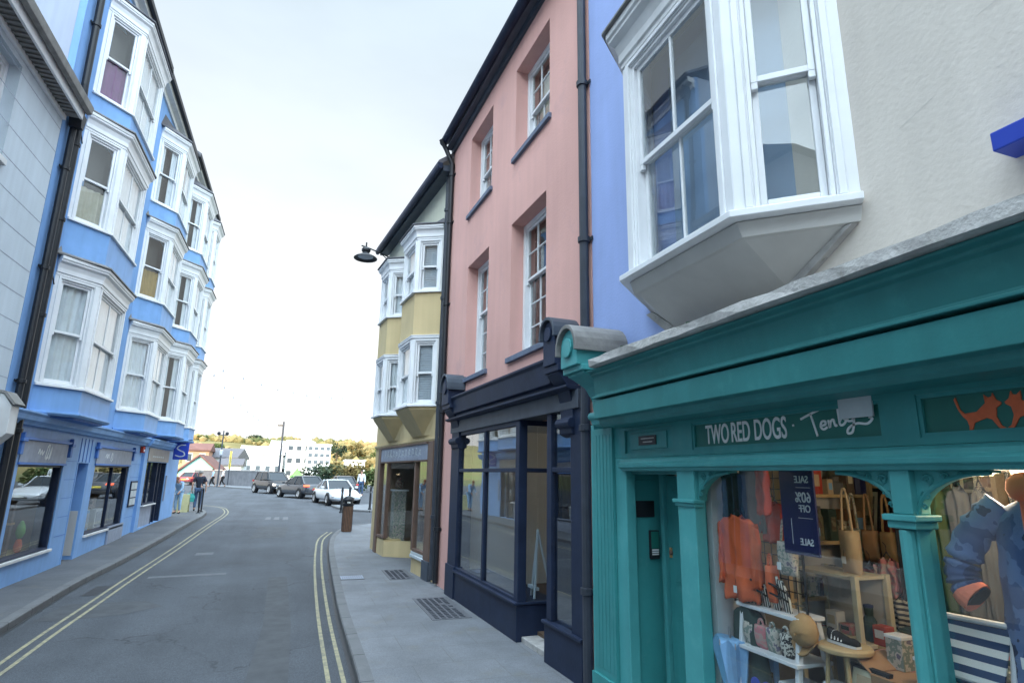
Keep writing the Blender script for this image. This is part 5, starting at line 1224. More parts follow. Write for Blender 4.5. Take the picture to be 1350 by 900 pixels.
# ------------------------------------------------------------------ people
def person(label, loc, face, pose, top, legs, hair, h=1.75, sleeve='short', bald=False, carry=None, group=None):
    """face: direction the person looks (degrees); pose: dict of joint positions in the person's own frame (x right, y forward, z up) for a 1.75 m body"""
    t = thing('person', label, 'person', loc, group, 0)
    s = h/1.75; a = R(face-90)
    rot = Matrix.Rotation(a, 4, 'Z')
    def W(p): return (rot @ (V(p)*s))
    J = dict(pelvis=(0,0,.95), waist=(0,.0,1.10), chest=(0,.01,1.33), neck=(0,.02,1.48), headb=(0,.03,1.57), headm=(0,.045,1.65), headt=(0,.035,1.735),
             hipR=(.09,0,.92), hipL=(-.09,0,.92), kneeR=(.10,.04,.50), kneeL=(-.10,.04,.50), ankR=(.10,.0,.09), ankL=(-.10,0,.09),
             shR=(.18,.0,1.43), shL=(-.18,0,1.43), elR=(.24,-.02,1.15), elL=(-.24,-.02,1.15), wrR=(.25,.06,.90), wrL=(-.25,.06,.90))
    J.update(pose)
    for S in 'RL':
        if 'toe'+S not in J: k = J['ank'+S]; J['toe'+S] = (k[0]*1.15, k[1]+.15, max(.03, k[2]-.06))
        if 'heel'+S not in J: k = J['ank'+S]; J['heel'+S] = (k[0], k[1]-.05, max(.03, k[2]-.05))
    def skin(name, verts, edges, radii, mat, parent, root=0, lv=2):
        me = bpy.data.meshes.new(name); me.from_pydata([tuple(W(v)) for v in verts], edges, [])
        o = bpy.data.objects.new(name, me); COL.objects.link(o); o.parent = parent
        md = o.modifiers.new('skin','SKIN'); md.use_smooth_shade = True
        for i, r_ in enumerate(radii):
            sv = me.skin_vertices[0].data[i]; rr = r_ if isinstance(r_, tuple) else (r_, r_); sv.radius = (rr[0]*s, rr[1]*s); sv.use_root = (i == root)
        sb = o.modifiers.new('sub','SUBSURF'); sb.levels = sb.render_levels = lv
        me.materials.append(M[mat]); return o
    names = ['pelvis','waist','chest','neck','headb','headm','headt']
    vs, es, rs = [], [], []; idx = {}
    def av(n, p, r_): idx[n] = len(vs); vs.append(p); rs.append(r_)
    for n, r_ in zip(names, ((.13,.10),(.125,.095),(.145,.10),.055,(.062,.072),(.078,.092),(.05,.06))): av(n, J[n], r_)
    es += [(i,i+1) for i in range(6)]
    for S in 'RL':
        for n, r_ in (('hip',.085),('knee',.058),('ank',.038),('toe',.034)): av(n+S, J[n+S], r_)
        es += [(0,idx['hip'+S]),(idx['hip'+S],idx['knee'+S]),(idx['knee'+S],idx['ank'+S]),(idx['ank'+S],idx['toe'+S])]
        for n, r_ in (('sh',.055),('el',.041),('wr',.027)): av(n+S, J[n+S], r_)
        es += [(idx['chest'],idx['sh'+S]),(idx['sh'+S],idx['el'+S]),(idx['el'+S],idx['wr'+S])]
        # palm and five fingers
        w_ = V(J['wr'+S]); d = (w_-V(J['el'+S])).normalized(); side = d.cross(V((1,0,0))).normalized(); sg = 1 if S == 'R' else -1
        pal = w_+d*.055; av('pal'+S, tuple(pal), .026); es.append((idx['wr'+S], idx['pal'+S]))
        for k, (off, ln) in enumerate(((-.026,.062),(-.009,.072),(.009,.068),(.026,.055))):
            b = pal+side*off+d*.03; m_ = b+d*ln*.5-V((1,0,0))*sg*.008; e_ = b+d*ln*.85-V((1,0,0))*sg*.028
            for q_, (pp, r_) in enumerate(((b,.0095),(m_,.009),(e_,.0075))): av(f'f{S}{k}{q_}', tuple(pp), r_)
            es += [(idx['pal'+S],idx[f'f{S}{k}0']),(idx[f'f{S}{k}0'],idx[f'f{S}{k}1']),(idx[f'f{S}{k}1'],idx[f'f{S}{k}2'])]
        b = w_+d*.025-side*.03; e_ = b+d*.05-side*.025
        av(f't{S}', tuple(b), .011); av(f'u{S}', tuple(e_), .009); es += [(idx['wr'+S],idx[f't{S}']),(idx[f't{S}'],idx[f'u{S}'])]
    body = skin('body', vs, es, rs, 'skin', t)
    # clothing
    def sub(name, keys, edges, radii, mat): return skin(name, [J[k] if isinstance(k, str) else k for k in keys], edges, radii, mat, t)
    lerp = lambda a_, b_, q: tuple(V(J[a_]).lerp(V(J[b_]), q))
    ks = ['waist','chest',lerp('chest','neck',.7),'pelvis','shR','shL']; ed = [(0,1),(1,2),(0,3),(1,4),(1,5)]; ra = [(.145,.115),(.165,.12),(.075,.07),(.15,.12),.075,.075]
    for S in 'RL':
        k0 = len(ks)
        if sleeve == 'short': ks.append(lerp('sh'+S,'el'+S,.75)); ra.append(.062); ed.append((4 if S == 'R' else 5, k0))
        else:
            ks += ['el'+S, lerp('el'+S,'wr'+S,.9)]; ra += [.056,.04]; ed += [(4 if S == 'R' else 5, k0),(k0,k0+1)]
    sub('shirt' if sleeve == 'short' else 'jacket', ks, ed, ra, top)
    sub('trousers', ['pelvis','hipR','kneeR',lerp('kneeR','ankR',.93),'hipL','kneeL',lerp('kneeL','ankL',.93)], [(0,1),(1,2),(2,3),(0,4),(4,5),(5,6)], [(.145,.118),.102,.074,.056,.102,.074,.056], legs)
    for S in 'RL':
        sub('shoe', ['heel'+S,'toe'+S], [(0,1)], [(.042,.045),(.042,.032)], 'cloth_black')
    # hair cap over the back of the head, and a face
    hm = V(J['headm'])
    m = local(); rings = []
    for i in range(7):
        th = math.pi*.60*i/6; rings.append([tuple(W((hm.x+.090*math.sin(th)*math.cos(2*math.pi*k/14), hm.y-.012+.104*math.sin(th)*math.sin(2*math.pi*k/14)-.03*(th/2 if math.sin(2*math.pi*k/14) > 0 else 0), hm.z+.012+.108*math.cos(th)))) for k in range(14)])
    m.loft(rings[1:], raw=True); m.build('hair', hair, t, smooth=True)
    m = local()
    for sg in (-1,1):
        m.loft([[tuple(W((hm.x+sg*.033+.012*r_*math.cos(2*math.pi*k/8), hm.y+.082+.006*(1-r_), hm.z+.0+.007*r_*math.sin(2*math.pi*k/8)))) for k in range(8)] for r_ in (1,.5)], raw=True)
    m.build('eyes', 'cloth_black', t)
    m = local(); m.loft([[tuple(W((hm.x+dx, hm.y+dy, hm.z+dz))) for dx,dy,dz in r_] for r_ in (((-.009,.085,.005),(.009,.085,.005),(.006,.09,-.0)),((-.015,.085,-.038),(.015,.085,-.038),(0,.112,-.034)))], raw=True)
    for sg in (-1,1): m.loft([[tuple(W((hm.x+sg*(.080+.012*q), hm.y-.0+.022*math.cos(2*math.pi*k/8), hm.z-.008+.03*math.sin(2*math.pi*k/8)))) for k in range(8)] for q in (0,1)], raw=True)
    m.build('nose_and_ears', 'skin', t)
    m = local(); m.loft([[tuple(W((hm.x+.024*math.cos(2*math.pi*k/8), hm.y+.084+.004*q, hm.z-.062+.007*math.sin(2*math.pi*k/8)))) for k in range(8)] for q in (0,1)], raw=True); m.build('mouth', 'cloth_red', t)
    return t, W
walk = dict(kneeR=(.10,.14,.52), ankR=(.10,.20,.10), kneeL=(-.10,.02,.50), ankL=(-.10,-.26,.16), toeL=(-.11,-.15,.04), heelL=(-.10,-.32,.15), elR=(.25,-.12,1.16), wrR=(.27,-.06,.92), elL=(-.25,.06,1.16), wrL=(-.26,.18,.95))
gait = dict(kneeR=(.09,.06,.50), ankR=(.09,.05,.09), kneeL=(-.09,.05,.51), ankL=(-.09,-.10,.11), elR=(.27,-.06,1.15), wrR=(.27,.02,.90), elL=(-.27,-.05,1.15), wrL=(-.27,.02,.90))
y = 30.4
t, W = person('man in a dark T-shirt and jeans walking away up the pavement past the hoop barrier', (-3.98,y,zg(y)), 95, gait, 'cloth_navy', 'cloth_denim', 'hair_grey', 1.78)
b = W((-.29,.02,.66)); q = thing('shopping_bag', 'teal carrier bag held by the man in the dark T-shirt', 'bag', (-3.98+b.x,y+b.y,zg(y)+.42)); P('teal_plastic', (.06,.40,.38), .45, .1, 8, bump=.1)
m = MB(); c = V((-3.98+b.x,y+b.y,zg(y)+.40)); m.loft([[(c.x-.15,c.y-.05,c.z),(c.x+.15,c.y-.05,c.z),(c.x+.15,c.y+.05,c.z),(c.x-.15,c.y+.05,c.z)],[(c.x-.18,c.y-.06,c.z+.2),(c.x+.18,c.y-.06,c.z+.2),(c.x+.18,c.y+.06,c.z+.2),(c.x-.18,c.y+.06,c.z+.2)],[(c.x-.15,c.y-.015,c.z+.36),(c.x+.15,c.y-.015,c.z+.36),(c.x+.15,c.y+.015,c.z+.36),(c.x-.15,c.y+.015,c.z+.36)]]); m.build('sack', 'teal_plastic', q, bevel=.02)
MB().tube([(c.x-.08,c.y,c.z+.35),(c.x-.04,c.y,c.z+.48),(c.x+.04,c.y,c.z+.48),(c.x+.08,c.y,c.z+.35)], .012, 6).build('handle', 'teal_plastic', q)
y = 66.0
person('walker in black trousers and pale top stepping across the road end', (-7.55,y,zg(y)), 200, walk, 'cloth_paleblue', 'cloth_black', 'hair_dark', 1.76, sleeve='long')
person('walker in white top and black trousers on the wall side of the pair', (-6.70,y+.6,zg(y)), 190, walk, 'cloth_white', 'cloth_black', 'hair_dark', 1.80, sleeve='long')
y = 45.0
person('person in a white top and jeans standing beyond the silver car', (4.52,y-1.5,zg(y)), 250, dict(), 'cloth_white', 'cloth_denim', 'hair_dark', 1.78, sleeve='long')
y = 29.0
person('red haired person in pale blue clothes stooping by the cafe wall', (-4.52,y,zg(y)), 250, dict(chest=(0,.16,1.26), neck=(0,.24,1.38), headb=(0,.29,1.45), headm=(0,.33,1.52), headt=(0,.33,1.605), shR=(.18,.16,1.36), shL=(-.18,.16,1.36), elR=(.22,.22,1.10), elL=(-.22,.22,1.10), wrR=(.20,.36,.95), wrL=(-.20,.36,.95)), 'cloth_paleblue', 'cloth_paleblue', 'hair_red', 1.62, sleeve='long')

# ------------------------------------------------------------------ the far side: wall, poles, houses, hill
wl = resample(spline([(-3.2,69),(-5.2,72),(-8.4,79),(-12.3,88)], 4), 1.6)
q = thing('stone_wall', 'low grey stone wall along the far pavement behind the black car', 'wall', (-6,74,.4))
m = MB(); wi = offset(wl, .5)
m.loft([[(a[0],a[1],.2),(a[0],a[1],2.02),(b[0],b[1],2.02),(b[0],b[1],.2)] for a, b in zip(wl, wi)]); m.build('masonry', 'wall_stone', q)
wa, wb_ = offset(wl,-.06), offset(wl,.56)
m = MB(); m.loft([[(a[0],a[1],2.022),(a[0],a[1],2.14),(b[0],b[1],2.14),(b[0],b[1],2.022)] for a, b in zip(wa, wb_)]); m.build('coping', 'old_stone', q)
def pole(name, label, x, y, top, r, extra=None, mat='dark_pipe', cat='pole'):
    q = thing(name, label, cat, (x,y,zg(y))); MB().tube([(x,y,zg(y)-.1),(x,y,top)], [r,r*.7], 10).build('shaft', mat, q)
    if extra: extra(q, x, y, top)
    return q
def tele(q, x, y, t): MB().box(x-.55,x+.1,y-.05,y+.05,t-.45,t-.33).build('crossarm', 'bark', q); MB().lathe([(.05,0),(.07,.1),(.04,.16)],(x-.45,y,t-.33),8).build('insulator','plate_white',q); MB().lathe([(.05,0),(.07,.1),(.04,.16)],(x+.02,y,t-.33),8).build('insulator','plate_white',q)
pole('telegraph_pole', 'tall dark telegraph pole rising over the white houses', -1.5, 66, 7.1, .13, tele)
def cam3(q, x, y, t):
    MB().box(x-.45,x+.45,y-.04,y+.04,t-.5,t-.42).build('crossarm', 'dark_pipe', q)
    for dx in (-.45,.35): MB().lathe([(.03,-.1),(.16,0),(.18,.16),(.1,.28),(.02,.3)],(x+dx,y,t-.42),10).build('lamp_head','black_iron',q)
    MB().lathe([(.10,0),(.16,.1),(.16,.5),(.1,.6)],(x,y,t-2.6),10).build('junction_box','blind',q)
pole('camera_pole', 'grey pole with dark lamp heads above the two walkers', -7.5, 70, 6.2, .09, cam3)
def ybar(q, x, y, t): MB().box(x-.10,x+.10,y-.03,y+.03,t-2.1,t-.1).build('panel', 'plate_yellow', q)
pole('sign_post', 'slim post with a tall yellow panel by the stone wall', -7.0, 75, 4.3, .06, ybar)
# green pointed parasol behind the grey car
q = thing('parasol', 'closed lime green pointed canopy behind the grey saloon', 'parasol', (.25,62,.42))
MB().tube([(.25,62,.4),(.25,62,2.42)], .05, 8).build('pole', 'alloy', q)
MB().lathe([(.72,1.35),(.68,1.45),(.38,1.75),(.15,2.05),(.05,2.25)], (.25,62,0.1), 8).build('canopy', 'green_tent', q)
# planting on the far corner behind the standing person
def leafy(par, c, rx, ry, rz, n, s, mat, name='crown', seed=1, clumps=14):
    rnd = random.Random(seed); m = MB(); cl = []
    for i in range(clumps):
        while True:
            p = V((rnd.uniform(-1,1),rnd.uniform(-1,1),rnd.uniform(-1,1)))
            if .25 < p.length < 1: break
        cl.append((p*.78, rnd.uniform(.22,.45)))
    for i in range(n):
        p, r_ = cl[rnd.randrange(clumps)]
        d = V((rnd.gauss(0,1),rnd.gauss(0,1),rnd.gauss(0,1))).normalized()*r_*rnd.random()**.4
        q = p+d; P0 = V((c[0]+q.x*rx, c[1]+q.y*ry, c[2]+q.z*rz))
        a = V((rnd.gauss(0,1),rnd.gauss(0,1),rnd.gauss(0,1))).normalized(); b = a.cross(V((rnd.gauss(0,1),rnd.gauss(0,1),rnd.gauss(0,1)))).normalized(); k = s*rnd.uniform(.6,1.4)
        m.add([P0+a*k, P0+b*k*.6, P0-a*k, P0-b*k*.6], [(0,1,2,3)], raw=True)
    return m.build(name, mat, par)
def tree(label, x, y, z0, h, r, mat, seed, group='trees on the far hillside', n=900, s=None):
    q = thing('tree', label, 'tree', (x,y,z0), group); rnd = random.Random(seed)
    m = MB(); m.tube([(x,y,z0-.5),(x+.1,y,z0+h*.3),(x,y,z0+h*.7)], [h*.035,h*.028,h*.012], 8)
    for i in range(5):
        a = rnd.uniform(0,6.28); m.tube([(x,y,z0+h*(.3+.07*i)),(x+r*.4*math.cos(a),y+r*.4*math.sin(a),z0+h*(.5+.07*i)),(x+r*.7*math.cos(a),y+r*.7*math.sin(a),z0+h*(.62+.06*i))], [h*.016,h*.01,h*.004], 6)
    m.build('trunk', 'bark', q)
    leafy(q, (x,y,z0+h*.66), r, r, h*.38, n, s or h*.05, mat, seed=seed); return q
q = thing('shrub_bed', 'green shrubs beyond the bollards at the far corner', 'shrubs', (6.5,54,.4))
leafy(q, (7.4,56,1.3), 3.0, 1.6, 1.3, 1600, .16, 'leaf_green', 'foliage', 5)
q = thing('shrub_bed', 'yellowing shrubs between the silver car and the standing person', 'shrubs', (5.6,60,.4))
leafy(q, (5.2,61,1.7), 2.2, 1.5, 1.6, 1200, .16, 'leaf_autumn', 'foliage', 6)
q = thing('hedge', 'dark hedge in front of the pale flats behind the parked cars', 'hedge', (3,70,.4))
leafy(q, (3.6,72,1.7), 3.6, 1.6, 1.5, 1800, .18, 'leaf_dark', 'foliage', 8, 24)

def gable_house(name, label, x, y, wd, dp, he, hr, wall, roof, rot=0, wins=(), z0=.3, chimney=False):
    """gable end faced to the viewer; wins: (u, z, w, h)"""
    a = R(rot); f = Fr((x,y),(math.cos(a),math.sin(a)),(math.sin(a),-math.cos(a)))
    q = thing(name, label, 'building', (x,y,z0))
    MB(f).prism([(-wd/2,z0-3),(wd/2,z0-3),(wd/2,z0+he),(0,z0+hr),(-wd/2,z0+he)], -dp, 0).build('wall', wall, q)
    m = MB(f); t = .25
    for s in (-1,1): m.add([(s*(wd/2+.4),-dp-.3,z0+he-.25),(s*(wd/2+.4),.35,z0+he-.25),(0,.35,z0+hr+.05),(0,-dp-.3,z0+hr+.05),(s*(wd/2+.4),-dp-.3,z0+he-.25+t),(s*(wd/2+.4),.35,z0+he-.25+t),(0,.35,z0+hr+.05+t),(0,-dp-.3,z0+hr+.05+t)], [(0,1,2,3),(4,5,6,7),(0,1,5,4),(1,2,6,5),(2,3,7,6),(3,0,4,7)])
    r_ = m.build('roof', roof, q)
    if chimney: MB(f).box(-.6,.6,-dp*.5-.5,-dp*.5+.5,z0+hr-.6,z0+hr+1.5).build('chimney', 'far_orange', r_)
    for (u, zz, w_, h_) in wins:
        o = MB(f).box(u-w_/2-.12,u+w_/2+.12,.0,.08,z0+zz-.12,z0+zz+h_+.12).build('window', 'far_white', q); MB(f).box(u-w_/2,u+w_/2,.08,.09,z0+zz,z0+zz+h_).build('pane', 'far_window', o)
    return q
gable_house('mint_house', 'mint green gabled house with a red tiled roof at the road end', -11.9, 88, 4.6, 12, 1.5, 3.5, 'far_mint', 'far_tile', 0, [(-1.0,.3,.8,.9),(1.1,.3,.8,.9)])
def block(name, label, x, y, wd, dp, h, mat, rot=0, nx=3, nz=2, z0=.3, wsz=(1.1,1.4), roof='flat', roofmat='slate', x_off=0):
    a = R(rot); f = Fr((x,y),(math.cos(a),math.sin(a)),(math.sin(a),-math.cos(a)))
    q = thing(name, label, 'building', (x,y,z0))
    MB(f).box(-wd/2,wd/2,-dp,0,z0-4,z0+h).build('wall', mat, q)
    if roof == 'flat': MB(f).box(-wd/2-.2,wd/2+.2,-dp-.2,.2,z0+h,z0+h+.35).build('roof', 'far_white', q)
    else: MB(f).prism([(.4,z0+h-.1),(.4,z0+h+.15),(-dp/2,z0+h+roof),(-dp-.4,z0+h+.15),(-dp-.4,z0+h-.1)], -wd/2-.3, wd/2+.3, 'wz').build('roof', roofmat, q)
    for i in range(nx):
        for j in range(nz):
            u = -wd/2+wd*(i+.5)/nx; zz = z0+h*(j+.30)/nz
            o = MB(f).box(u-wsz[0]/2-.1,u+wsz[0]/2+.1,.0,.06,zz-.1,zz+wsz[1]+.1).build('window', 'far_white', q); MB(f).box(u-wsz[0]/2,u+wsz[0]/2,.06,.07,zz,zz+wsz[1]).build('pane', 'far_window', o)
    return q
block('brick_house', 'orange rendered house standing above the mint house', -17.2, 122, 4.2, 6, 5.6, 'far_orange', 0, 2, 2, 0, (.8,1.3), 1.4, 'far_tile')
block('grey_roofed_house', 'pale house with a grey roof between the orange house and the pole', -13.6, 126, 6.0, 8, 3.6, 'far_grey', -10, 3, 1, .8, (.9,1.2), 2.0, 'slate')
block('white_house', 'small white house seen below the grey roofed one by the pole', -10.2, 110, 3.4, 6, 2.6, 'far_white', 0, 2, 1, .3, (.7,1.0), 1.2, 'slate')
block('white_house', 'long low white house climbing the slope behind the stone wall', -7.0, 150, 8.5, 8, 5.6, 'far_white', 12, 4, 1, .3, (1.0,1.3), 2.0, 'far_white')
block('white_house', 'tall white house joining the long low house to the broad white block', -2.6, 158, 5.5, 8, 8.0, 'far_white', 8, 3, 2, .3, (1.0,1.2), 1.4, 'far_white')
block('white_flats', 'broad bright white block of flats with a stair tower', .6, 152, 5.8, 9, 8.8, 'far_white', -6, 3, 3, .3, (1.1,1.1))
block('stair_tower', 'narrow white tower with a dark cap beside the broad white block', 2.0, 156, 2.2, 4, 11.2, 'far_white', -6, 1, 3, .3, (.5,.9))
block('grey_flats', 'pale grey block of flats with rows of small windows beside the white block', 5.2, 150, 5.4, 10, 8.0, 'far_grey', 6, 4, 5, .3, (.9,.8))
block('small_white_house', 'small white boxy house among the trees beyond the standing person', 13.8, 150, 4.6, 6, 4.2, 'far_white', 0, 3, 1, .6, (1.0,1.2))
block('sheds', 'row of low grey sheds beyond the parked cars', 9.0, 118, 6, 6, 2.4, 'far_grey', 0, 3, 1, .4, (.8,.9), .8, 'far_grey') if False else None

# hill
m = MB(); nx, ny = 70, 26; pts = []
def hill(x, y):
    rise = ss(185, 330, y)*(17.6+3.5*mnoise.noise(V((x*.012, y*.01, 3)))+1.2*mnoise.noise(V((x*.05,y*.04,1))))+ss(330,700,y)*6
    return rise+.2
for j in range(ny+1):
    y = 170+(j/ny)**1.5*700
    for i in range(nx+1):
        x = (-.42+.75*i/nx)*y; pts.append((x, y, hill(x, y)))
m.add(pts, [(j*(nx+1)+i, j*(nx+1)+i+1, (j+1)*(nx+1)+i+1, (j+1)*(nx+1)+i) for j in range(ny) for i in range(nx)])
o = m.build('hill', 'hill_turf', smooth=True); o['kind'] = 'structure'
rnd = random.Random(21); m = MB()
ico = bmesh.new(); bmesh.ops.create_icosphere(ico, subdivisions=1, radius=1); iv = [v.co.copy() for v in ico.verts]; ifc = [tuple(v.index for v in fc.verts) for fc in ico.faces]; ico.free()
for k in range(900):
    y = rnd.uniform(200, 345); x = (-.20+.36*rnd.random())*y
    if mnoise.noise(V((x*.03, y*.03, 9))) < -.12: continue
    s = rnd.uniform(1.0, 2.5)
    z = hill(x, y)
    m.add([(x+v.x*s*rnd.uniform(.6,1.3), y+v.y*s*rnd.uniform(.6,1.3), z+s*.3+v.z*s*rnd.uniform(.5,1.15)) for v in iv], ifc)
o = m.build('far_woodland', 'wood_autumn'); tag(o, 'autumn woodland covering the far hillside', kind='stuff')
for i, (x, y, h, r, mt, lb) in enumerate([(-19,300,6,5,'leaf_dark','dark round tree standing out on the skyline above the stone wall'),(-40,300,5,4,'leaf_green','green tree on the skyline over the corner house sign'),(14.5,235,9,4.5,'leaf_dark','broad grey green tree on the slope above the silver car'),
        (23,240,8,5,'leaf_autumn','golden tree on the slope near the yellow house'),(3,330,6,5,'leaf_autumn','rusty tree on the skyline over the white flats'),(-28,250,5,4,'leaf_green','bright green bush like tree beside the camera pole'),(31,230,9,5,'leaf_green','green tree partly hidden by the yellow house'),(10,175,5,3.5,'leaf_autumn','small yellow tree next to the grey flats'),(17,165,5.5,3.6,'leaf_autumn','small yellow tree in front of the boxy white house'),(-23,205,6,4.5,'leaf_green','light green tree on the bank above the road end')]):
    tree(lb, x, y, hill(x, y)-(3.2 if y > 290 else .6), h, r, mt, 30+i, n=700, s=.42)
# string of festoon bulbs across the square
def strand(label, A, B, sag, n):
    q = thing('festoon_lights', label, 'string lights', A, 'festoon lights over the square')
    pts = [(A[0]+(B[0]-A[0])*t, A[1]+(B[1]-A[1])*t, A[2]+(B[2]-A[2])*t-sag*4*t*(1-t)) for t in [i/24 for i in range(25)]]
    MB().tube(pts, .004, 5).build('cable', 'black_iron', q)
    for i in range(1, n):
        t = i/n; k = (A[0]+(B[0]-A[0])*t, A[1]+(B[1]-A[1])*t, A[2]+(B[2]-A[2])*t-sag*4*t*(1-t)); MB().lathe([(.015,.0),(.02,-.03),(.032,-.055),(.026,-.085),(.008,-.10)], k, 8).build('bulb', 'blind', q)
strand('festoon string from the corner house to the telegraph pole, the upper one', (-4.1,27.2,6.6), (-1.5,65.8,6.6), .9, 14)
strand('festoon string dipping lower towards the camera pole', (-4.1,27.0,6.9), (-7.4,69.8,6.0), .6, 9) if False else strand('second festoon string reaching to the yellow house side', (-4.1,27.1,6.5), (3.2,40,6.9), .5, 10)
# ------------------------------------------------------------------ goods in the teal shop window
DK = .40
def garment(label, X, y0, y1, z0, z1, mat, name='garment', cat='garment', thick=.05, flare=.0, sleeves=None, neck=True, hanger=True, seed=1, group=None):
    """cloth hanging from its hanger: flat, with folds that deepen towards the hem"""
    rnd = random.Random(seed); cy = (y0+y1)/2; hw = (y1-y0)/2
    q = thing(name, label, cat, (X,cy,z1), group); n = 22; K = 30
    ph = [rnd.uniform(0,6) for _ in range(4)]; th = min(thick, .045)
    def cloth(cy, hw, z0, z1, th, shoulder):
        rings = []
        for j in range(n+1):
            t = j/n; z = z1-(z1-z0)*t
            w = hw*((.34+.66*min(1,t/.09)**.7) if shoulder else 1)*(1+flare*t-.05*math.sin(t*3.1))
            ring = []
            for k in range(K):
                front = k < K//2; s = (k % (K//2))/(K//2-1)*2-1; s = -s if not front else s
                fold = math.sin(s*6+ph[0]+t*.8)*.5+math.sin(s*11+ph[1]-t*1.7)*.3+math.sin(s*19+ph[2])*.12
                d = th*(.30+.5*math.sqrt(max(0,1-s*s)))
                x = X+(-1 if front else 1)*d+th*.75*fold*(.25+.9*t)+.006*math.sin(t*14+s*4+ph[3])
                ring.append((x, cy+w*s*(1+.02*math.sin(t*9+ph[1])), z+(.012*math.sin(s*7+ph[2])*t if 0 < j else -.03*s*s)))
            rings.append(ring)
        return MB().loft(rings)
    cloth(cy, hw*(.86 if sleeves else 1), z0, z1, th, True).build('body', mat, q, smooth=True)
    if sleeves:
        for s in (-1,1): cloth(cy+s*hw*.90, hw*.13, z1-sleeves, z1-.05, th*.8, False).build('sleeve', mat, q, smooth=True)
    if neck: MB().tube([(X-th*.6*math.sin(math.pi*i/8), cy+hw*.30*math.cos(math.pi*i/8), z1-.035*math.sin(math.pi*i/8)) for i in range(9)], .006, 6).build('neckband', mat, q, smooth=True)
    if hanger: MB().tube([(X,cy-hw*.5,z1-.02),(X,cy,z1+.04),(X,cy+hw*.5,z1-.02)], .005, 6).tube([(X,cy,z1+.04),(X,cy,z1+.08),(X,cy+.02,z1+.10)], .0025, 6).build('hanger', 'black_iron', q)
    return q
# wire grid on the end of the window
q = thing('wire_grid', 'black wire display grid behind the orange jumper', 'display grid', (3.03,3.32,1.5)); m = MB()
for i in range(11): y = 3.0+.063*i; m.tube([(3.03,y,1.16),(3.03,y,2.1)], .0035, 5)
for i in range(14): z = 1.17+.07*i; m.tube([(3.034,2.99,z),(3.034,3.64,z)], .0035, 5)
m.build('wires', 'black_iron', q); m = MB()
m.tube([(3.03,2.99,2.1),(3.03,2.99,1.16),(3.03,3.64,1.16),(3.03,3.64,2.1)], .006, 6)
m.build('frame', 'black_iron', q)
garment('orange jumper hanging in front of the wire grid', 2.93, 3.27, 3.62, 1.21, 1.76, 'cloth_orange', 'jumper', 'jumper', .045, sleeves=.46, seed=2)
garment('dark green dress hanging below the orange jumper', 2.96, 3.30, 3.58, .50, 1.17, 'cloth_forest', 'dress', 'dress', .04, flare=.18, seed=3)
garment('dark green scarf like top hanging at the upper corner of the wire grid', 2.97, 3.44, 3.63, 1.74, 2.06, 'cloth_forest', 'top', 'top', .035, seed=4)
garment('grey hooded top hanging above the orange jumper', 3.0, 3.24, 3.45, 1.66, 2.1, 'cloth_grey', 'top', 'top', .03, seed=5)  # grey cloth stands in for a panel reflected in the glass
garment('red top with pale print hanging beside the navy banner', 3.02, 3.10, 3.30, 1.60, 1.86, 'cloth_red', 'top', 'top', .035, sleeves=.2, seed=6)
garment('red scarf hanging straight down above the red printed top', 2.98, 3.18, 3.29, 1.78, 2.12, 'cloth_red', 'scarf', 'scarf', .03, hanger=False, seed=7)
# mirrored sheet stands in for a sale poster reflected in the glass
fb = Fr((2.93,0),(0,1),(-1,0))
q = thing('sale_banner', 'navy sale banner with white lettering hanging inside the glass', 'banner', (2.93,2.9,1.8))
MB(fb).box(2.765, 3.03, -.012, 0, 1.56, 2.10).build('sheet', 'navy_print', q)
for txt, u, z, s in (('SALE', 2.80, 1.985, .060), ('60%', 2.79, 1.870, .085), ('OFF', 2.80, 1.812, .060), ('SALE', 2.80, 1.62, .055)):
    letters(txt, fb, u, .0, z, s, .85, 'white_print', q, mirror=True, depth=.003)
m = MB(fb); m.box(2.79,2.90,0,.002,1.955,1.958).box(2.79,2.90,0,.002,1.775,1.778).box(2.955,2.958,0,.002,1.62,1.77); m.build('rule', 'white_print', q)
m = MB(fb); m.tube([(2.765,-.006,2.10),(3.03,-.006,2.10)], .010, 8); m.build('rail', 'alloy', q)
# floral and orange bags on the grid
def bag(label, X, y0, y1, z0, z1, mat, strap=.18, strap_mat=None, name='tote_bag', seed=1):
    q = thing(name, label, 'bag', (X,(y0+y1)/2,z1)); rings = []; cy = (y0+y1)/2
    for j in range(7):
        t = j/6; w = (y1-y0)/2*(1-.06*t); d = .018+.025*math.sin(math.pi*(.25+.75*(1-t)))
        rings.append([(X+d*math.sin(2*math.pi*k/16)*(1+.15*math.sin(5*k+seed)), cy+w*math.copysign(abs(math.cos(2*math.pi*k/16))**.6, math.cos(2*math.pi*k/16)), z0+(z1-z0)*t) for k in range(16)])
    MB().loft(rings).build('body', mat, q, smooth=True)
    MB().tube(spline([(X-.012,cy-(y1-y0)*.28,z1-.02),(X-.01,cy-(y1-y0)*.12,z1+strap),(X-.01,cy+(y1-y0)*.12,z1+strap),(X-.012,cy+(y1-y0)*.28,z1-.02)],5), .008, 6).build('strap', strap_mat or mat, q)
    return q
bag('floral cloth bag hanging beside the wire grid', 2.97, 2.98, 3.12, 1.42, 1.62, 'floral', .12)
bag('slim orange bag hanging by the floral bag', 2.95, 3.15, 3.21, 1.24, 1.46, 'cloth_orange', .06)
bag('plain canvas tote bag hanging in the middle of the window', 3.5, 2.98, 3.12, 1.39, 1.68, 'canvas', .24, seed=3)
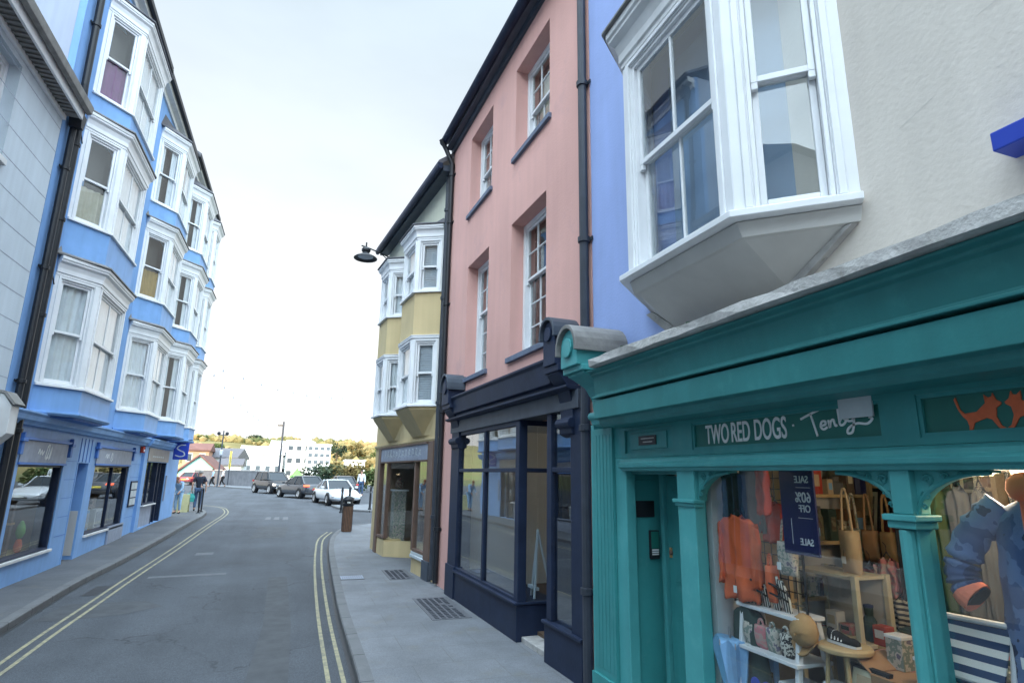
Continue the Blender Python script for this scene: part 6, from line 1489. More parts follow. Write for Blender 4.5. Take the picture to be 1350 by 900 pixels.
# white step shelf with sandals and bags
q = thing('step_shelf', 'white ladder shelf with sandals on top', 'shelf', (3.05,3.2,DK))
for (y, d) in ((3.46,1),(2.98,1)):
    MB().prism([(2.90,DK),(2.94,DK),(3.04,1.16),(3.0,1.16)], y-.012, y+.012, 'wz') if False else None
    m = MB()
    m.add([(2.830,y-.014,DK),(2.865,y-.014,DK),(2.965,y-.014,1.17),(2.930,y-.014,1.17),(2.830,y+.014,DK),(2.865,y+.014,DK),(2.965,y+.014,1.17),(2.930,y+.014,1.17)], [(0,1,2,3),(4,5,6,7),(0,1,5,4),(1,2,6,5),(2,3,7,6),(3,0,4,7)])
    m.add([(3.210,y-.014,DK),(3.245,y-.014,DK),(3.100,y-.014,1.17),(3.065,y-.014,1.17),(3.210,y+.014,DK),(3.245,y+.014,DK),(3.100,y+.014,1.17),(3.065,y+.014,1.17)], [(0,1,2,3),(4,5,6,7),(0,1,5,4),(1,2,6,5),(2,3,7,6),(3,0,4,7)])
    m.build('side_frame', 'white_gloss', q, bevel=.003)
for z, a, b in ((1.17,2.91,3.12),(.92,2.87,3.15),(.66,2.855,3.18)): MB().box(a, b, 2.95, 3.49, z, z+.022).build('shelf_board', 'white_gloss', q, bevel=.003)
def sandal(label, y, tilt, s=1., X=2.985, z0=1.192):
    q = thing('sandal', label, 'sandal', (X,y,z0), 'striped sandals on the white shelf')
    rings = []
    for j in range(9):
        t = j/8; w = s*.042*(math.sin(math.pi*(.10+.84*t))**.5); z = z0+s*.20*t*math.cos(tilt); yy = y+s*.20*t*math.sin(tilt)
        rings.append([(X-.012-.03*t,yy-w,z),(X+.004-.03*t,yy-w*.9,z+.002),(X+.004-.03*t,yy+w*.9,z+.002),(X-.012-.03*t,yy+w,z)])
    MB().loft(rings).build('sole', 'stripe_sandal', q, smooth=True)
    for k, t in enumerate((.42,.70)):
        z = z0+s*.2*t*math.cos(tilt); yy = y+s*.2*t*math.sin(tilt)
        MB().tube(spline([(X-.012-.03*t,yy-.034*s,z-.01),(X-.045-.03*t,yy-.012*s,z+.015),(X-.045-.03*t,yy+.012*s,z+.02),(X-.012-.03*t,yy+.034*s,z+.03)],4), .007, 6).build('strap', 'cloth_black', q)
for i, (y, ti) in enumerate(((3.43,.12),(3.35,-.15),(3.27,.2),(3.18,-.1),(3.09,.15))): sandal('black and white striped sandal propped upright on top of the white shelf', y, ti, 1.0+.1*math.sin(i*3))
for i, (y, mt) in enumerate(((3.40,'floral'),(3.30,'floral_pink'),(3.20,'floral'),(3.09,'sandal'))):
    bag(['small floral purse at the grid end of the middle shelf','small pink floral purse on the middle shelf','small grey floral purse on the middle shelf','small black and white purse on the middle shelf'][i], 2.95, y-.05, y+.05, .943, 1.08, mt, .03, name='purse', seed=i)
q = thing('sunglasses', 'navy sunglasses on the lower white shelf', 'sunglasses', (2.96,3.3,.70)); m = MB()
for y in (3.24,3.34): MB().lathe([(.03,-.006),(.042,-.003),(.042,.003),(.03,.006)], (2.90,y,.725), 14, 'x').build('lens', 'sign_blue', q)
MB().tube([(2.905,3.275,.735),(2.905,3.305,.735)], .006, 6).tube([(2.905,3.20,.735),(3.01,3.20,.73)], .005, 6).tube([(2.905,3.38,.735),(3.01,3.38,.73)], .005, 6).build('frame', 'sign_blue', q)
q = thing('postcard_stand', 'small stand of blue cards on the lower white shelf', 'card stand', (3.08,3.38,.68)); MB().box(3.02,3.06,3.30,3.42,.682,.90).build('card', 'cloth_sky', q); MB().box(3.015,3.02,3.31,3.41,.70,.79).build('card_print', 'picture', q)
q = thing('towel_stack', 'folded white towel on the lower white shelf', 'towel', (3.08,3.08,.68))
for k in range(3): MB().box(2.92,3.14,3.0,3.17,.683+.04*k,.718+.04*k).build('fold', 'cloth_white', q, bevel=.012)
# tan cap hanging on the shelf corner
q = thing('cap', 'tan cloth cap hung on the shelf corner by the round stool', 'cap', (2.97,2.96,1.1))
c = V((2.965,2.955,1.13)); m = MB(); rings = []
for j in range(9):                                                    # crown: a soft dome facing the street, sagging a little
    th = math.pi/2*j/8; r_ = .088*math.cos(th)+.003; rings.append([(c.x-.085*math.sin(th)+.006*math.sin(3*k+j), c.y+r_*1.02*math.cos(2*math.pi*k/22)*(1+.03*math.sin(2*k)), c.z+r_*math.sin(2*math.pi*k/22)-.02*math.sin(th)) for k in range(22)])
m.loft(rings); m.build('crown', 'cloth_tan', q, smooth=True)
m = MB(); m.tube([(c.x-.085,c.y,c.z-.02),(c.x-.095,c.y,c.z-.021)], .008, 8); m.build('button', 'cloth_tan', q)
m = MB(); m.loft([[(c.x-.01-.055*t+.02*abs(s_), c.y+.078*s_, c.z-.045-.030*(1-s_*s_)-.062*t*math.sqrt(max(0,1-.75*s_*s_))) for s_ in [k/6-1 for k in range(13)]]+[(c.x-.004-.055*t+.02*abs(s_), c.y+.078*s_, c.z-.05-.030*(1-s_*s_)-.062*t*math.sqrt(max(0,1-.75*s_*s_))) for s_ in [1-k/6 for k in range(13)]] for t in (0,.35,.7,1)]); m.build('peak', 'cloth_tan', q, smooth=True)
# round pine stool with a shoe
q = thing('round_stool', 'round pine topped stool carrying a striped shoe', 'stool', (3.15,2.78,DK))
MB().lathe([(.135,1.04),(.145,1.048),(.145,1.066),(.135,1.075)], (3.09,2.80,0), 28).build('seat', 'pine', q, bevel=.003)
for k in range(4):
    a = math.pi/4+math.pi/2*k; MB().tube([(3.09+.09*math.cos(a),2.80+.09*math.sin(a),1.04),(3.09+.15*math.cos(a),2.80+.15*math.sin(a),DK)], .012, 8).build('leg', 'pine', q)
q = thing('shoe', 'black canvas shoe with white stripes lying on the round stool', 'shoe', (3.08,2.80,1.08)); rings = []
for j in range(13):
    t = j/12; w = .036*(math.sin(math.pi*(.14+.78*t))**.45)*(1-.12*math.exp(-((t-.45)/.18)**2)); hh = .028+.045*max(0,1-t*1.5)**.7+.014*math.exp(-((t-.8)/.2)**2); y = 2.89-.19*t
    rings.append([(3.08+w*math.copysign(abs(math.cos(2*math.pi*k/16))**.8, math.cos(2*math.pi*k/16)), y, 1.084+hh*.5+hh*.5*math.sin(2*math.pi*k/16)) for k in range(16)])
MB().loft(rings).build('upper', 'cloth_black', q, smooth=True)
MB().loft([[(3.08+.038*(math.sin(math.pi*(.14+.78*t))**.45)*a, 2.892-.194*t, z_) for (a, z_) in ((-1,1.077),(1,1.077),(1,1.089),(-1,1.089))] for t in [i/10 for i in range(11)]]).build('sole', 'cloth_white', q)
for k in range(4): MB().tube(spline([(3.044,2.85-.022*k,1.10),(3.062,2.85-.022*k,1.138-.008*k),(3.098,2.85-.022*k,1.138-.008*k),(3.116,2.85-.022*k,1.10)],4), .0045, 6).build('stripe', 'cloth_white', q)
# blue folded umbrella
q = thing('umbrella', 'pale blue folded umbrella standing head down against the white end wall', 'umbrella', (2.89,3.55,DK)); rings = []
for j in range(8):
    t = j/7; r_ = .015+.135*t**.8
    rings.append([(2.89+r_*.45*(1+.25*math.cos(k*math.pi))*math.sin(2*math.pi*k/16), 3.55+r_*(1+.16*math.cos(k*math.pi))*math.cos(2*math.pi*k/16)-.05*(1-t), DK+.03+(.48+(.04 if k%2 else 0)*(t > .9))*t) for k in range(16)])
MB().loft(rings).build('canopy', 'cloth_sky', q, smooth=False)
MB().tube([(2.89,3.5,DK),(2.89,3.55,DK+.62)], .008, 8).build('shaft', 'alloy', q)
m = MB()
for k in range(0,16,2): p = rings[-1][k]; m.tube([p,(p[0],p[1],p[2]+.035)], .004, 5)
m.build('rib_tips', 'alloy', q)
MB().prism([(2.80-0,0)]*0 or [(3.44,.70),(3.50,.74),(3.49,.78),(3.43,.745)], -2.84, -2.835, 'uz') if False else None
# cream glazed cabinet
q = thing('display_cabinet', 'cream painted glazed cabinet behind the round stool', 'cabinet', (3.5,3.15,DK)); m = MB()
for (x, y) in ((3.35,2.93),(3.35,3.40),(3.62,2.93),(3.62,3.40)): m.box(x,x+.035,y-.018,y+.018,DK,1.42)
for z in (1.39,.99,DK+.02): m.box(3.36,3.65,2.93,3.40,z,z+.022)
m.build('frame', 'cream_paint', q, bevel=.003); MB().box(3.362,3.366,2.95,3.38,1.01,1.385).build('glass_front', 'shop_glass', q); MB().box(3.628,3.64,2.945,3.385,DK+.05,1.385).build('back_panel', 'panel_grey', q)
# rear shelving with goods
for i, (y0, y1) in enumerate(((2.55,3.9),(1.25,2.45))):
    q = thing('wall_shelving', ['pine shelving behind the canvas tote bag','pine shelving behind the blue patterned coat'][i], 'shelving', (4.2,(y0+y1)/2,.4))
    for y in (y0,y1): MB().box(4.2,4.52,y-.015,y+.015,.4,2.3).build('upright', 'pine', q)
    for z in (.75,1.15,1.55,1.95): MB().box(4.2,4.52,y0+.015,y1-.015,z,z+.025).build('shelf_board', 'pine', q)
    MB().box(4.52,4.535,y0,y1,.4,2.3).build('back_panel', 'interior_warm', q)
random.seed(17); n = 0
looks = ['books','tins','small boxes','jars','cards','candles','frames','mugs']
for z in (.775,1.175,1.575,1.975):
    for (y0, y1, wh) in ((2.58,3.86,'behind the tote bag'),(1.28,2.42,'behind the coat')):
        y = y0
        while y < y1-.1:
            w = random.uniform(.05,.15); h = random.uniform(.10,.27) if z < 1.9 else random.uniform(.1,.2); mt = random.choice(['book_goods','mixed_goods','canvas','cloth_grey','cardboard','cream_paint','cloth_red','picture','cloth_forest','cream_paint'])
            lv = {.775:'lowest',1.175:'second',1.575:'third',1.975:'top'}[z]; y_ = y+w/2
            q = thing('boxed_goods', f'shop goods on the {lv} shelf {wh}', 'shop goods', (4.3,y_,z), f'goods on the {lv} shelf {wh}')
            if random.random() < .35: MB().lathe([(w*.42,0),(w*.45,.01),(w*.45,h*.7),(w*.25,h*.82),(w*.25,h)], (4.30,y_,z), 12).build('jar', mt, q)
            else:
                a = random.uniform(-.02,.02); MB().box(4.22+a,4.40,y+.006,y+w-.006,z,z+h).build('box', mt, q, bevel=.004)
            y += w+random.choice([0,.01,.03])
q = thing('end_shelving', 'pine shelving along the end wall behind the glazed cabinet', 'shelving', (4.2,3.55,DK))
for x in (3.30,4.15,5.0): MB().box(x-.015,x+.015,3.38,3.65,.4,2.3).build('upright', 'pine', q)
for z in (.80,1.18,1.55,1.88,2.16): MB().box(3.315,4.985,3.39,3.648,z,z+.022).build('shelf_board', 'pine', q)
for z, lv in ((.822,'lowest'),(1.202,'second'),(1.572,'third'),(1.902,'fourth'),(2.182,'top')):
    x = 3.34
    while x < 4.9:
        w = random.uniform(.05,.14); h = random.uniform(.10,.28) if z < 2.1 else random.uniform(.08,.2); mt = random.choice(['book_goods','mixed_goods','canvas','cloth_grey','cardboard','picture','cloth_red','picture','cloth_forest','floral','navy_print'])
        q = thing('boxed_goods', f'shop goods on the {lv} shelf along the end wall', 'shop goods', (x+w/2,3.5,z), f'goods on the {lv} shelf along the end wall')
        if random.random() < .3: MB().lathe([(w*.42,0),(w*.45,.01),(w*.45,h*.7),(w*.25,h*.82),(w*.25,h)], (x+w/2,3.46,z), 12).build('jar', mt, q); MB().lathe([(w*.27,h),(w*.27,h+.012),(w*.1,h+.015)], (x+w/2,3.46,z), 12).build('lid', 'cloth_grey', q)
        else: MB().box(x+.005,x+w-.005,3.41,3.58,z,z+h).build('box', mt, q, bevel=.004); MB().box(x+w*.25,x+w*.75,3.4085,3.41,z+h*.3,z+h*.75).build('sticker', random.choice(['cream_paint','canvas','cloth_sky','picture']), q)
        x += w+random.choice([0,.01,.04])
def frame(label, X, y0, y1, z0, z1, lean=.06, fm='cloth_black', pic='picture'):
    q = thing('framed_picture', label, 'picture', (X,(y0+y1)/2,z0))
    def slab(a,b,c,d,w0,w1,nm,mt):
        pts = []
        for w in (w0,w1):
            for (y,z) in ((a,c),(b,c),(b,d),(a,d)): pts.append((X+w+lean*(z-z0)/(z1-z0), y, z))
        return MB().add(pts, [(0,1,2,3),(4,5,6,7),(0,1,5,4),(1,2,6,5),(2,3,7,6),(3,0,4,7)]).build(nm, mt, q)
    t = (y1-y0)*.07
    slab(y0,y1,z0,z1,.0,.02,'backing',fm)
    for (a,b,c,d) in ((y0,y1,z0,z0+t),(y0,y1,z1-t,z1),(y0,y0+t,z0+t,z1-t),(y1-t,y1,z0+t,z1-t)): slab(a,b,c,d,-.012,-.0005,'frame_side',fm)
    slab(y0+t,y1-t,z0+t,z1-t,-.004,-.0002,'mount','cream_paint'); k = (y1-y0)*.2; slab(y0+k,y1-k,z0+k,z1-k,-.008,-.0045,'print',pic)
frame('framed green landscape print in a black frame propped on the upper shelving', 4.12, 3.32, 3.56, 1.63, 1.94)
frame('framed print low in the window with a white mount', 3.0, 2.52, 2.76, .70, 1.00, .08, 'cloth_black', 'canvas')
garment('red and navy striped top hanging below the canvas tote bag', 3.85, 3.12, 3.30, .98, 1.42, 'stripe_red', 'top', 'top', .05, sleeves=.3, seed=9)
garment('black and cream striped top hanging behind the slim column', 3.75, 2.80, 3.02, .90, 1.27, 'stripe_mono', 'top', 'top', .05, sleeves=.25, seed=10)
garment('pink floral blouse hanging above the black and cream striped top', 3.8, 2.95, 3.12, 1.26, 1.50, 'floral_pink', 'blouse', 'blouse', .05, sleeves=.2, seed=11)
q = thing('cardboard_box', 'brown cardboard box standing open near the slim column', 'box', (3.15,2.45,.75))
MB().box(3.05,3.30,2.32,2.62,.72,.98).build('carton', 'cardboard', q, bevel=.004); MB().prism([(2.62,.98),(2.72,1.04),(2.72,1.045),(2.62,.985)], 0,0) if False else None
MB().add([(3.05,2.62,.98),(3.30,2.62,.98),(3.30,2.72,1.05),(3.05,2.72,1.05),(3.05,2.62,.985),(3.30,2.62,.985),(3.30,2.72,1.055),(3.05,2.72,1.055)],[(0,1,2,3),(4,5,6,7),(0,1,5,4),(1,2,6,5),(2,3,7,6),(3,0,4,7)]).build('flap', 'cardboard', q)
q = thing('low_table', 'low pine table under the cardboard box', 'table', (3.15,2.5,DK)); MB().box(2.98,3.5,2.25,2.95,.69,.715).build('table_top', 'pine', q)
for (x,y) in ((3.0,2.28),(3.0,2.92),(3.46,2.28),(3.46,2.92)): MB().box(x,x+.03,y-.015,y+.015,DK,.69).build('leg', 'pine', q)
q = thing('pink_cushion', 'pink floral cushion heaped behind the cardboard box', 'cushion', (3.4,2.75,.75)); m = MB()
m.loft([[(3.42+.13*math.cos(2*math.pi*k/18)*r_, 2.78+.19*math.sin(2*math.pi*k/18)*r_, .72+h_) for k in range(18)] for r_, h_ in ((.7,0),(1,.08),(1.02,.17),(.8,.26),(.3,.30))]); m.build('cover', 'floral_pink', q, smooth=True); MB().tube([(3.42+.135*math.cos(2*math.pi*k/18), 2.78+.195*math.sin(2*math.pi*k/18), .84) for k in range(19)], .008, 6).build('piping', 'cloth_coral', q)
q = thing('gift_table', 'pine gift table crowded with small goods in the middle of the shop', 'table', (3.75,2.75,DK))
MB().box(3.5,4.0,2.15,3.35,.98,1.01).build('table_top', 'pine', q, bevel=.004)
for (x,y) in ((3.53,2.18),(3.53,3.32),(3.96,2.18),(3.96,3.32)): MB().box(x,x+.03,y-.015,y+.015,DK,.98).build('leg', 'pine', q)
random.seed(41); mats_ = ['book_goods','canvas','cardboard','cream_paint','cloth_red','cloth_sky','floral','white_gloss','pine','cloth_forest','floral_pink','navy_print']
for i in range(34):
    x = 3.55+.13*(i%4)+random.uniform(-.02,.02); y = 2.22+.135*(i//4)+random.uniform(-.02,.02); h = random.uniform(.06,.20)
    q = thing('gift', 'small gift standing on the crowded pine table', 'gift', (x,y,1.01), 'small gifts on the crowded pine table'); mt = random.choice(mats_)
    if i % 3 == 0: MB().lathe([(.03,0),(.04,.01),(.042,h*.6),(.025,h*.75),(.028,h),(.02,h)], (x,y,1.011), 12).build('jar', mt, q, smooth=False); MB().lathe([(.03,h),(.03,h+.015),(.01,h+.02)], (x,y,1.011), 12).build('lid', random.choice(mats_), q)
    else: MB().box(x-.04,x+.04,y-.045,y+.045,1.011,1.011+h).build('carton', mt, q, bevel=.005); MB().box(x-.0415,x-.04,y-.03,y+.03,1.02+h*.3,1.011+h*.8).build('sticker', random.choice(mats_), q)
for i, (y, z, w_, h_) in enumerate(((3.05,1.98,.20,.14),(2.82,1.96,.14,.20),(2.66,2.0,.10,.12))):
    frame(['wide little picture hung high beside the tote bag','upright little picture hung high in the middle of the shop','smallest picture hung high by the slim column'][i], 4.14, y-w_/2, y+w_/2, z-h_/2, z+h_/2, .01, ['pine','cloth_black','cream_paint'][i])
for i, (y, mt) in enumerate(((3.34,'floral'),(3.22,'cardboard'),(3.08,'cloth_tan'))):
    bag(['floral bag hanging from the shop ceiling behind the banner','brown bag hanging from the shop ceiling behind the banner','tan bag hanging from the shop ceiling beside the canvas tote'][i], 3.9, y-.06, y+.06, 1.45, 1.66, mt, .22, seed=i+6)
for i, (x, y, z, w_, h_, mt, lb) in enumerate(((3.30,2.62,.98,.10,.16,'floral','small floral gift box on top of the cardboard box'),(3.16,2.36,.98,.09,.12,'cream_paint','small cream gift box on top of the cardboard box'),(3.06,2.70,.715,.08,.10,'cloth_sky','small blue gift box on the low pine table'),(3.06,2.86,.715,.09,.13,'canvas','small tan gift box on the low pine table'),(3.36,2.34,.715,.12,.22,'book_goods','tall patterned gift box on the low pine table'))):
    q = thing('gift_box', lb, 'gift box', (x,y,z)); MB().box(x-w_/2,x+w_/2,y-w_/2,y+w_/2,z+.001,z+h_).build('carton', mt, q, bevel=.004); MB().box(x-w_/2-.004,x+w_/2+.004,y-w_/2-.004,y+w_/2+.004,z+h_,z+h_+.018).build('lid', 'white_gloss', q, bevel=.003)
for i, (X, y, z, lb) in enumerate(((2.90,3.44,1.30,'white price tag pinned to the orange jumper'),(2.93,3.06,1.50,'white price tag hanging from the floral cloth bag'),(3.46,3.05,1.52,'white price tag hanging from the canvas tote bag'),(2.93,1.75,1.30,'white price tag hanging on the patterned coat'))):
    q = thing('price_tag', lb, 'price tag', (X,y,z), None); MB().box(X-.03,X-.028,y-.016,y+.016,z-.045,z).build('card', 'white_print', q); MB().tube([(X-.029,y,z),(X-.02,y,z+.04)], .0015, 5).build('string', 'cloth_black', q)
# second window: patterned coat on a stand, deck chair, garments, lamp
q = thing('dressed_stand', 'dress stand in a blue camouflage coat with coral hood and cuffs', 'dress stand', (3.05,1.68,DK))
rings = []; K = 40
for j in range(30):
    t = j/29; z = 1.95-1.5*t; w = (.06+.145*min(1,t/.07)**.6)*(1+.06*t); d = .07+.05*min(1,t/.12)+.02*t
    r_ = []
    for k in range(K):
        a = 2*math.pi*k/K; fo = 1+(.05*math.sin(5*a+t*5)+.035*math.sin(9*a-t*11))*min(1,t*3)+.025*math.sin(t*38+3*a)*(1 if .15 < t < .6 else .3)
        r_.append((3.05+d*math.sin(a)*fo, 1.66+w*math.cos(a)*fo, z+.006*math.sin(4*a+t*20)))
    rings.append(r_)
MB().loft(rings).build('coat', 'camo', q, smooth=True)
def arm(pts, r0, r1, seed):
    P_ = spline(pts, 8); rr = []
    m = MB(); m.tube(P_, [r0+(r1-r0)*i/(len(P_)-1)+.006*math.sin(i*1.9+seed)+.004*math.sin(i*3.7) for i in range(len(P_))], 18); return m
arm([(3.05,1.83,1.90),(3.00,1.93,1.78),(2.965,1.985,1.64),(2.955,1.985,1.56),(2.955,1.945,1.50)], .075, .062, 1).build('sleeve', 'camo', q, smooth=True)
MB().tube([(2.953,1.98,1.528),(2.954,1.962,1.510),(2.956,1.935,1.492)], [.066,.072,.074], 18).build('cuff', 'cloth_coral', q); MB().tube([(2.956,1.935,1.492),(2.9562,1.932,1.4895)], [.066,.064], 18).build('cuff_lining', 'cloth_black', q)  # black end disc paints the dark hollow inside the cuff
arm([(3.05,1.49,1.90),(3.02,1.40,1.70),(3.0,1.36,1.50)], .075, .062, 4).build('sleeve', 'camo', q, smooth=True)
MB().lathe([(.075,-.05),(.105,-.03),(.118,.005),(.11,.045),(.08,.075),(.03,.085)], (3.04,1.665,1.97), 22).build('hood', 'cloth_coral', q, smooth=True)
m = MB(); m.tube([(2.912,1.67,1.93),(2.895,1.67,1.2),(2.885,1.67,.6)], .008, 6); m.build('zip', 'cloth_coral', q)
MB().tube([(3.05,1.66,DK),(3.05,1.66,1.2)], .02, 8).lathe([(.18,0),(.18,.02),(.03,.05)], (3.05,1.66,DK), 18).build('stand_pole', 'black_iron', q)
q = thing('deck_chair', 'small deck chair with navy and white striped canvas below the coat sleeve', 'deck chair', (3.05,2.03,DK))
MB().add([(3.02,1.86,1.37),(3.02,2.17,1.36),(2.93,2.18,1.14),(2.93,1.87,1.14),(3.03,1.86,1.37),(3.03,2.17,1.36),(2.94,2.18,1.14),(2.94,1.87,1.14)],[(0,1,2,3),(4,5,6,7),(0,1,5,4),(1,2,6,5),(2,3,7,6),(3,0,4,7)]).build('canvas_back', 'stripe_deck', q)
MB().add([(2.93,1.87,1.13),(2.93,2.18,1.13),(3.15,2.18,.95),(3.15,1.87,.95),(2.94,1.87,1.14),(2.94,2.18,1.14),(3.16,2.18,.96),(3.16,1.87,.96)],[(0,1,2,3),(4,5,6,7),(0,1,5,4),(1,2,6,5),(2,3,7,6),(3,0,4,7)]).build('canvas_seat', 'stripe_deck', q)
for y in (1.855,2.19): MB().tube([(3.03,y,1.39),(2.88,y,.62),(2.83,y,DK)], .014, 8).tube([(3.18,y,.97),(2.95,y,.95)], .014, 8).tube([(2.98,y,1.1),(3.2,y,DK)], .014, 8).build('side_frame', 'white_gloss', q)
MB().tube([(3.03,1.855,1.385),(3.03,2.19,1.375)], .014, 8).build('crossbar', 'white_gloss', q)
garment('olive and green garment on the rail in the second window', 3.75, 2.56, 2.68, 1.15, 1.98, 'leaf_green', 'garment', 'garment', .12, seed=21)
garment('charcoal garment on the rail in the second window', 3.75, 2.42, 2.54, 1.10, 1.98, 'cloth_grey', 'garment', 'garment', .12, seed=22)
garment('slim grey garment at the coat end of the rail in the second window', 3.75, 2.31, 2.40, 1.18, 1.98, 'cloth_grey', 'garment', 'garment', .12, seed=23)
garment('pale blue garment on the rail in the second window', 3.75, 2.70, 2.80, 1.12, 1.98, 'cloth_paleblue', 'garment', 'garment', .12, seed=24)
q = thing('clothes_rail', 'black clothes rail holding the garments in the second window', 'clothes rail', (3.75,2.5,DK)); MB().tube([(3.75,2.2,2.08),(3.75,2.9,2.08)], .012, 8).build('bar', 'black_iron', q)
for y in (2.2,2.9): MB().tube([(3.75,y,2.08),(3.75,y,DK)], .012, 8).build('upright', 'black_iron', q)
q = thing('hanging_lamp', 'branched lamp with small glowing bulbs under the shop ceiling', 'lamp', (3.2,1.93,2.08))
m = MB(); m.tube([(3.2,1.93,2.5),(3.2,1.93,2.09)], .006, 6)
for k in range(7):
    a = 2*math.pi*k/7; m.tube(spline([(3.2,1.93,2.10),(3.2+.06*math.cos(a),1.93+.06*math.sin(a),2.08),(3.2+.14*math.cos(a),1.93+.14*math.sin(a),2.075)],3), .005, 5)
m.build('arms', 'alloy', q)
for k in range(7):
    a = 2*math.pi*k/7; MB().lathe([(.008,-.03),(.018,-.015),(.02,0),(.012,.02),(.004,.028)], (3.2+.155*math.cos(a),1.93+.155*math.sin(a),2.065), 8).build('bulb', 'bulb_glow', q)
def lamp(name, loc, power, size, col=(1,.74,.46)):
    l = bpy.data.lights.new(name, 'POINT'); l.energy = power; l.shadow_soft_size = size; l.color = col
    o = bpy.data.objects.new(name, l); COL.objects.link(o); o.location = loc; return o
l = lamp('bulb_light', (0,0,-.10), 13, .10); l.parent = q
# pink house shop: a wall light and a white easel
f = RIGHT(2.90, 5.5, 2.2)
q = thing('wall_light', 'glowing wall light inside the navy shop', 'wall light', tuple(f.p(2.6,-3.44,2.45)))
MB(f).box(2.35,2.85,-3.5,-3.46,2.38,2.52).build('back_plate', 'alloy', q); MB(f).lathe([(.03,-.06),(.07,-.03),(.08,.03),(.05,.07)], (2.6,-3.36,2.45), 14).build('shade', 'bulb_glow', q)
l = lamp('wall_light_bulb', (0,0,0), 12, .08); l.location = f.p(2.6,-3.18,2.40)-V(q.location); l.parent = q
q = thing('white_easel', 'white folded easel leaning inside the navy shop beside the entrance', 'easel', tuple(f.p(1.98,-.35,.1)))
MB(f).tube([(1.98,-.22,.1),(2.02,-.30,1.30)], .018, 8).build('leg', 'white_gloss', q); MB(f).tube([(2.3,-.30,.1),(2.03,-.31,1.30)], .018, 8).build('leg', 'white_gloss', q); MB(f).tube([(2.04,-.6,.1),(2.03,-.32,1.25)], .018, 8).build('leg', 'white_gloss', q)
MB(f).box(1.97,2.27,-.30,-.27,.55,.59).build('crossbar', 'white_gloss', q)
q = thing('wall_notice', 'small dark notice on the rear wall of the navy shop', 'notice', tuple(f.p(1.5,-3.49,1.6))); MB(f).box(1.5,1.75,-3.495,-3.48,1.55,1.8).build('board', 'cloth_black', q); MB(f).box(1.54,1.71,-3.48,-3.475,1.6,1.75).build('sheet', 'canvas', q)
# display goods in the blue shops and the yellow shop
fa = LEFT(-4.5,0)
q = thing('easel_table', 'pale slatted table in the first blue shop window', 'table', (-5.0,13.1,.3)); MB(fa).box(12.75,13.45,-.75,-.3,.86,.90).build('table_top', 'white_gloss', q, bevel=.004)
for (u,w) in ((12.8,-.7),(13.4,-.7),(12.8,-.35),(13.4,-.35)): MB(fa).box(u-.02,u+.02,w-.02,w+.02,.3,.86).build('leg', 'white_gloss', q)
q = thing('leaning_card', 'white leaflet leaning on the pale table in the blue shop', 'leaflet', (-4.9,13.1,.9)); MB(fa).add([(12.95,-.40,.902),(13.25,-.40,.902),(13.25,-.55,1.25),(12.95,-.55,1.25),(12.95,-.41,.902),(13.25,-.41,.902),(13.25,-.56,1.25),(12.95,-.56,1.25)],[(0,1,2,3),(4,5,6,7),(0,1,5,4),(1,2,6,5),(2,3,7,6),(3,0,4,7)]).build('card', 'cloth_white', q); MB(fa).box(13.0,13.2,-.40,-.398,.93,.96).build('print_strip', 'cloth_sky', q)
q = thing('driftwood_post', 'tall weathered wooden post in the first blue shop window', 'post', (-4.9,13.9,.3)); MB(fa).prism([(13.82,.3),(13.95,.3),(14.0,1.30),(13.88,1.34)], -.50, -.38).build('timber', 'brown_timber', q, bevel=.015); MB(fa).box(13.84,13.99,-.52,-.36,.95,.99).build('collar', 'cloth_tan', q)
q = thing('green_buoy', 'lime green and orange float in the first blue shop window', 'float', (-4.8,14.3,.4)); MB(fa).lathe([(.02,.66),(.05,.69),(.08,.78),(.07,.88),(.03,.98),(.01,1.0)], (14.32,-.36,0), 14).build('float_body', 'green_tent', q, smooth=True); MB(fa).lathe([(.02,.40),(.05,.43),(.07,.53),(.045,.64),(.02,.66)], (14.32,-.36,0), 14).build('float_base', 'cloth_orange', q, smooth=True)
for i, (u, mt, lb) in enumerate(((17.3,'cream_paint','cream display box in the middle blue shop window'),(18.1,'cloth_sky','pale blue display box in the middle blue shop window'),(19.2,'white_gloss','white display box in the middle blue shop window'))):
    q = thing('display_box', lb, 'display box', (-5,u,.36)); MB(fa).box(u-.3,u+.3,-.9,-.35,.46,.95).build('carcass', mt, q, bevel=.01); MB(fa).box(u-.24,u+.24,-.35,-.34,.52,.89).build('front_panel', 'blind', q)
    MB(fa).box(u-.2,u+.15,-.8,-.5,.95,1.05+.1*i).build('stock', 'mixed_goods', q, bevel=.01)
q = thing('pale_blind', 'half drawn cream blind in the middle blue shop', 'blind', (-4.6,17.1,2)); MB(fa).box(16.98,17.4,-.16,-.15,1.62,2.03).build('cloth', 'canvas', q); MB(fa).tube([(16.98,-.155,2.03),(17.4,-.155,2.03)], .02, 8).build('roller', 'alloy', q)
fc = LEFT(-4.42,0)
for i, (u, mt, lb) in enumerate(((22.2,'cloth_forest','dark green coffee machine like cabinet in the cafe window'),(23.0,'cream_paint','cream counter display in the cafe window'))):
    q = thing('cafe_cabinet', lb, 'cabinet', (-5,u,.9)); MB(fc).box(u-.3,u+.3,-.8,-.35,0,1.3+.2*i).build('carcass', mt, q, bevel=.01); MB(fc).box(u-.26,u+.26,-.35,-.34,.95,1.25).build('door_panel', 'mixed_goods', q)
fy = RIGHT(2.62, 11.95, 6)
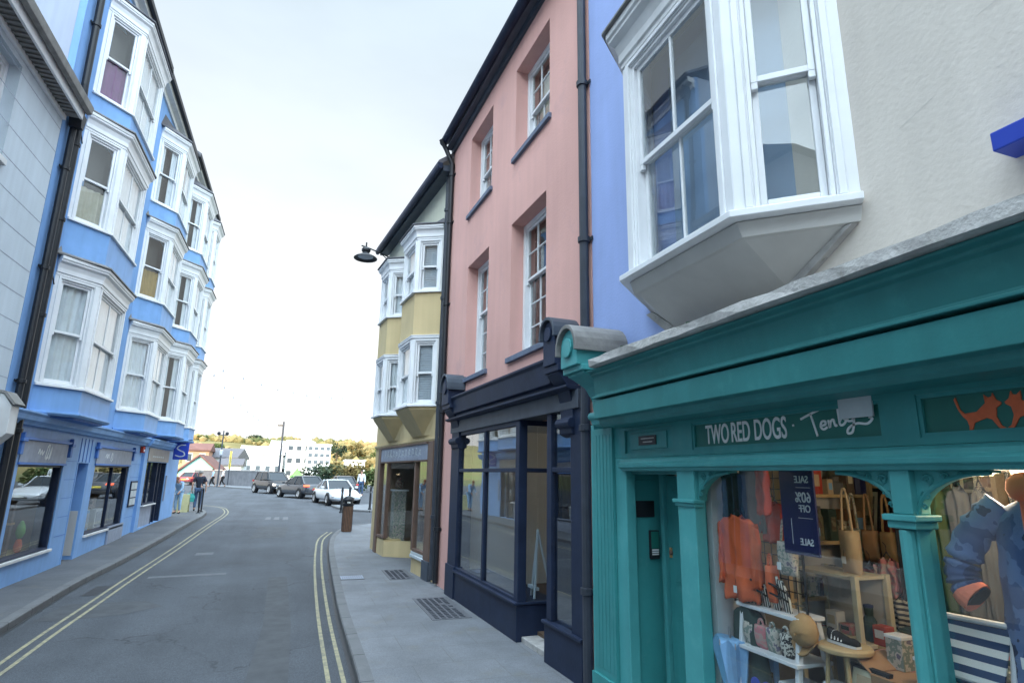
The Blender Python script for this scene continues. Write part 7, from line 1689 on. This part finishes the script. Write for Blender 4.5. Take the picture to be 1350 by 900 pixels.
for i, (u, w, h, mt, lb) in enumerate(((.5,-.35,1.5,'cloth_sky','tall blue display stand next to the pink house in the yellow house shop'),(1.9,-1.05,1.15,'cloth_white','white display stand in the yellow house shop lobby window'),(2.3,-1.2,1.75,'mixed_goods','tall stand of mixed goods in the yellow house shop lobby window'),(2.55,-1.0,.9,'cloth_orange','orange low stand in the yellow house shop lobby window'),(3.8,-.4,1.6,'floral','patterned display stand at the far side of the yellow house shop'))):
    q = thing('display_stand', lb, 'display stand', tuple(fy.p(u,w,0))); MB(fy).box(u-.16,u+.16,w-.16,w+.16,0,h).build('column', mt, q, bevel=.02)
    MB(fy).lathe([(.05,0),(.11,.05),(.12,.16),(.06,.24),(.07,.30)], (u,w,h), 14).build('vase', 'book_goods', q, smooth=True); MB(fy).box(u-.2,u+.2,w-.2,w+.2,h-.04,h).build('top_board', 'white_gloss', q)

# ------------------------------------------------------------------ sky, sun, camera
AZ = R(215)                                                           # where the sun stands: behind the viewer, towards the terrace side (compass from +Y, clockwise)
EL = R(13)
w = bpy.data.worlds.new('World'); sc.world = w; w.use_nodes = True
nt = w.node_tree; nt.nodes.clear(); N = nt.nodes; L = nt.links
out = N.new('ShaderNodeOutputWorld'); bg = N.new('ShaderNodeBackground'); L.new(bg.outputs[0], out.inputs[0])
sky = N.new('ShaderNodeTexSky'); sky.sky_type = 'NISHITA'; sky.sun_disc = False; sky.sun_elevation = EL; sky.sun_rotation = AZ; sky.dust_density = 2.0; sky.ozone_density = 1.0; sky.air_density = 1.0; sky.altitude = 10
# a thin veil of high cloud over the whole sky, brighter overhead and towards the sun
tc = N.new('ShaderNodeTexCoord'); nz = N.new('ShaderNodeTexNoise'); nz.inputs['Scale'].default_value = 2.2; nz.inputs['Detail'].default_value = 5
mp = N.new('ShaderNodeMapping'); mp.inputs['Scale'].default_value = (1,1,2.5); L.new(tc.outputs['Generated'], mp.inputs[0]); L.new(mp.outputs[0], nz.inputs['Vector'])
sep = N.new('ShaderNodeSeparateXYZ'); L.new(tc.outputs['Generated'], sep.inputs[0])
dt = N.new('ShaderNodeVectorMath'); dt.operation = 'DOT_PRODUCT'; dt.inputs[1].default_value = (math.sin(AZ)*math.cos(EL), math.cos(AZ)*math.cos(EL), math.sin(EL)); L.new(tc.outputs['Generated'], dt.inputs[0])
dt.inputs[1].default_value = V((-.12,-.95,.30)).normalized()
def mrange(x, a, b, c, d, smooth=True):
    q = N.new('ShaderNodeMapRange'); q.interpolation_type = 'SMOOTHSTEP' if smooth else 'LINEAR'
    for i, v in enumerate((a,b,c,d)): q.inputs[1+i].default_value = v
    L.new(x, q.inputs[0]); return q.outputs[0]
def math2(op, a, b):
    q = N.new('ShaderNodeMath'); q.operation = op
    for i, v in enumerate((a,b)):
        if hasattr(v, 'node'): L.new(v, q.inputs[i])
        else: q.inputs[i].default_value = v
    return q.outputs[0]
VE = dict(base=VB, zen=VZ, sun=VS)
bright = math2('ADD', math2('ADD', mrange(sep.outputs[2], .10, .70, VE['base'], VE['base']*.80), mrange(sep.outputs[2], .72, .98, 0, VE['zen'])), mrange(dt.outputs['Value'], -.15, .9, 0, VE['sun']))
bright = math2('MULTIPLY', bright, mrange(nz.outputs[0], .3, .7, .93, 1.07))
vc = N.new('ShaderNodeMixRGB'); vc.inputs[1].default_value = (1,.995,.985,1); vc.inputs[2].default_value = (.72,.88,1.0,1); L.new(math2('MAXIMUM', mrange(sep.outputs[2], .15, .85, 0, 1), mrange(dt.outputs['Value'], -.2, .35, 0, 1)), vc.inputs[0])
vs = N.new('ShaderNodeVectorMath'); vs.operation = 'SCALE'; L.new(vc.outputs[0], vs.inputs[0]); L.new(bright, vs.inputs['Scale'])
mix = N.new('ShaderNodeMixRGB'); mix.inputs[0].default_value = .88; L.new(sky.outputs[0], mix.inputs[1]); L.new(vs.outputs[0], mix.inputs[2])
L.new(mix.outputs[0], bg.inputs[0]); bg.inputs[1].default_value = .1
sl = bpy.data.lights.new('sun', 'SUN'); sl.energy = 3.2; sl.angle = R(.5); sl.color = (1,.76,.50)
so = bpy.data.objects.new('sun', sl); COL.objects.link(so); so.location = (-30,-40,40)
d = V((math.sin(AZ)*math.cos(EL), math.cos(AZ)*math.cos(EL), math.sin(EL))); so.rotation_euler = d.to_track_quat('Z','Y').to_euler()

cam = bpy.data.cameras.new('camera'); co = bpy.data.objects.new('camera', cam); COL.objects.link(co)
cam.sensor_width = 36; cam.lens = 769/1350*36; cam.clip_start = .05; cam.clip_end = 4000
up = V((55,-3350,769)).normalized(); x0 = 388-675
yh = -(up.x*x0+up.z*769)/up.y; fw = V((x0,yh,769)).normalized(); rt = fw.cross(up); rt = -rt if rt.x < 0 else rt
co.matrix_world = Matrix(((rt.x,-rt.y,-rt.z,0),(fw.x,-fw.y,-fw.z,0),(up.x,-up.y,-up.z,2.0),(0,0,0,1)))
sc.camera = co
sc.view_settings.view_transform = 'Standard'; sc.view_settings.look = 'None'; sc.view_settings.gamma = 1; sc.view_settings.use_curve_mapping = False
sc.view_settings.exposure = EXPO
sc.cycles.max_bounces = 8; sc.cycles.diffuse_bounces = 4; sc.cycles.glossy_bounces = 4; sc.cycles.transparent_max_bounces = 24; sc.cycles.transmission_bounces = 4
sc.cycles.caustics_reflective = False; sc.cycles.caustics_refractive = False
try: sc.cycles.use_denoising = True
except Exception: pass
bpy.context.view_layer.update()
